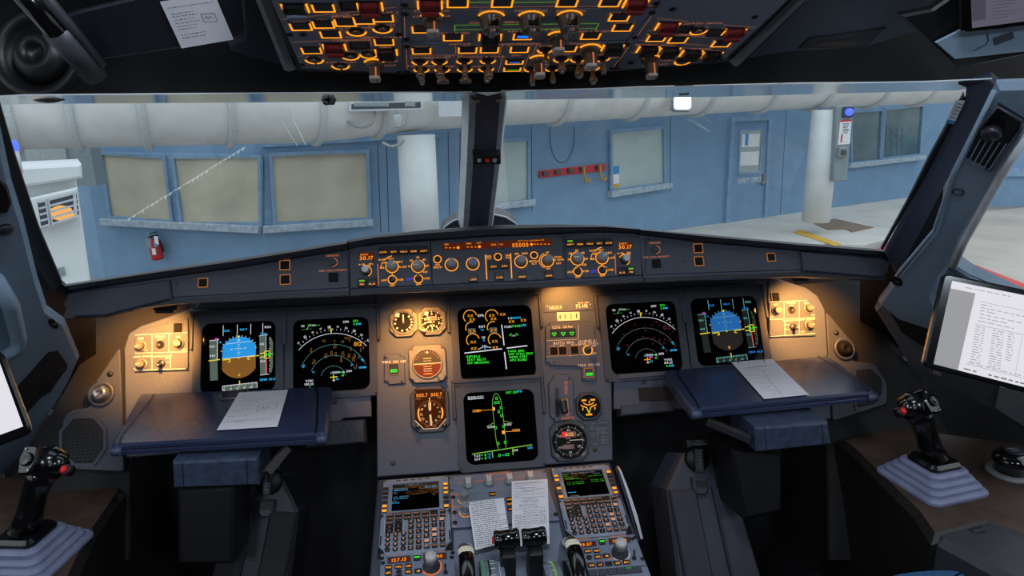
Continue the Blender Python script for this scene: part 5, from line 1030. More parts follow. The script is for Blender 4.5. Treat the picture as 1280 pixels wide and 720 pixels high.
def o_guard(T, x, y, k='black', ring='amber', flap=None):
    c = T.q(x, y); mb = MB(); w, h = .024, .019; x0, x1, y0, y1 = c[0]-w/2, c[0]+w/2, c[1]-h/2, c[1]+h/2
    for a, b in (((x0-.002, y0), (x0, y1)), ((x1, y0), (x1+.002, y1))): mb.prism([a, (b[0], a[1]), b, (a[0], b[1])], Z0, Z0+.0014, ring)
    mb.prism([(x0-.002, y1), (x1+.002, y1), (x1+.002, y1+.0012), (x0-.002, y1+.0012)], Z0, Z0+.0012, 'black'); T.part('guard_frame', mb); mb = MB(); mb.prism(rr(c[0]-.0085, c[1]-.006, c[0]+.0085, c[1]+.0075, .001, 2), Z0, Z0+.007, k, .0015); mb.prism(rr(c[0]-.010, c[1]-.010, c[0]+.010, c[1]-.004, .001, 2), Z0+.003, Z0+(.0105 if k != 'black' else .009), flap or k, .001)
    for s_ in (-1, 1): mb.prism(rr(c[0]+s_*.010-.0015, c[1]-.002, c[0]+s_*.010+.0015, c[1]+.009, .0005, 1), Z0, Z0+.008, k)
    T.part('guard', mb, label=('red' if k != 'black' else 'black')+' hinged guard')
def o_round(T, x, y, gap=False):
    c = T.q(x, y); mb = MB(); r = .0098
    for a0, a1 in (((185, 262), (278, 355)) if gap else ((185, 355),)): mb.ring(c, r, r*1.22, Z0, Z0+.0014, 'amber', 16, a0, a1)
    T.part('lit_arc', mb); mb = MB(); mb.cyl(c, r*.95, Z0, Z0+.0015, 'key_black'); mb.cyl(c, r*.45, Z0+.001, Z0+.004, 'bat', n=12); T.part('round_button', mb)
def o_knob(T, x, y, r=.0125, h=.027, big=False):
    """x, y: where the skirt meets the panel"""
    h *= .88; c = T.q(x, y); mb = MB()
    mb.ring(c, r*.95, r*1.12, Z0, Z0+.0012, 'amber', 18, 20, 160); T.part('lit_arc', mb)
    mb = MB()
    if big:
        mb.lathe([(r*1.05, Z0), (r*1.0, Z0+.004), (r*.8, Z0+.013), (r*.78, Z0+.016), (r*.7, Z0+.018), (0, Z0+.018)], 'clear_knob', c, 24)
        mb.prism(rr(c[0]-r*.2, c[1]-r*.7, c[0]+r*.2, c[1]+r*.7, .0015, 2), Z0+.017, Z0+.021, 'knob_grey', .001); mb.prism([(c[0]-r*.35, c[1]+r*.6), (c[0]+r*.55, c[1]+r*.6), (c[0]+r*.5, c[1]+r*.86), (c[0]-r*.3, c[1]+r*.86)], Z0+.003, Z0+.0155, 'gloss_black', .0008)
    else:
        mb.lathe([(r, Z0), (r*1.0, Z0+.006), (r*.62, Z0+.009)], 'clear_knob', c, 24)
        mb.prism(rr(c[0]-r*.58, c[1]-r*.62, c[0]+r*.58, c[1]+r*.62, .003, 2), Z0+.008, Z0+h-.004, 'clear_knob', .0008); mb.prism(rr(c[0]-r*.56, c[1]-r*.6, c[0]+r*.56, c[1]+r*.6, .003, 2), Z0+h-.004, Z0+h, 'knob_white', .0008)
        mb.poly([(c[0]+r*.12, c[1]-r*.63), (c[0]+r*.2, c[1]-r*.63), (c[0]+r*.2, c[1]+r*.63), (c[0]+r*.12, c[1]+r*.63)], Z0+h+.0003, 'orange_paint')
    mb.box((c[0]+r*.15, c[1]+r*.63, Z0+h*.55), (r*.14, .0008, h*.7), 'amber_dim'); T.part('rotary_knob', mb)
def o_tog(T, x, y, L=.024, wide=False, lean=0, ring='amber', gap=False):
    L *= .72; c = T.q(x, y); mb = MB(); r = .0088; mb.ring(c, r, r*1.22, Z0, Z0+.0014, ring, 16, 185, 355); T.part('lit_arc', mb); mb = MB(); mb.cyl(c, r*.95, Z0, Z0+.0015, 'key_black', n=14); mb.cyl(c, r*.45, Z0+.001, Z0+.006, 'black', n=10)
    a = V((*c, Z0+.003)); d = V((0, lean, 1)).normalized(); n = 8
    rs = [.0016, .0022, .0042, .0036] if not wide else [.002, .0026, .006, .0055]
    mb.tube([a, a+d*L*.35, a+d*L*.8, a+d*L], .003, 'bat', 10, rs=rs); T.part('toggle_lever', mb)
    mb = MB()
    if wide == 2: mb.prism(rr(c[0]-.0085, c[1]+lean*L-.003, c[0]+.0085, c[1]+lean*L+.003, .003, 3), Z0+L, Z0+L+.005, 'metal', .0012)
    else: mb.tube([a+d*L, a+d*(L+.0025)], .0032, 'metal', 10)
    T.part('lever_tip', mb)
def o_scr(T, *P):
    for x, y in P: screw(T, T.q(x, y), .0042, z=Z0, k='black')
def leg(T, lines=(), texts=(), lk='amber_leg', lw=.0007):
    for p in lines: T.lg.path(T.Q(*p), lw, Z0+.0005, lk)
    for s_, x, y in texts: T.lg.text(s_, *T.q(x, y), .0042, Z0+.0005, 'amber_leg')
# left column
T = ohpanel('left overhead column with ground proximity, oxygen and calls buttons', [(322, -40), (499.5, -40), (504.3, 90), (377, 84)], (420, 45), (335, 0, 7.11))
o_guard(T, 240, 50, 'black', 'amber', 'overhead'); o_btn(T, 490, 48); o_btn(T, 735, 28, 'knob_dark', None); o_guard(T, 905, 35, 'red_guard')
for x, y in ((290, 215), (490, 195), (685, 178), (850, 158), (1020, 138), (555, 285), (385, 428), (1030, 352)): o_btn(T, x, y)
o_guard(T, 590, 400, 'red_guard'); o_btn(T, 810, 383, 'knob_dark', None); o_guard(T, 1050, 445, 'black')
for x, y in ((785, 258), (1015, 232), (730, 478), (893, 462), (410, 512), (643, 565)): o_round(T, x, y, x < 650)
o_knob(T, 945, 548); o_scr(T, (190, 292), (1158, 290), (300, 562), (1165, 630), (310, 292))
leg(T, [[(220, 362), (680, 330)], [(690, 350), (895, 322)], [(268, 485), (320, 478)], [(125, 155), (1140, 45)], [(905, 305), (918, 395)], [(372, 160), (388, 235)], [(455, 365), (475, 440)], [(770, 140), (775, 195)], [(930, 120), (938, 175)], [(220, 262), (1150, 165)]],
    [('GPWS', 640, 122), ('TERR', 280, 182), ('SYS', 472, 162), ('G/S MODE', 682, 132), ('FLAP MODE', 838, 112), ('LDG FLAP 3', 1010, 92), ('CVR TEST', 1012, 208), ('CVR ERASE', 775, 228), ('GND CTL', 560, 250), ('OXYGEN', 790, 312), ('PASSENGER', 780, 340), ('CREW SUPPLY', 1025, 318), ('ALL', 735, 440), ('CALLS', 640, 345), ('AFT', 890, 437), ('EMER', 1045, 405), ('MECH', 400, 492), ('RAIN RPLNT', 650, 538), ('WIPER', 935, 513), ('SLOW', 1090, 530), ('FAST', 1086, 566)]); T.part('legend', T.lg)
# centre column
T = ohpanel('narrow fuel strip at the top edge of the overhead centre column', [(499.8, -40), (845, -40), (820.5, 6.6), (501.5, 8.3)], (660, -5), (500, 0, 7.11))
o_guard(T, 265, 20, 'red_guard'); o_btn(T, 512, 8); o_btn(T, 908, 6); o_btn(T, 1485, 3); o_btn(T, 1866, 2); o_guard(T, 2095, 10, 'red_guard'); o_scr(T, (40, 30), (2280, 15)); leg(T, [[(150, 50), (2250, 36)]]); leg(T, [[(360, 5), (440, 5)], [(600, 3), (830, 2)], [(1000, 4), (1400, 0)]], (), 'lime_dim', .0014); T.part('legend', T.lg)
T = ohpanel('overhead air conditioning panel with big temperature knobs and blue lit button', [(501.6, 9.4), (820, 7.8), (783, 48.5), (503.4, 50.2)], (650, 28), (500, 0, 7.11))
o_knob(T, 285, 140, .0125, .024); o_btn(T, 195, 240)
for x in (808, 1160, 1500): o_knob(T, x, 140 if x < 1400 else 135, .0145, .026, True)
o_btn(T, 470, 312); o_guard(T, 800, 310, 'black'); o_btn(T, 1092, 303, 'key_black', 'amber', 'blue_lit'); o_btn(T, 1695, 300); o_btn(T, 1950, 133); o_btn(T, 1978, 226); o_knob(T, 1400, 308, .0125, .024); o_scr(T, (45, 110), (55, 335), (2240, 98), (2085, 318)); 
leg(T, [[(485, 262), (487, 207), (1765, 192), (1735, 255)], [(485, 248), (1740, 236)]], (), 'lime_dim', .0013)
leg(T, [[(38, 135), (45, 315)], [(2235, 125), (2110, 300)]], [('PACK FLOW', 285, 80), ('LO', 150, 128), ('HI', 425, 125), ('COCKPIT', 818, 82), ('FWD CABIN', 1165, 80), ('AFT CABIN', 1515, 78), ('ENG 1 BLEED', 480, 278), ('APU BLEED', 1080, 262), ('ENG 2 BLEED', 1720, 262), ('COLD', 680, 185), ('HOT', 960, 180), ('COLD', 1000, 180), ('PACK 1', 200, 210), ('HOT AIR', 1960, 98), ('PACK 2', 2000, 190), ('X BLEED', 1380, 250)]); T.part('legend', T.lg)
T = ohpanel('overhead panel with anti ice buttons and a row of hanging light switches', [(503.5, 51.5), (782, 49.8), (766, 87.4), (504.6, 90)], (640, 70), (500, 0, 7.11))
for x, y in ((190, 432), (600, 425), (795, 422), (1062, 420)): o_btn(T, x, y, 'knob_dark' if x > 1000 else 'key_black')
o_btn(T, 1018, 533, 'key_black', 'amber', 'blue_lit', h=.011); o_btn(T, 998, 597, 'key_black', 'amber', 'green_dim', h=.011)
for x, y, L, wd in ((175, 528, .026, 1), (350, 526, .026, 1), (570, 520, .022, 0), (780, 518, .03, 1), (190, 598, .022, 0), (375, 598, .022, 2), (575, 595, .022, 2), (765, 592, .02, 0)): o_tog(T, x, y, L, wd)
for x, y, L, wd in ((1290, 422, .024, 0), (1432, 506, .02, 1), (1582, 505, .03, 1), (1800, 498, .024, 0), (1168, 592, .026, 0), (1352, 588, .022, 0), (1708, 582, .026, 1)): o_tog(T, x, y, L, wd)
o_btn(T, 1488, 413); o_knob(T, 1232, 515, .0125, .028); o_knob(T, 1685, 420, .0135, .03); o_guard(T, 1890, 405, 'black'); o_btn(T, 1540, 588, 'knob_dark', None); o_scr(T, (60, 400), (60, 628), (2015, 382), (1880, 598), (1930, 598))
leg(T, [[(55, 425), (62, 605)], [(280, 405), (282, 455)], [(492, 395), (494, 465)], [(900, 372), (912, 372), (885, 460)], [(85, 478), (900, 465)], [(915, 478), (872, 630)], [(1148, 470), (1085, 628)], [(1220, 372), (1182, 455)], [(910, 374), (1215, 366)], [(2030, 405), (1900, 578)], [(1160, 470), (1900, 452)], [(1480, 560), (1450, 622)]],
    [('ANTI ICE', 530, 376), ('WING', 190, 402), ('ENG 1', 600, 396), ('ENG 2', 795, 394), ('PROBE/WINDOW', 1065, 378), ('HEAT', 1060, 393), ('EXT LT', 480, 483), ('STROBE', 175, 496), ('BEACON', 350, 495), ('WING', 570, 492), ('NAV & LOGO', 785, 488), ('APU', 1030, 478), ('RWY TURN', 190, 572), ('LAND', 430, 575), ('NOSE', 700, 575), ('CABIN PRESS', 1640, 372), ('LDG ELEV', 1700, 395), ('INT LT', 1440, 470), ('DOME', 1300, 392), ('SIGNS', 1790, 472), ('EMER EXIT', 1700, 548), ('STBY', 1900, 495)]); T.part('legend', T.lg)
# right column
T = ohpanel('right overhead column with cargo smoke test and engine start guards', [(846, -40), (1025, -40), (905, 74), (771, 86), (784, 49), (821, 7)], (875, 30), (780, 0, 7.11))
o_guard(T, 385, 215, 'red_guard'); o_guard(T, 975, 265, 'red_guard'); o_btn(T, 515, 238, 'knob_dark', None); o_btn(T, 825, 268, 'knob_dark', None); o_round(T, 662, 250)
for x, y in ((290, 320), (480, 335), (868, 370)): o_btn(T, x, y)
for x, y in ((212, 420), (398, 432), (595, 455), (775, 470)): o_guard(T, x, y, 'black')
o_knob(T, 235, 512, .0125, .03); o_round(T, 522, 528); o_scr(T, (432, 65), (1162, 135), (105, 88), (62, 545), (865, 520))
leg(T, [[(295, 148), (560, 172)], [(880, 205), (1170, 230)], [(205, 255), (265, 260)], [(142, 342), (200, 346)], [(440, 275), (720, 318), (745, 318)], [(60, 448), (120, 452)], [(545, 405), (468, 480)], [(800, 335), (770, 385)], [(165, 378), (420, 395), (490, 402)], [(560, 410), (880, 440)], [(905, 405), (965, 415)], [(540, 375), (760, 390)]],
    [('CARGO SMOKE', 705, 190), ('FWD', 530, 205), ('TEST', 695, 225), ('AFT', 865, 240), ('VENTILATION', 625, 298), ('BLOWER', 290, 290), ('EXTRACT', 480, 305), ('CAB FANS', 900, 345), ('ENG MAN START', 285, 382), ('N1 MODE', 690, 418), ('WIPER', 300, 478), ('RAIN', 480, 490), ('RPLNT', 640, 505), ('SLOW', 365, 522), ('FAST', 345, 556)]); T.part('legend', T.lg)
# black support box around the overhead panel (its front edge shows under the panels)
mb = MB()
oq = [OP.uv(*p) for p in ((318, -42), (1030, -42), (912, 78), (770, 90), (504, 94), (372, 90))]
mb.prism(oq, -.12, -.0006, 'black', .002); o = mb.obj('overhead_housing'); o.matrix_world = OP.mat; tag(o, 'black housing that carries all overhead panels', 'housing')
# grab handles
def handle(px0, px1, y0, y1, w, label):
    a, b = at_y(*px0, y0), at_y(*px1, y1); d = (b-a).normalized(); nrm = (CAM-(a+b)/2).normalized(); s_ = d.cross(nrm).normalized(); P = Pl(b, s_, d); L = (a-b).length
    T = Th('grab_rail', label, 'handle', P, px1); mb = MB(); q = rr(-w/2, -L-.02, w/2, 0, w*.3, 4); mb.prism(q, -.022, 0, 'rail_metal', .005); T.part('grip', mb)
    mb = MB(); mb.prism(rr(-w*.62, -L*.75, w*.5, -.004, .004, 2), -.05, -.023, 'black', .003); T.part('bracket', mb)
handle((320, -30), (366, 91), .80, .965, .019, 'grey grab handle along the left side of the overhead panels')
handle((1015, -20), (912, 82), .80, .955, .017, 'grey grab handle along the right side of the overhead panels')
# ---- left upper corner: visor with printout, bar and gasper
VP = Pl(at_y(200, 30, .86), (1, .12, .0), (0, -.55, .8))
o = slab('sun_visor', VP, [(84, 19), (110, 12), (168, -2), (175, -40), (290, -40), (306, 36), (303, 44), (290, 50), (228, 60), (122, 76)], .006, 'glare', 'dark sun visor folded up at the upper left with a printout on it', 'visor', ch=.002)
def paper_lines(T, mb, O, U_, Vv, rows, k='ink', z=.0012, lw=.0011, seed=1, x0=.06, x1=.94):
    rnd = random.Random(seed)
    for t, a, b in rows:
        x = a
        while x < b:
            L = rnd.uniform(.02, .07); e = min(b, x+L); P = lambda s: (O[0]+U_[0]*s+Vv[0]*t, O[1]+U_[1]*s+Vv[1]*t); mb.line(P(x), P(e), lw*rnd.uniform(.6, 1.2), z, k); x = e+rnd.uniform(.008, .03)
def sheet(name, label, pl, px, rows, z=.0008, k='paper', lw=.0009, seed=1, ink='ink_soft', extra=None, curl=None, lean=0, group=None):
    T = Th(name, label, 'paper', pl, px[0], group); q = T.P(*px); mb = MB(); mb.prism(q, z*.3, z, k); T.part('sheet', mb)
    mb = MB(); O = q[0]; U_ = (q[1][0]-q[0][0], q[1][1]-q[0][1]); Vv = (q[3][0]-q[0][0], q[3][1]-q[0][1]); paper_lines(T, mb, O, U_, Vv, rows, ink, z+.0003, lw, seed)
    if extra: extra(T, mb, lambda s, t: (O[0]+U_[0]*s+Vv[0]*t, O[1]+U_[1]*s+Vv[1]*t), z+.0004)
    T.part('print', mb); return T
def vis_x(T, mb, P, z): mb.path([P(.62, .35), P(.86, .37), P(.86, .55), P(.62, .53)], .0008, z, 'ink_soft', True); mb.path([P(.67, .46), P(.7, .41), P(.72, .48), P(.76, .42), P(.8, .47)], .0008, z, 'ink_soft')
sheet('printout', 'paper printout clipped on the dark visor at the upper left', VP.off(.0012), [(200, 2), (268, -8), (292, 49), (227, 60)], [(.14, .08, .95), (.27, .1, .5), (.33, .1, .55), (.4, .1, .5), (.47, .1, .55), (.54, .1, .5), (.6, .1, .45), (.72, .1, .6), (.79, .1, .55)], extra=vis_x)
a, b = at_y(28, -10, .78), at_y(108, 81, .86); o = MB(); o.tube([V((0, 0, 0)), (b-a)*.55, (b-a)], .012, 'gloss_black', 12); d_ = (b-a).normalized(); o.tube([d_*.05, d_*.12], .0145, 'knob_dark', 12); o.tube([V((.016, .005, 0)), (b-a)+V((.014, .005, 0))], .006, 'knob_dark', 8); ob = o.obj('visor_rail'); ob.location = a; tag(ob, 'thick black visor rail crossing the upper left corner', 'rail')
p = at_y(46, 66, .92); T = Th('air_nozzle', 'round black air nozzle in the upper left corner', 'air nozzle', Pl(p, RT, UP), (46, 66)); mb = MB(); mb.lathe([(.055, -.02), (.055, 0), (.048, .004), (.04, -.002), (.038, -.012)], 'black', n=36); T.part('socket', mb); mb = MB(); mb.lathe([(.034*cos(rad(t)), -.012+.024*sin(rad(t))) for t in range(0, 61, 10)]+[(.01, .004), (.009, -.002), (0, -.002)], 'black', n=32); T.part('ball', mb)
# ---- upper liner pieces on the right and tablet
VR = Pl(at_y(1200, 40, .84), (1, -.15, 0), (0, -.5, .85))
slab('roof_liner', Pl(at_y(1060, 30, .93), (1, -.1, .05), (0, -.75, .6)), [(1024, -40), (1260, -40), (1150, 40), (1080, 60), (985, 66), (930, 75)], .01, 'panel_dark', 'dark roof liner panel right of the overhead panel', 'roof panel', ch=.003)
slab('roof_liner', Pl(at_y(330, 40, .95), (1, .1, .05), (0, -.75, .6)), [(300, -40), (318, -40), (356, 84), (340, 80), (290, 66), (285, 56), (305, 50)], .01, 'panel_dark', 'dark roof liner strip left of the overhead panel', 'roof panel', ch=.003)
T = Th('liner_pocket', 'dark recessed pocket in the roof liner right of the overhead panel', 'pocket', Pl(at_y(1060, 30, .93), (1, -.1, .05), (0, -.75, .6)).off(.0005), (1050, 48)); mb = MB(); mb.prism(T.P((998, 60), (1012, 47), (1040, 44), (1108, 34), (1098, 42), (1084, 58)), 0, .0012, 'black'); mb.poly(T.P((1010, 57), (1030, 51), (1068, 49), (1070, 56)), .0016, 'console'); T.part('recess', mb)  # flat black patch stands for the pocket's shade, brown strip for its lit part
o = slab('tablet_holder', VR, [(1125, 20), (1166, 12), (1212, -20), (1330, -20), (1330, 56), (1280, 70), (1194, 87), (1190, 82)], .012, 'black', 'dark folding holder with the tablet at the upper right', 'holder', ch=.003)
T = Th('holder_reflection', 'blue grey plate under the upper right tablet, coloured for its reflection', 'bracket', VR.off(.004), (1220, 60)); mb = MB(); mb.prism(T.P((1168, 52), (1200, 36), (1330, 22), (1330, 58), (1192, 73)), 0, .003, 'trim_blue', .001); T.part('reflection_plate', mb)  # bluish reflection is put into the plate's colour
mb = MB(); mb.prism(T.P((1240, 46), (1264, 38), (1266, 46), (1242, 55)), .003, .0042, 'panel_dark'); c = T.uv(1251, 45); mb.path([T.uv(1216, 62), T.uv(1231, 54), T.uv(1234, 48), T.uv(1232, 40)], .0012, .0036, 'black'); T.part('label_plate', mb)
T = Th('tablet', 'dimmed tablet showing a page, held at the upper right corner', 'tablet', VR.off(.022), (1250, 10)); mb = MB(); mb.prism(rpoly(T.P((1199, -40), (1330, -60), (1330, 28), (1206, 42), (1200, 38)), .006), -.006, 0, 'gloss_black', .002); T.part('body', mb)
mb = MB(); mb.poly(T.P((1212, -40), (1330, -60), (1330, 20), (1215, 35)), .0004, 'efb_dim'); mb.poly(T.P((1212, -40), (1231, -42), (1232, 24), (1215, 26)), .0007, 'efb_dim2')
for i in range(6): mb.line(*T.P((1240, 2+i*4.2), (1276-(i % 3)*8, -1+i*4.2)), .0008, .0008, 'efb_dim2')
T.part('screen', mb)
for x, y, lab in ((409, 122, 'left'), (856, 110, 'right')):
    p = at_y(x, y, 1.07); T = Th('camera_hook', 'small black hook on the upper window frame, %s of the centre post' % lab, 'hook', Pl(p, RT, UP), (x, y)); mb = MB(); mb.prism([(-.014, .006), (.014, .006), (.008, -.008), (-.006, -.009)], -.01, 0, 'black', .002); mb.tube([(-.004, -.004, .002), (.004, -.01, .004), (.009, -.003, .004)], .0022, 'metal', 6); T.part('hook_body', mb)
# ================================================================ PEDESTAL
pq = [PP.uv(*p) for p in ((472, 597.5), (763, 578), (829, 745), (470, 760))]
mb = MB(); w0, w1 = pq[0][0], pq[1][0]
L0, L1 = -.42, PP.uv(600, 589)[1]
mb.prism([(w0, L0), (w1, L0), (w1, L1), (w0, L1)], -.405, -.001, 'panel_dark', .003); o = mb.obj('pedestal'); o.matrix_world = PP.mat; tag(o, 'centre pedestal console between the seats carrying keypads and levers', 'console')
PZ = PP.off(0)
def mcdu(label, quad, lit, lines, title_k, glow):
    """quad: TL TR BR BL pixels of the unit"""
    c = (sum(p[0] for p in quad)/4, sum(p[1] for p in quad)/4); T = Th('keypad_unit', label, 'keypad', PP, c); P = T.P(*quad)
    w = ((V(P[1])-V(P[0])).length+(V(P[2])-V(P[3])).length)/2; h = ((V(P[3])-V(P[0])).length+(V(P[2])-V(P[1])).length)/2
    def U(a, b): return (-w/2+a*w, h/2-b*h)
    z = .006
    o_ = [U(0, 0), U(1, 0), U(1, .47), U(.955, .50), U(1, .55), U(1, .88), U(.94, .93), U(.9, 1), U(.1, 1), U(.06, .93), U(0, .88), U(0, .55), U(.045, .5), U(0, .47)]
    mb = MB(); mb.prism([U(0, 0), U(1, 0), U(1, 1), U(0, 1)], 0, .0015, 'black'); mb.prism(inset(ccw(o_), .001), .0015, z, 'mcdu_grey', .0012); body = T.part('face', mb)
    mb = MB(); mb.frame([U(.12, .055), U(.88, .055), U(.88, .485), U(.12, .485)][::-1], [U(.155, .09), U(.845, .09), U(.845, .47), U(.155, .47)][::-1], z-.001, z+.003, 'mcdu_grey'); mb.poly([U(.155, .09), U(.845, .09), U(.845, .47), U(.155, .47)], z+.0004, 'screen_gloss')
    for s_, a, b, hh, k, ww in lines: mb.text(s_, *U(a, b), hh*w, z+.0008, k, w=ww*w if ww else None)
    T.part('screen', mb)
    mb = MB()
    for i in range(5): mb.poly(rr(*U(.2+i*.11, .022), *U(.27+i*.11, .036), .0005, 1), z+.0003, 'black')
    for s in (.02, .965): mb.poly(rr(*U(s, .76), *U(s+.02, .88), .0008, 1), z+.0003, 'black')
    mb.path([U(.07, .565), U(.07, .72), U(.33, .72), U(.33, .6)], .0007, z+.0003, 'print_white')
    for i in range(6):
        for s in (.115, .885): mb.line(U(s, .16+i*.058), U(s+(.03 if s < .5 else -.03), .15+i*.058), .0007, z+.0003, 'orange_paint')
    T.part('legend', mb)
    def key(a, b, kw, kh, txt, tk='key_lit', rnd=False, full=False):
        c = U(a, b); m_ = MB()
        if rnd: m_.cyl(c, kw/2, z, z+.003, 'key_black', n=14)
        else: m_.prism(rr(c[0]-kw/2, c[1]-kh/2, c[0]+kw/2, c[1]+kh/2, .0008, 2), z, z+.003, 'key_black', .0006)
        if full: m_.prism(rr(c[0]-kw*.42, c[1]-kh*.36, c[0]+kw*.42, c[1]+kh*.36, .0005, 1), z+.003, z+.0034, full)
        elif txt: m_.text(txt, c[0], c[1], kh*(.6 if len(txt) < 3 else .36), z+.0033, tk, w=min(kw*.78, kw*.4*len(txt)) if len(txt) > 1 else None)
        T.part('key', m_)
    for i in range(6):
        for s in (.055, .945): key(s, .145+i*.062, .0105, .0078, None, full=lit.get((i, s < .5), 'console'))
    F1 = ('DIR', 'PROG', 'PERF', 'INIT', 'DATA', '', 'BRT'); F2 = ('F-PLN', 'RAD NAV', 'FUEL PRED', 'SEC F-PLN', 'ATC COM', 'MCDU MENU', 'DIM')
    for i in range(7):
        a = .14+i*.125; key(a, .515, (.0145 if i < 6 else .011), .0075, F1[i]); key(a, .565, (.0145 if i < 6 else .011), .0075, F2[i])
    for j, (a_, b_) in enumerate((('AIRPORT', ''), ('<', '^'), ('>', 'v'))): key(.14, .618+j*.05, .0145, .0075, a_); key(.265, .618+j*.05, .0145, .0075, b_)
    for r in range(4):
        for cc in range(3): key(.125+cc*.107, .765+r*.058, .0095, .0095, '123456789.0-'[r*3+cc], rnd=True)
    Ls = ['A', 'B', 'C', 'D', 'E', 'F', 'G', 'H', 'I', 'J', 'K', 'L', 'M', 'N', 'O', 'P', 'Q', 'R', 'S', 'T', 'U', 'V', 'W', 'X', 'Y', 'Z', '/', 'SP', 'OVFY', 'CLR']
    for r in range(6):
        for cc in range(5): key(.44+cc*.108, .62+r*.064, .0100, .0088, Ls[r*5+cc], full='key_lit' if Ls[r*5+cc] in 'ENSW' else False)
    for a, b in ((.03, .03), (.97, .02), (.03, .52), (.97, .52)): c = U(a, b); m_ = MB(); m_.cyl(c, .0035, z-.004, z-.001 if b > .4 else z+.001, 'metal', n=10); T.part('fastener', m_)
    return T
mat('screen_glow', (30, 20, 24), .1)
mcdu('left pedestal keypad unit with a radio nav page reflecting window light', [(477, 599), (559.6, 595), (567, 688), (475, 693)], {(4, True): 'amber', (5, True): 'amber', (0, False): 'amber', (1, False): 'amber_g', (2, False): 'amber_g', (5, False): 'amber'},
  [('RADIO NAV', .47, .108, .022, 'grey_g', .25), ('VOR1/FREQ', .27, .15, .018, 'grey_g', .22), ('FREQ/VOR2', .73, .135, .018, 'grey_g', .2), ('MEN/108.25', .28, .175, .02, 'cyan', .2), ('109.25', .72, .16, .02, 'cyan', .16), ('CRS', .2, .21, .018, 'grey_g', .07), ('LS /FREQ', .29, .265, .018, 'grey_g', .22), ('ILS/109.5', .28, .29, .02, 'cyan', .2), ('CRS', .2, .325, .018, 'grey_g', .07), ('F/173', .21, .35, .02, 'cyan', .1)], 'grey_g', None)
mcdu('right pedestal keypad unit with green text page', [(685.5, 583.5), (761.5, 581.5), (788.7, 665.8), (710.6, 674)], {(0, True): 'amber_g', (1, True): 'amber', (3, True): 'amber_g', (5, True): 'amber', (0, False): 'amber', (4, False): 'amber', (5, False): 'amber_g'},
  [('MLW VERIFICATION', .52, .115, .022, 'grey_g', .4), ('01/01', .74, .14, .018, 'grey_g', .1), ('CREW', .22, .125, .02, 'green_dim', .1), ('EXEC', .22, .15, .018, 'green_dim', .08), ('MLW KLB', .27, .175, .018, 'green_dim', .15), ('FO LDW HANG', .34, .2, .02, 'green_dim', .26), ('LDW NO FTS', .7, .175, .02, 'green_dim', .24), ('FO 1/ 15000D', .35, .25, .02, 'green_dim', .28), ('117500 ME', .72, .235, .02, 'green_dim', .22), ('FO F2 BEEIX', .35, .275, .02, 'green_dim', .28), ('117500 ME', .72, .26, .02, 'green_dim', .22), ('<PRINT', .25, .395, .02, 'cyan', .14), ('<RETURN', .27, .445, .02, 'grey_g', .16)], 'green_dim', None)
# radio panels
def radio(label, poly, X):
    T = Th('radio_unit', label, 'radio panel', PP, X['c'], z=X['z']); z = .004; mb = MB(); mb.prism(T.Q(*poly), 0, z, 'pedestal', .0012); T.part('panel_plate', mb)
    for q, s_ in X['disp']:
        mb = MB(); P = T.Q(*q); mb.frame(inset(ccw(P), -.002), ccw(P), z, z+.0018, 'panel_dark'); mb.poly(P, z+.0003, 'lcd_bg'); cx = sum(p[0] for p in P)/4; cy = sum(p[1] for p in P)/4; mb.text(s_, cx, cy, .0068, z+.0008, 'orange_lcd', rad(1.5), w=.026); T.part('frequency_window', mb)
    mb = MB()
    for s_, x, y, h in X['txt']: mb.text(s_, *T.q(x, y), h, z+.0004, 'amber_dim')
    T.part('legend', mb)
    for x, y, s_ in X['btn']: square_button(T, T.q(x, y), .0125, .009, .003, z, 'key_black', None, s_, 'amber', None, .0042)
    for x, y in X['blank']: mb = MB(); mb.cyl(T.q(x, y), .005, z, z+.002, 'key_black'); T.part('blank_button', mb)
    x, y = X['green']; mb = MB(); c = T.q(x, y); mb.prism(rr(c[0]-.006, c[1]-.006, c[0]+.006, c[1]+.006, .002, 2), z, z+.003, 'key_black', .0006); mb.line((c[0]-.0045, c[1]), (c[0]+.0045, c[1]), .0035, z+.0034, 'green'); mb.line((c[0]-.0055, c[1]+.008), (c[0]+.0055, c[1]+.0082), .0035, z+.0006, 'knob_white'); T.part('transfer_button', mb)
    x, y = X['knob']; c = T.q(x, y); mb = MB(); mb.lathe([(.0155, z), (.0155, z+.004), (.0125, z+.006), (.0125, z+.016), (.0115, z+.018)], 'knob_dark', c, 28); mb.ring(c, .0155, .0185, z, z+.001, 'amber_dim' if X['ring'] else 'knob_white', 28, -150, 60); T.part('knob_base', mb)
    mb = MB(); mb.lathe([(.0105, z+.017), (.0103, z+.029), (.009, z+.031), (0, z+.031)], 'knob_white', c, 26); T.part('tuning_knob', mb)
    for x, y in X['tog']: toggle(T, T.q(x, y), .004, .016, 0, z, 'key_black')
    for x, y in X['scr']: screw(T, T.q(x, y), .004, z=z, k='black')
radio('left pedestal radio panel with two red frequency windows and white knob', [(60, 452), (1000, 405), (1060, 1000), (40, 1040)], dict(c=(521, 706), z=(470, 650, 10.28), disp=[([(160, 517), (435, 496), (437, 550), (165, 572)], '127.15'), ([(620, 475), (895, 455), (900, 512), (624, 530)], '121.800')],
  txt=[('ACTIVE', 300, 463, .0042), ('STBY/CRS', 755, 428, .0042)], btn=[(162, 634, 'VHF1'), (292, 626, 'VHF2'), (418, 616, 'VHF3'), (162, 705, 'HF1'), (420, 690, 'HF2'), (545, 680, 'AM'), (162, 775, 'NAV'), (290, 765, 'VOR')], blank=[(297, 695)], green=(530, 512), knob=(716, 625), ring=True, tog=[(895, 700)], scr=[(80, 515), (985, 445), (90, 575), (975, 503)]))
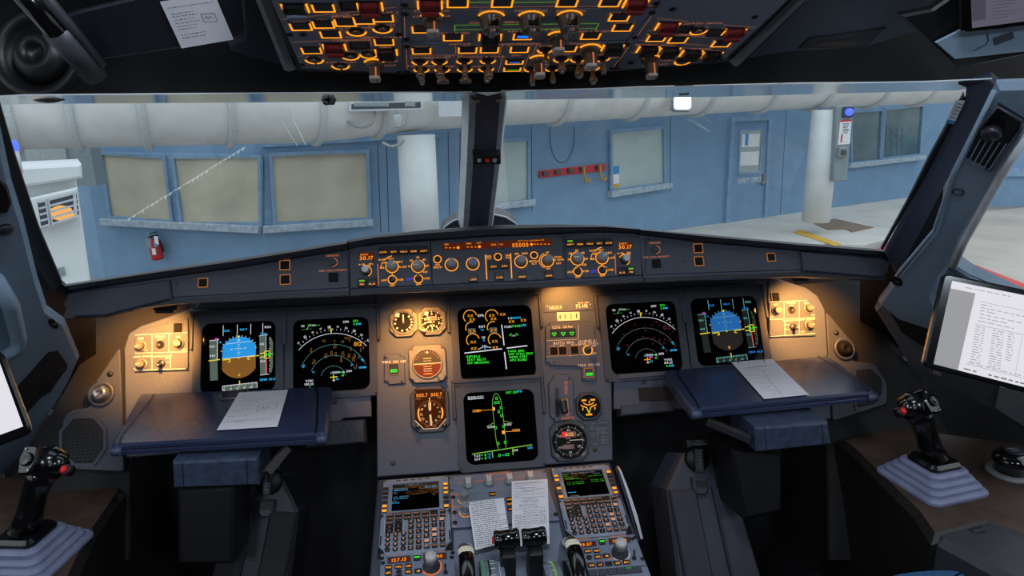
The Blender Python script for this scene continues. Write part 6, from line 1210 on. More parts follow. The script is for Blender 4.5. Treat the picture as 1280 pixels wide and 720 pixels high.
radio('right pedestal radio panel with two orange frequency windows and white knob', [(160, 302), (945, 232), (1082, 600), (246, 678)], dict(c=(760, 692), z=(695, 645, 9.6), disp=[([(222, 350), (466, 333), (470, 375), (232, 400)], '129.07'), ([(640, 305), (876, 285), (880, 330), (650, 350)], '129.50')],
  txt=[('ACTIVE', 330, 296, .004), ('STBY/CRS', 740, 262, .004), ('SEL', 650, 535, .004)], btn=[(275, 455, 'VHF1'), (375, 445, 'VHF2'), (482, 440, 'VHF3'), (292, 528, 'HF1'), (500, 513, 'HF2'), (602, 502, 'AM'), (318, 622, 'NAV'), (422, 615, 'VOR'), (526, 606, 'LS'), (630, 597, ''), (734, 588, 'ADF'), (838, 578, 'BFO')], blank=[(396, 520)], green=(550, 335), knob=(765, 470), ring=False, tog=[(935, 530)], scr=[(950, 278), (1035, 535), (210, 370), (910, 295)]))
T = Th('audio_unit', 'edge of the right audio panel with a row of grey keys at the bottom', 'audio panel', PP, (768, 725), z=(695, 645, 9.6)); mb = MB(); mb.prism(T.Q((250, 690), (1090, 610), (1180, 850), (290, 930)), 0, .004, 'pedestal', .001); T.part('panel_plate', mb)
for i, x in enumerate((300, 430, 550, 660, 765, 865, 965)): c = T.q(x+8, 720-i*9); square_button(T, c, .0155, .013, .0035, .004, 'panel_dark', None, None, bar='green_dim' if i == 5 else None)
# switching and ECAM panels
T = Th('switching_unit', 'switching panel with four grey knobs in the middle of the pedestal top', 'control panel', PP, (622, 602), z=(560, 585, 9.11)); z = .003; mb = MB(); mb.prism(T.Q((12, 105), (1112, 28), (1150, 230), (20, 300)), 0, z, 'pedestal', .001); T.part('panel_plate', mb)
mb = MB(); A = 'amber_dim'; mb.text('SWITCHING', *T.q(565, 72), .006, z+.0004, A, rad(3))
for x, y in ((232, 190), (467, 165), (700, 145), (935, 120)):
    mb.text('NORM', *T.q(x-8, y-68), .0038, z+.0004, A); mb.text('CAPT', *T.q(x-90, y-8), .0038, z+.0004, A); mb.text('F/O', *T.q(x+88, y-22), .0038, z+.0004, A)
T.part('legend', mb)
def bar_knob(T, x, y, z, k='knob_white'):
    c = T.q(x, y); mb = MB(); mb.lathe([(.0108, z), (.0104, z+.005), (.0088, z+.0065), (0, z+.0065)], 'knob_grey', c, 24); mb.prism(rr(c[0]-.0055, c[1]-.009, c[0]+.0055, c[1]+.009, .002, 2), z+.006, z+.017, k, .001); mb.box((c[0], c[1]+.0065, z+.0172), (.0012, .005, .0006), 'key_black'); T.part('rotary_knob', mb)
for x, y in ((232, 215), (467, 190), (700, 168), (935, 146)): bar_knob(T, x, y, z)
for x, y in ((35, 138), (50, 275), (1095, 55)): screw(T, T.q(x, y), .0042, z=z, k='metal')
T = Th('system_display_unit', 'display brightness panel with two ridged knobs and lit keys under the printouts', 'control panel', PP, (622, 640), z=(560, 585, 9.11)); mb = MB(); mb.prism(T.Q((20, 304), (1150, 234), (1265, 600), (40, 690)), 0, z, 'pedestal', .001); T.part('panel_plate', mb)
mb = MB(); mb.path(T.Q((45, 310), (70, 690)), .0012, z+.0004, 'amber_dim'); mb.text('UPPER', *T.q(100, 320), .0042, z+.0004, A); mb.text('LOWER', *T.q(115, 455), .0042, z+.0004, A)
for x, y in ((188, 372), (205, 515)): mb.arc(T.q(x, y), .0125, .0012, 150, 300, z+.0004, 'amber', 16)
T.part('legend', mb)
for x, y in ((188, 372), (205, 510)): knob(T, T.q(x, y), .0095, .02, 'knob_grey', z, 'knob_grey', name='brightness_knob', ridged=True)
for x, y, s_ in ((503, 315, 'T.O CONFIG'), (700, 375, 'ENG'), (708, 425, 'BLEED'), (718, 485, 'HYD')): square_button(T, T.q(x, y), .013, .0095, .003, z, 'key_black', None, s_, 'amber', None, .004)
for x, y in ((60, 350), (75, 525), (80, 640), (1225, 545)): mb = MB(); mb.cyl(T.q(x, y), .0042, z, z+.003, 'key_black', n=12); T.part('fastener', mb)
T = Th('quadrant_plate', 'grey plate behind the thrust levers and trim wheels', 'plate', PP, (630, 690)); mb = MB(); mb.prism(T.P((567, 664), (699, 654), (722, 760), (568, 770)), 0, .002, 'pedestal', .0008); T.part('panel_plate', mb)
# printouts lying on the pedestal
sheet('printout', 'dense printed slip lying left of the taller printout on the pedestal', PP.off(.022), [(585, 628), (629.5, 622.5), (638, 676), (594, 688)], [(.03+i*.041, .06, .78 if i in (9, 10, 14) else .97 if i > 7 else .75) for i in range(23)], lw=.0016, ink='ink', seed=4)
def tall_x(T, mb, P, z):
    for t in (.05, .235, .29, .46, .56, .7): mb.line(P(.05, t), P(.88, t), .0009, z, 'ink_soft')
sheet('printout', 'tall printed slip with table lines right of the dense slip on the pedestal', PP.off(.024), [(639.5, 602), (684.5, 599), (687, 680), (640.5, 684)], [(.04, .1, .75), (.07, .08, .5), (.1, .08, .3), (.13, .08, .65), (.16, .3, .9), (.19, .1, .6), (.26, .08, .2), (.31, .35, .65), (.34, .25, .7), (.37, .3, .7), (.4, .2, .65), (.43, .2, .7), (.5, .3, .9), (.53, .3, .9)]+[(.58+i*.024, .06, .9) for i in range(5)]+[(.73, .08, .5), (.76, .3, .6)], lw=.0013, ink='ink', seed=9, extra=tall_x)
# thrust levers
def lever(px, label, dx):
    c = ((px[0][0]+px[1][0])/2, (px[0][1]+px[2][1])/2); T = Th('thrust_lever', label, 'lever', PP.off(0), c); P = T.P(*px)
    k = .45/850; wpx = abs(px[1][0]-px[0][0]); D = (PP.P-CAM).dot(FW)*.86; w = wpx*D/850; r = .5*(px[3][1]-px[0][1])*D/850
    H = .085; a = T.P((px[0][0]+px[3][0])/2 and ((px[0][0]+px[3][0])/2, (px[0][1]+px[3][1])/2))[0]
    # grip centre at height H: shift so it projects on the pixels
    g = at_d((px[0][0]+px[2][0])/2, (px[0][1]+px[2][1])/2, 1); d = (g-CAM); n = PP.N; t = ((PP.P+n*H-CAM).dot(n))/d.dot(n); gp = CAM+d*t; lo = T.o.matrix_world.inverted() @ gp
    sc = (gp-CAM).dot(FW)/850; w = wpx*sc; r = .5*(px[3][1]-px[0][1])*sc
    mb = MB(); mb.X = Mx.Translation(lo) @ Mx.Rotation(rad(2.5), 4, 'Z') @ Mx.Rotation(pi/2, 4, 'Y')
    mb.lathe([(0, -w/2), (r*.9, -w/2), (r, -w/2+.003), (r, -w/2+.008), (r*.94, -w/2+.009), (r*.94, w/2-.009), (r, w/2-.008), (r, w/2-.003), (r*.9, w/2), (0, w/2)], 'gloss_black', n=28); T.part('grip', mb)
    mb = MB(); mb.prism([(lo.x-w*.28, lo.y-.03), (lo.x+w*.3, lo.y-.03), (lo.x+w*.3, lo.y+.002), (lo.x-w*.28, lo.y+.002)], .0, lo.z-r*.6, 'black', .003); T.part('stem', mb)
    if dx < 0: mb = MB(); mb.X = Mx.Translation(lo+V((-w/2-.0005, 0, 0))) @ Mx.Rotation(-pi/2, 4, 'Y'); mb.cyl((0, 0), .006, 0, .003, 'red_btn', n=16); T.part('disconnect_button', mb, label='red side button')
    return T, lo, w, r
lever([(617, 662.5), (648.5, 661), (649.5, 684.5), (619, 686)], 'left black thrust lever grip', -1)
lever([(651.5, 660.5), (681.5, 658), (683, 681), (653, 683)], 'right black thrust lever grip', 1)
def drum(x0, x1, y, label, stripe):
    """quadrant arc segment: a drum of radius R rising from the pedestal"""
    R = .105; T = Th('lever_quadrant', label, 'quadrant', PP, ((x0+x1)/2, y)); D = 1.13/850; w = (x1-x0)*D
    g = at_d((x0+x1)/2, y, 1)-CAM; n = PP.N; H = .05; gp = CAM+g*((PP.P+n*H-CAM).dot(n)/g.dot(n)); lo = T.o.matrix_world.inverted() @ gp
    def arcs(mb, xa, xb, k, dr=0, a0=10, a1=150):
        vs = []; n = 26
        for i in range(n+1): t = rad(a0+(a1-a0)*i/n); yy, zz = lo.y-R*.72+(R+dr)*cos(t)*1, lo.z-R+(R+dr)*sin(t)+.008; vs += [(xa, yy, zz), (xb, yy, zz)]
        mb.add(vs, [(2*i, 2*i+1, 2*i+3, 2*i+2) for i in range(n)], k)
    mb = MB(); arcs(mb, lo.x-w/2, lo.x+w/2, 'acryl')
    for s in (-1, 1):
        vs = [(lo.x+s*w/2, lo.y-R*.72+R*cos(rad(10+140*i/26)), lo.z-R+R*sin(rad(10+140*i/26))+.008) for i in range(27)]+[(lo.x+s*w/2, lo.y-R*1.7, .0), (lo.x+s*w/2, lo.y+R*.2, .0)]; mb.add(vs, [tuple(range(29))], 'pedestal')
    T.part('drum', mb); mb = MB()
    for f, k, wd in stripe: arcs(mb, lo.x+f*w-wd/2, lo.x+f*w+wd/2, k, .0006)
    for i in range(7):
        t = rad(50+i*10); yy, zz = lo.y-R*.72+R*cos(t), lo.z-R+R*sin(t)+.0088; mb.add([(lo.x-w*.1, yy, zz), (lo.x+w*.12, yy, zz), (lo.x+w*.12, yy-.0016, zz+.0002), (lo.x-w*.1, yy-.0016, zz+.0002)], [(0, 1, 2, 3)], 'print_white')
    T.part('scale', mb)
drum(598, 628, 688, 'left curved quadrant scale with green band beside the thrust levers', [(-.38, 'green_dim', .002), (-.12, 'black', .003), (.3, 'print_white', .001)])
drum(676, 697, 690, 'right curved quadrant scale with yellow green band beside the thrust levers', [(.1, 'lime', .002), (-.2, 'trim_blue', .002)])
def trim(px, py, label):
    R = .092; T = Th('pitch_trim_control', label, 'wheel', PP, (px, py)); g = at_d(px, py, 1)-CAM; n = PP.N; H = .062; gp = CAM+g*((PP.P+n*H-CAM).dot(n)/g.dot(n)); lo = T.o.matrix_world.inverted() @ gp
    mb = MB(); mb.X = Mx.Translation((lo.x, lo.y-R*.92, lo.z-R*.45)) @ Mx.Rotation(pi/2, 4, 'Y'); w = .0125
    mb.lathe([(R*.8, -w), (R*.94, -w), (R, -w*.6), (R+.001, 0), (R, w*.6), (R*.94, w), (R*.8, w)], 'gloss_black', n=64); mb.lathe([(.01, -.004), (R*.8, -.004), (R*.8, .004), (.01, .004)], 'black', n=40); T.part('rim', mb); X = mb.X
    for a in (12, 100, 190, 280): 
        mb = MB(); mb.X = X; mb.lathe([(R*.95, -w*1.02), (R+.0006, -w*.6), (R+.0016, 0), (R+.0006, w*.6), (R*.95, w*1.02)], 'cream', n=40, a0=a+140, a1=a+152); T.part('white_mark', mb)
trim(581, 680, 'left black pitch trim wheel with white marks'); trim(708, 672, 'right black pitch trim wheel with white marks')
# booklet stuck beside the pedestal
T = Th('booklet', 'thin paper booklet stuck in the gap right of the pedestal', 'booklet', Pl(at_y(790, 630, 1.2), (.25, 0, 1), (-.1, 1, 0)).off(0) if 0 else Pl(at_y(790, 630, 1.18), RT, UP), (788, 628))
mb = MB(); mb.prism(T.P((774, 588), (777, 589), (786, 612), (797, 645), (804, 674), (801, 674), (783, 614)), -.035, 0, 'paper', .0004); T.part('pages', mb)
mb = MB(); mb.prism(T.P((772, 590), (774, 590), (782, 614), (800, 676), (797, 676), (779, 614)), -.035, 0, 'panel_dark', .0004); T.part('cover', mb)
# ================================================================ TRAYS
def tray(px, label, inner, clip, X):
    c = (sum(p[0] for p in px)/4, sum(p[1] for p in px)/4); T = Th('tray_table', label, 'tray', TP, c); q = T.P(*px)
    mb = MB(); mb.prism(rpoly(q, .010), -.021, -.012, 'tray', .002); T.part('lower_leaf', mb)
    mb = MB(); mb.prism(rpoly(q, .010), -.010, 0, 'tray', .004); t = T.part('upper_leaf', mb)
    for p in inner: mb = MB(); mb.path(T.P(*p), .0045, .0005, 'black'); T.part('groove', mb, t)
    for a, b in X['cap']:
        A, B = V(T.uv(*a)), V(T.uv(*b)); mb = MB(); mb.tube([(A.x, A.y, -.013), (B.x, B.y, -.013)], .0085, 'tray_edge', 12); T.part('hinge_cap', mb)
    mb = MB(); mb.tube([(*p, z_) for p, z_ in zip(T.P(*clip), (.006, .0015, .0022, .0022, .0015, .006))], .0013, 'metal', 6); T.part('paper_clip', mb, t)
    return T
tray([(175, 492), (415, 482.5), (408, 541), (139, 556)], 'dark blue grey tray table folded out in front of the left pilot screens', [[(193, 493), (187, 502), (152, 545), (149, 555)], [(393, 483), (397, 492), (396, 533), (394, 541)]], [(275, 499), (276, 492), (277, 500), (306, 498), (310, 492), (310, 489)], dict(cap=[((138.5, 556), (151, 555)), ((395.5, 541.5), (407.5, 540.5))]))
tray([(829, 463), (1036, 444), (1096, 489), (864, 511)], 'dark blue grey tray table folded out in front of the right pilot screens', [[(848, 462), (847, 468), (870, 502), (874, 510)], [(1022, 445), (1083, 484), (1086, 490)]], [(921, 452), (923, 456), (928, 462), (958, 459), (957, 455), (953, 450)], dict(cap=[((865, 511), (876, 510)), ((1086, 489.5), (1096, 488.5))]))
def tray_x(T, mb, P, z): mb.path([P(.55, .42), P(.9, .36), P(.93, .52), P(.57, .6)], .001, z, 'ink_soft', True); mb.path([P(.62, .55), P(.66, .47), P(.7, .55), P(.74, .46), P(.8, .53)], .001, z, 'ink_soft'); mb.line(P(.05, .82), P(.97, .76), .001, z, 'ink_soft')
sheet('printout', 'curled white printout clipped on the left pilot tray', TP.off(.0024), [(299, 491), (360, 487.5), (347, 533.5), (271, 538)], [(.2, .15, .5), (.26, .12, .7), (.32, .12, .5), (.38, .1, .45), (.44, .1, .4), (.5, .1, .5), (.56, .08, .45), (.62, .08, .5), (.68, .06, .45), (.82, .05, .95)], lw=.0016, seed=3, extra=tray_x)
def tray_y(T, mb, P, z): mb.line(P(.5, .3), P(.42, .98), .0009, z, 'ink_soft'); mb.path([P(.3, .12), P(.4, .05), P(.7, .04), P(.72, .2), P(.4, .22)], .0009, z, 'ink_soft')
sheet('printout', 'long white printout clipped on the right pilot tray', TP.off(.0024), [(914, 453), (965, 449), (1011, 493.5), (955, 499)], [(.18, .3, .9), (.25, .1, .5), (.32, .2, .9), (.42, .1, .4), (.5, .08, .4), (.58, .1, .38), (.64, .2, .4), (.45, .5, .95), (.74, .2, .38), (.82, .25, .38), (.9, .3, .4)], lw=.0014, seed=8, extra=tray_y)
def support(label, quad, depth, rail, X):
    """front face quad pixels; block under the tray with the sliding rail"""
    P0 = at_z(quad[0][0], quad[0][1], .662); fp = Pl(P0, V((1, X['yaw'], 0)), (0, 0, 1)); T = Th('tray_slide', label, 'support', fp, quad[0])
    q = T.P(*quad); mb = MB(); mb.prism(q, -depth, 0, 'block', .004); T.part('slide_block', mb)
    mb = MB(); mb.path(T.P(X['s1'][0], X['s1'][1]), .0012, .0004, 'black'); mb.path(T.P(X['s2'][0], X['s2'][1]), .0012, .0004, 'black'); T.part('seam', mb)
    iv = T.o.matrix_world.inverted(); a, b = iv @ at_z(*rail[0], .63), iv @ at_z(*rail[1], .655)
    mb = MB(); 
    d = (b-a); L = d.length; R_3 = d.to_track_quat('X', 'Y').to_matrix(); mid = (a+b)/2; mb.box(mid, (L, .026, .010), 'glare', R_3)
    for s_ in (-.009, .003, .011): mb.box(mid+R_3 @ V((0, s_, 0)), (L, .0025, .0115), 'wood_rail', R_3)
    T.part('slide_rail', mb); return T
support('dented blue grey slide block with rail under the left pilot tray', [(215, 578), (322, 573), (324, 607), (217, 611)], .1, [(333, 592), (358, 561)], dict(yaw=.02, s1=((228, 577), (230, 611)), s2=((308, 574), (310, 607))))
support('worn blue grey slide block with rail under the right pilot tray', [(944, 535), (1036, 528), (1040, 556), (946, 566)], .1, [(938, 549), (884, 526)], dict(yaw=.05, s1=((956, 534), (958, 564)), s2=((1027, 529), (1030, 557))))
mat('foot_grey', (58, 57, 70), .6)
# ==== RUDDER PEDAL STANDS
def pedal_stand(label, f, dark):  # dark: deeper colours on the left stand imitate the footwell's shade
    p = at_y(*f(905, 640), 1.22); P = Pl(p, (1, 0, 0), (0, .45, .9)); T = Th('pedal_stand', label, 'pedal stand', P, f(905, 640)); F = lambda *a: T.P(*[f(*b) for b in a])
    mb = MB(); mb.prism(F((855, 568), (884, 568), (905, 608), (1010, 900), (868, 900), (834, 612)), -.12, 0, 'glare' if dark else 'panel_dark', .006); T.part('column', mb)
    mb = MB(); mb.prism(F((835, 610), (868, 610), (893, 740), (860, 740)), .0005, .012, 'leather', .004); mb.prism(F((888, 608), (915, 606), (955, 735), (918, 738)), .0005, .012, 'leather', .004); pass
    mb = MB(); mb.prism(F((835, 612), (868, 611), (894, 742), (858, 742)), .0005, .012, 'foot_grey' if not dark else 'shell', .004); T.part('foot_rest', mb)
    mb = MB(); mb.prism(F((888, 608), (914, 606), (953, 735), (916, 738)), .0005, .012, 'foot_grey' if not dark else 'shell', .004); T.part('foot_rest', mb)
    c = T.uv(*f(870, 573)); mb = MB(); mb.lathe([(.026, .0005), (.026, .01), (.022, .014), (0, .014)], 'black', c, 28); d = T.part('adjust_dial', mb)
    mb = MB(); mb.prism(F((864, 560), (875, 560), (876, 590), (866, 590)), .0145, .022, 'glare', .002); a = T.uv(*f(870, 574)); 
    for i, ch in enumerate('PEDALS'): b = T.uv(*f(870.5, 563+i*4)); mb.text(ch, b[0], b[1], .0042, .0225, 'ink_soft', rad(-90))
    T.part('pedals_plate', mb, d)
    mb = MB(); mb.prism(F((853, 549), (885, 546), (886, 556), (854, 559)), .004, .03, 'glare', .003); a = T.uv(*f(869, 551)); mb.text('PULL', a[0], a[1], .0048, .0304, 'ink_soft'); a = T.uv(*f(869, 555)); mb.text('TO ADJUST', a[0], a[1], .0032, .0304, 'ink_soft'); T.part('pull_handle', mb)
    mb = MB(); mb.prism(F((862, 596), (880, 596), (882, 612), (878, 618), (868, 618), (864, 612)), .0005, .02, 'knob_dark', .004); mb.prism(F((865, 599), (877, 599), (878, 608), (867, 608)), .02, .0225, 'black'); T.part('latch', mb)
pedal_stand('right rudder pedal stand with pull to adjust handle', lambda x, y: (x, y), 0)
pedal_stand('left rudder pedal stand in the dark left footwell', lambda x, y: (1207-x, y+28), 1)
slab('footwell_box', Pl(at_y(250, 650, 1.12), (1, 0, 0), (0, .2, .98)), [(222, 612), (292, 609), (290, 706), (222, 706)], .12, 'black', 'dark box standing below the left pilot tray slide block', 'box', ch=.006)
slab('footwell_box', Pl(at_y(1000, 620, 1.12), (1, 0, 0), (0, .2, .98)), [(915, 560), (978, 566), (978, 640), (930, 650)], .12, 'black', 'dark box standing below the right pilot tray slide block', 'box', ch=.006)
# ================================================================ SIDE CONSOLES
mat('side_black', (22, 20, 20), .5)
def console(name, label, px, front, k='console'):
    P = [at_z(x, y, .52) for x, y in px]; c = sum(P, V())/len(P); c.z = .52; mb = MB(); mb.prism([(p.x-c.x, p.y-c.y) for p in P], -.5, 0, 'side_black', .012, k); o = mb.obj(name); o.location = c; tag(o, label, 'side console'); return o
console('side_console', 'brown worn side console carrying the right sidestick', [(1046, 548), (1120, 532), (1330, 560), (1330, 690), (1238, 655), (1165, 674), (1143, 640), (1062, 560)], 0)
console('side_console', 'brown worn side console carrying the left sidestick', [(-60, 600), (60, 590), (159, 592), (154, 614), (118, 668), (84, 740), (-80, 760)], 0)
def box_on(name, px, z0, z1, k, label, cat, ch=.01):
    P = [at_z(x, y, z1) for x, y in px]; c = sum(P, V())/len(P); c.z = z1; mb = MB(); mb.prism([(p.x-c.x, p.y-c.y) for p in P], z0-z1, 0, k, ch); o = mb.obj(name); o.location = c; tag(o, label, cat); return o
T = Th('console_end_box', 'dark box at the rear end of the right console with a small slot', 'box', Pl((0, 0, .516), (1, 0, 0), (0, 1, 0)), (1200, 660)); mb = MB(); mb.prism(T.P((1146, 642), (1230, 626), (1268, 652), (1330, 690), (1330, 760), (1172, 674)), -.2, .0, 'console_edge', .012); T.part('box_body', mb)
mb = MB(); mb.prism(T.P((1202, 643), (1216, 640), (1226, 652), (1212, 656)), .0005, .002, 'panel_dark'); mb.line(*T.P((1210, 646), (1216, 653)), .0035, .0026, 'booth_grey'); T.part('slot_plate', mb)
T = Th('armrest_clip', 'black strap hook at the rear edge of the right console', 'bracket', Pl(at_z(1225, 665, .518), RT, UP), (1225, 665)); mb = MB(); mb.prism(T.P((1216, 664), (1232, 660), (1238, 674), (1248, 740), (1228, 740), (1222, 680)), -.012, 0, 'glare', .004); T.part('strap', mb)
T = Th('storage_box', 'dark storage box beside the strap hook at the right edge', 'box', Pl((0, 0, .5), (1, 0, 0), (0, 1, 0)), (1265, 690)); mb = MB(); mb.prism(T.P((1240, 672), (1330, 660), (1330, 730), (1250, 715)), -.2, 0, 'panel_dark', .01); T.part('body', mb); mb = MB(); mb.tube([(a, b, .008) for a, b in T.P((1250, 704), (1330, 696))], .006, 'console_edge', 8); T.part('lid_rim', mb)
# speaker panels outboard of the main panel
def speaker(label, px, grille, vent, dot, k):
    SPp = MP.off(-.006); T = Th('loudspeaker', label, 'speaker', SPp, vent); mb = MB(); mb.prism(rpoly(T.P(*px), .01), .0004, .01, 'panel_dark', .002); T.part('panel_plate', mb); z = .01
    mb = MB(); g = T.P(*grille); mb.prism(g, z, z+.001, 'shell', 0); mb.frame(inset(ccw(g), -.006), ccw(g), z, z+.003, 'panel_dark')
    xs = [p[0] for p in g]; ys = [p[1] for p in g]; y = min(ys)+.008
    while y < max(ys)-.006:
        x = min(xs)+.008+(.006 if int(y*1e3) % 2 else 0)
        while x < max(xs)-.008: mb.poly([(x, y), (x+.004, y), (x+.004, y+.0025), (x, y+.0025)], z+.0014, 'black'); x += .009
        y += .0065
    T.part('grille', mb)
    c = T.uv(*vent); mb = MB(); mb.lathe([(.026, z), (.026, z+.004), (.021, z+.006), (.019, z+.002)], 'panel_dark', c, 30); mb.lathe([(.0185*cos(rad(a)), z+.001+.017*sin(rad(a))) for a in range(0, 61, 10)]+[(.006, z+.012), (0, z+.012)], k, c, 26); T.part('air_nozzle', mb)
    mb = MB(); mb.lathe([(.006, z), (.006, z+.002), (0, z+.004)], 'glare', T.uv(*dot), 14); T.part('plug', mb)
speaker('left footwell speaker panel with round metal air nozzle', [(152, 434), (158, 590), (92, 586), (76, 566), (82, 522), (96, 512), (116, 510), (122, 478)], [(96, 524), (120, 523), (133, 538), (133, 560), (120, 579), (98, 579), (82, 564), (82, 540)], (130, 493), (141, 468), 'metal')
speaker('right footwell speaker panel with round dark air nozzle', [(1030, 390), (1066, 432), (1062, 452), (1090, 455), (1106, 480), (1106, 505), (1038, 527)], [(1066, 464), (1084, 462), (1098, 475), (1098, 492), (1088, 506), (1068, 510), (1066, 490)], (1052, 437), (1042, 417), 'gauge_face')
# ================================================================ SIDESTICKS
def sidestick(label, base, head, mir, btn):
    B = V((base[0], base[1], .52)); fp = Pl(B, V((1, .17 if not mir else -.17, 0)), V((-.17 if not mir else .17, 1, 0))); T = Th('sidestick', label, 'sidestick', fp, (640, 500)); T.o.matrix_world = fp.mat; s = -1 if mir else 1
    mb = MB(); H = 0
    for i, (w, h, t) in enumerate(((.070, .074, .010), (.062, .065, .012), (.054, .056, .012), (.046, .047, .014))):
        mb.prism(rr(-w, -h+i*.0, w, h, .018, 5), H, H+t, 'bellows', .005); H += t*.85
    T.part('bellows', mb)
    mb = MB(); mb.prism(rr(-.036, -.036, .036, .036, .012, 4), H, H+.014, 'stick_black', .006); T.part('boot', mb)
    iv = T.o.matrix_world.inverted(); hp = iv @ at_y(*head, B.y+.01); base3 = V((0, 0, H+.01))
    d = hp-base3; P = [base3, base3+d*.25+V((s*.004, .004, 0)), base3+d*.5+V((s*.008, .006, 0)), base3+d*.75+V((s*.006, .004, 0)), base3+d*.93]
    mb = MB(); mb.tube(P, .02, 'stick_black', 16, rs=[.024, .0195, .0185, .021, .026], flat=1.15); mb.tube([P[3], P[4], hp+V((0, .004, .012)), hp+V((0, .008, .024))], .02, 'stick_black', 16, rs=[.02, .029, .03, .014], flat=1.05)
    # side lobe carrying the button
    mb.tube([hp+V((0, 0, -.004)), hp+V((-s*.022, -.006, .002)), hp+V((-s*.036, -.012, .003))], .015, 'stick_black', 12, rs=[.022, .017, .011]); st = T.part('grip', mb)
    mb = MB(); nrm = V((s*.25, -.75, .62)).normalized(); X = V((1, 0, 0)); X = (X-nrm*X.dot(nrm)).normalized(); Y = nrm.cross(X); M_ = Mx((X, Y, nrm)).transposed().to_4x4(); M_.translation = hp+V((s*.010, -.016, .012)); mb.X = M_
    mb.prism(rpoly([(-.012, -.024), (.012, -.024), (.02, -.006), (.014, .022), (-.012, .024), (-.02, .004)], .004), -.012, .012, 'stick_black', .003); mb.lathe([(.0115, .012), (.0105, .0165), (.006, .0145), (0, .0135)], 'stick_black', (0, 0), 20); fc = T.part('head_plate', mb, st)
    mb = MB(); mb.X = M_
    for x, y in ((-.009, .017), (.009, -.018)): mb.cyl((x, y), .0028, .012, .0135, 'metal', n=12)
    T.part('screw', mb, st) if 0 else None
    for x, y in ((-.009, .017), (.009, -.018)): m2 = MB(); m2.X = M_; m2.cyl((x, y), .0028, .012, .0135, 'metal', n=12); T.part('screw', m2, st)
    bp = iv @ at_y(*btn, B.y-.02); mb = MB(); M2 = Mx((X, Y, nrm)).transposed().to_4x4(); M2.translation = bp; mb.X = M2; mb.lathe([(.0095, -.012), (.0095, .0), (.0075, .001)], 'black', (0, 0), 18); mb.lathe([(.0066, 0), (.0064, .004), (.004, .0055), (0, .006)], 'red_btn', (0, 0), 18); T.part('takeover_button', mb, label='red round button')
sidestick('black sidestick with red button on grey bellows at the right console', (.828, 1.092), (1143, 507), False, (1128, 514))
sidestick('black sidestick with red button on grey bellows at the left console', (-.828, 1.092), (60, 578), True, (81, 587))
# tiller
B = at_z(1262, 592, .52); T = Th('steering_tiller', 'round black steering tiller with a pale base ring at the right edge', 'tiller', Pl(B, (1, 0, 0), (0, 1, 0)), (1262, 592))
mb = MB(); mb.lathe([(.042, 0), (.042, .006), (.036, .008)], 'knob_grey', n=36); T.part('base_ring', mb); mb = MB(); mb.lathe([(.03, .008), (.028, .02), (.034, .026), (.036, .036), (.028, .046), (.015, .05), (0, .05)], 'gloss_black', n=36); h_ = T.part('hand_wheel', mb)
mb = MB(); mb.lathe([(.018, .049), (.018, .0525), (.016, .053), (0, .053)], 'glare', n=24); mb.text('PEDAL', .0, .004, .005, .0535, 'ink_soft'); mb.text('DISC', .0, -.005, .005, .0535, 'ink_soft'); T.part('push_cap', mb, h_)
# ================================================================ TABLETS
def efb(label, P0, X, Y, outer, screen, X_):
    T = Th('tablet', label, 'tablet', Pl(P0, X, Y), outer[0]); mb = MB(); mb.prism(rpoly(T.P(*outer), .01, 5), -.011, 0, 'gloss_black', .003); T.part('body', mb)
    mb = MB(); q = T.P(*screen); mb.poly(q, .0004, 'efb_white')
    if X_: X_(T, mb, lambda s, t: tuple(V(q[0])*(1-s)*(1-t)+V(q[1])*s*(1-t)+V(q[2])*s*t+V(q[3])*(1-s)*t))
    T.part('screen', mb); return T
def doc(T, mb, P):
    z = .0008; mb.poly([P(0, .09), P(.21, .09), P(.18, 1), P(0, 1)], z, 'efb_grey'); rnd = random.Random(2)
    def txt(t, a, b, k='efb_ink', w=.0013):
        x = a
        while x < b: e = min(b, x+rnd.uniform(.02, .06)); mb.line(P(x, t), P(e, t), w, z+.0003, k); x = e+rnd.uniform(.01, .02)
    txt(.045, .12, .5)
    for t, a, b in ((.2, .27, .36), (.235, .27, .9), (.27, .27, .4), (.31, .27, .62), (.35, .27, .5), (.39, .27, .55)): txt(t, a, b)
    for t in (.235, .27, .31, .35): txt(t, .68, 1, 'efb_ink')
    mb.path([P(.25, .17), P(1, .17)], .0007, z+.0003, 'efb_ink'); mb.line(P(.25, .435), P(1, .435), .0008, z+.0003, 'efb_ink')
    for i in range(15):
        t = .46+i*.029; txt(t, .255, .33); txt(t, .39, .48)
        if i < 11: txt(t, .51, .56)
    mb.path([P(.76, .68), P(1, .68)], .0007, z+.0003, 'efb_ink'); mb.path([P(.76, .68), P(.74, .86)], .0007, z+.0003, 'efb_ink')
    for i in range(4): txt(.71+i*.035, .78, .88, 'efb_ink')
    for a in (.62, .84): mb.line(P(a, .45), P(a-.03, .9), .0005, z+.0003, 'efb_ink')
    mb.line(P(.23, .905), P(1, .905), .0008, z+.0003, 'efb_ink'); txt(.885, .24, 1, 'efb_ink'); txt(.965, .22, .32, 'efb_ink2', .0018); txt(.965, .4, 1, 'efb_ink2', .002)
p = at_y(1225, 415, .93); Xe = V((.93, -.36, -.05)); Ye = V((.15, .25, .95))
T = efb('bright tablet showing a white document in front of the right side window', p, Xe, Ye, [(1180, 341), (1340, 374), (1340, 506), (1153, 458)], [(1190, 351), (1340, 381), (1340, 499), (1167, 455)], doc)
mb = MB(); mb.prism([(a, b) for a, b in T.P((1166, 462), (1178, 465), (1176, 471), (1166, 468))], -.012, .0, 'black', .001); mb.prism(T.P((1200, 400), (1240, 405), (1240, 440), (1200, 436)), -.06, -.012, 'black', .003); T.part('mount', mb)
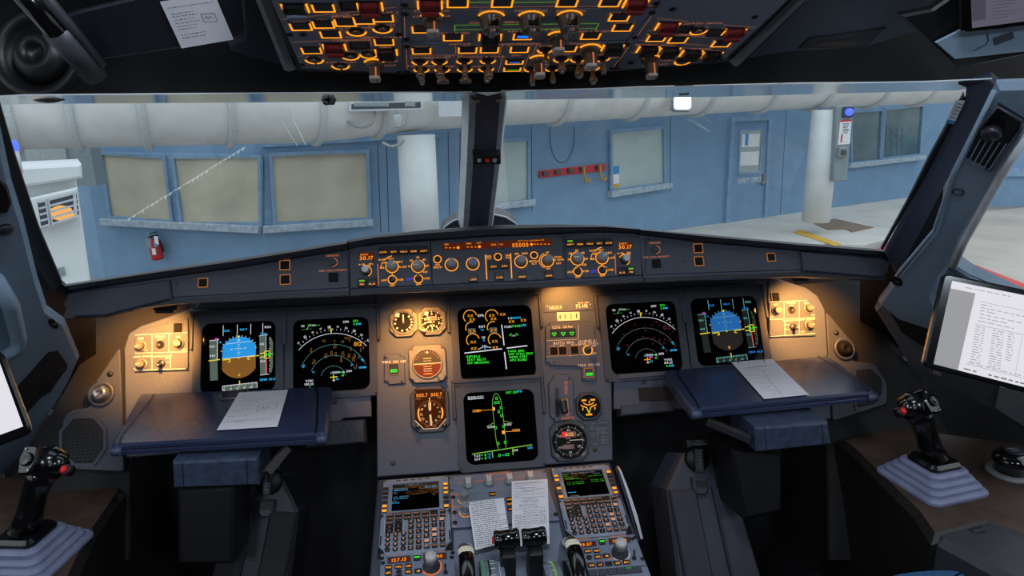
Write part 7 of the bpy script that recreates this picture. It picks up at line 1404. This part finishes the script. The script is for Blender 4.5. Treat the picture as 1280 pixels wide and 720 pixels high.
p = at_y(10, 520, .78); T = efb('tablet edge with pale screen at the left border of the view', p, V((.9, .4, .05)), V((-.15, .3, .94)), [(-70, 430), (2, 438), (40, 538), (33, 545), (-40, 572), (-70, 575)], [(-70, 446), (-3, 446), (29, 533), (-45, 560), (-70, 560)], None)
# blue seat edge at the bottom right
c = at_z(1170, 735, .53); T = Th('seat', 'blue fabric seat edge at the bottom right of the view', 'seat', Pl(c, (1, 0, 0), (0, 1, 0)), (1170, 735)); mb = MB(); q = T.P((1100, 715), (1118, 709), (1160, 705), (1195, 706), (1216, 714), (1230, 790), (1090, 790)); mb.prism(rpoly(q, .03), -.12, 0, 'blue_fabric', .015)
T.part('cushion', mb); mb = MB()
for i in range(9): a, b = T.uv(1118+i*11, 724-(4 if 2 < i < 7 else 0)), T.uv(1112+i*12, 790); mb.line(a, b, .001, .0006, 'cyan_stitch' if 0 else 'tag_blue')
T.part('stitching', mb)
GR = dict(display_unit='flight deck screens', printout='paper printouts', sidestick='sidesticks', tray_table='folding trays', tray_slide='tray slide blocks', pedal_stand='rudder pedal stands', side_console='side consoles', thrust_lever='thrust levers', pitch_trim_control='pitch trim wheels', lever_quadrant='lever quadrants', keypad_unit='pedestal keypads', radio_unit='pedestal radios', tablet='tablets', overhead_switchboard='overhead switch panels', grab_rail='grab rails', display_control_unit='glareshield screen controls', warning_light_unit='glareshield side panels', lighting_switchboard='light control panels', lighting_board='outer boards', instrument_board='instrument boards', loudspeaker='footwell speakers', support_column='white columns', map_lamp='map lamps', flood_lamp='flood lamps', pillar_trim='pillar trims', placard='placards', camera_hook='window frame hooks', footwell_box='footwell boxes', glareshield_pad='glareshield end pads', hanging_cable='cables under the duct', panel_shelf='lower shelves', panel_ledge='panel ledges', roof_liner='roof liner panels')
for o in list(S.objects):
    if o.get('category') and 'group' not in o:
        g = GR.get(o.name.split('.')[0])
        if g: o['group'] = g
# ================================================================ LIGHT
w = bpy.data.worlds.new('overcast_sky'); S.world = w; w.use_nodes = True; nt = w.node_tree; bg = nt.nodes['Background']
tc = nt.nodes.new('ShaderNodeTexCoord'); sp = nt.nodes.new('ShaderNodeSeparateXYZ'); rp = nt.nodes.new('ShaderNodeValToRGB'); mr = nt.nodes.new('ShaderNodeMapRange')
nt.links.new(tc.outputs['Generated'], sp.inputs[0]); mr.inputs['From Min'].default_value = -1; nt.links.new(sp.outputs['Z'], mr.inputs['Value']); nt.links.new(mr.outputs[0], rp.inputs['Fac'])
rp.color_ramp.elements[0].position = .45; rp.color_ramp.elements[0].color = (.35, .36, .37, 1); rp.color_ramp.elements[1].position = .75; rp.color_ramp.elements[1].color = (.86, .94, 1, 1)
nt.links.new(rp.outputs['Color'], bg.inputs['Color']); bg.inputs['Strength'].default_value = 1.38
S.view_settings.view_transform = 'Standard'; S.view_settings.look = 'None'; S.view_settings.exposure = 0; S.view_settings.gamma = 1; S.view_settings.use_curve_mapping = False
S.cycles.use_denoising = True; S.cycles.max_bounces = 6; S.cycles.diffuse_bounces = 3; S.cycles.glossy_bounces = 3; S.cycles.transparent_max_bounces = 8; S.cycles.sample_clamp_indirect = 3

def spot(name, p, t, col, e, size, blend, r=.01):
    l = bpy.data.lights.new(name, 'SPOT'); l.color = col; l.energy = e; l.spot_size = rad(size); l.spot_blend = blend; l.shadow_soft_size = r
    o = bpy.data.objects.new(name, l); COL.objects.link(o); o.location = p; d = V(t)-V(p); o.rotation_euler = d.to_track_quat('-Z', 'Y').to_euler(); return o
W_ = (1, .42, .09)
def on(pl, x, y, d=0): u, v = pl.uv(x, y); return pl.P+pl.X*u+pl.Y*v+pl.N*d
def wx(px, py, Y, Z): p = at_y(px, py, Y); return V((p.x, Y, Z))
spot('flood_left', wx(521, 362, 1.33, .902), on(MP, 522, 440), W_, 7, 80, .9, .02)
spot('flood_right', wx(712, 352, 1.39, .906), on(MP, 712, 408), W_, 2.2, 95, .35, .012)
spot('lamp_left', wx(166, 386, 1.29, .893), on(MP, 184, 440), W_, 12, 74, .8, .006)
spot('lamp_right', wx(1041, 345, 1.29, .893), on(MP, 1008, 404), W_, 12, 74, .8, .006)
for x, lab in ((-.8, 'left'), (.65, 'right')):
    a = bpy.data.lights.new('ceiling_fill', 'AREA'); a.energy = 7; a.size = .3; a.color = (.74, .86, 1); o = bpy.data.objects.new('ceiling_fill', a); COL.objects.link(o); o.location = (x, -.9, 1.80); o.rotation_euler = (rad(50), 0, rad(-x*25))  # unseen area lights without fixtures, added to fill the cockpit from behind
a = bpy.data.lights.new('ceiling_fill', 'AREA'); a.energy = 9; a.size = .3; a.color = (.8, .88, 1); o = bpy.data.objects.new('ceiling_fill', a); COL.objects.link(o); o.location = (0, .28, 1.86)  # another unseen fill, added overhead to brighten the pedestal and papers
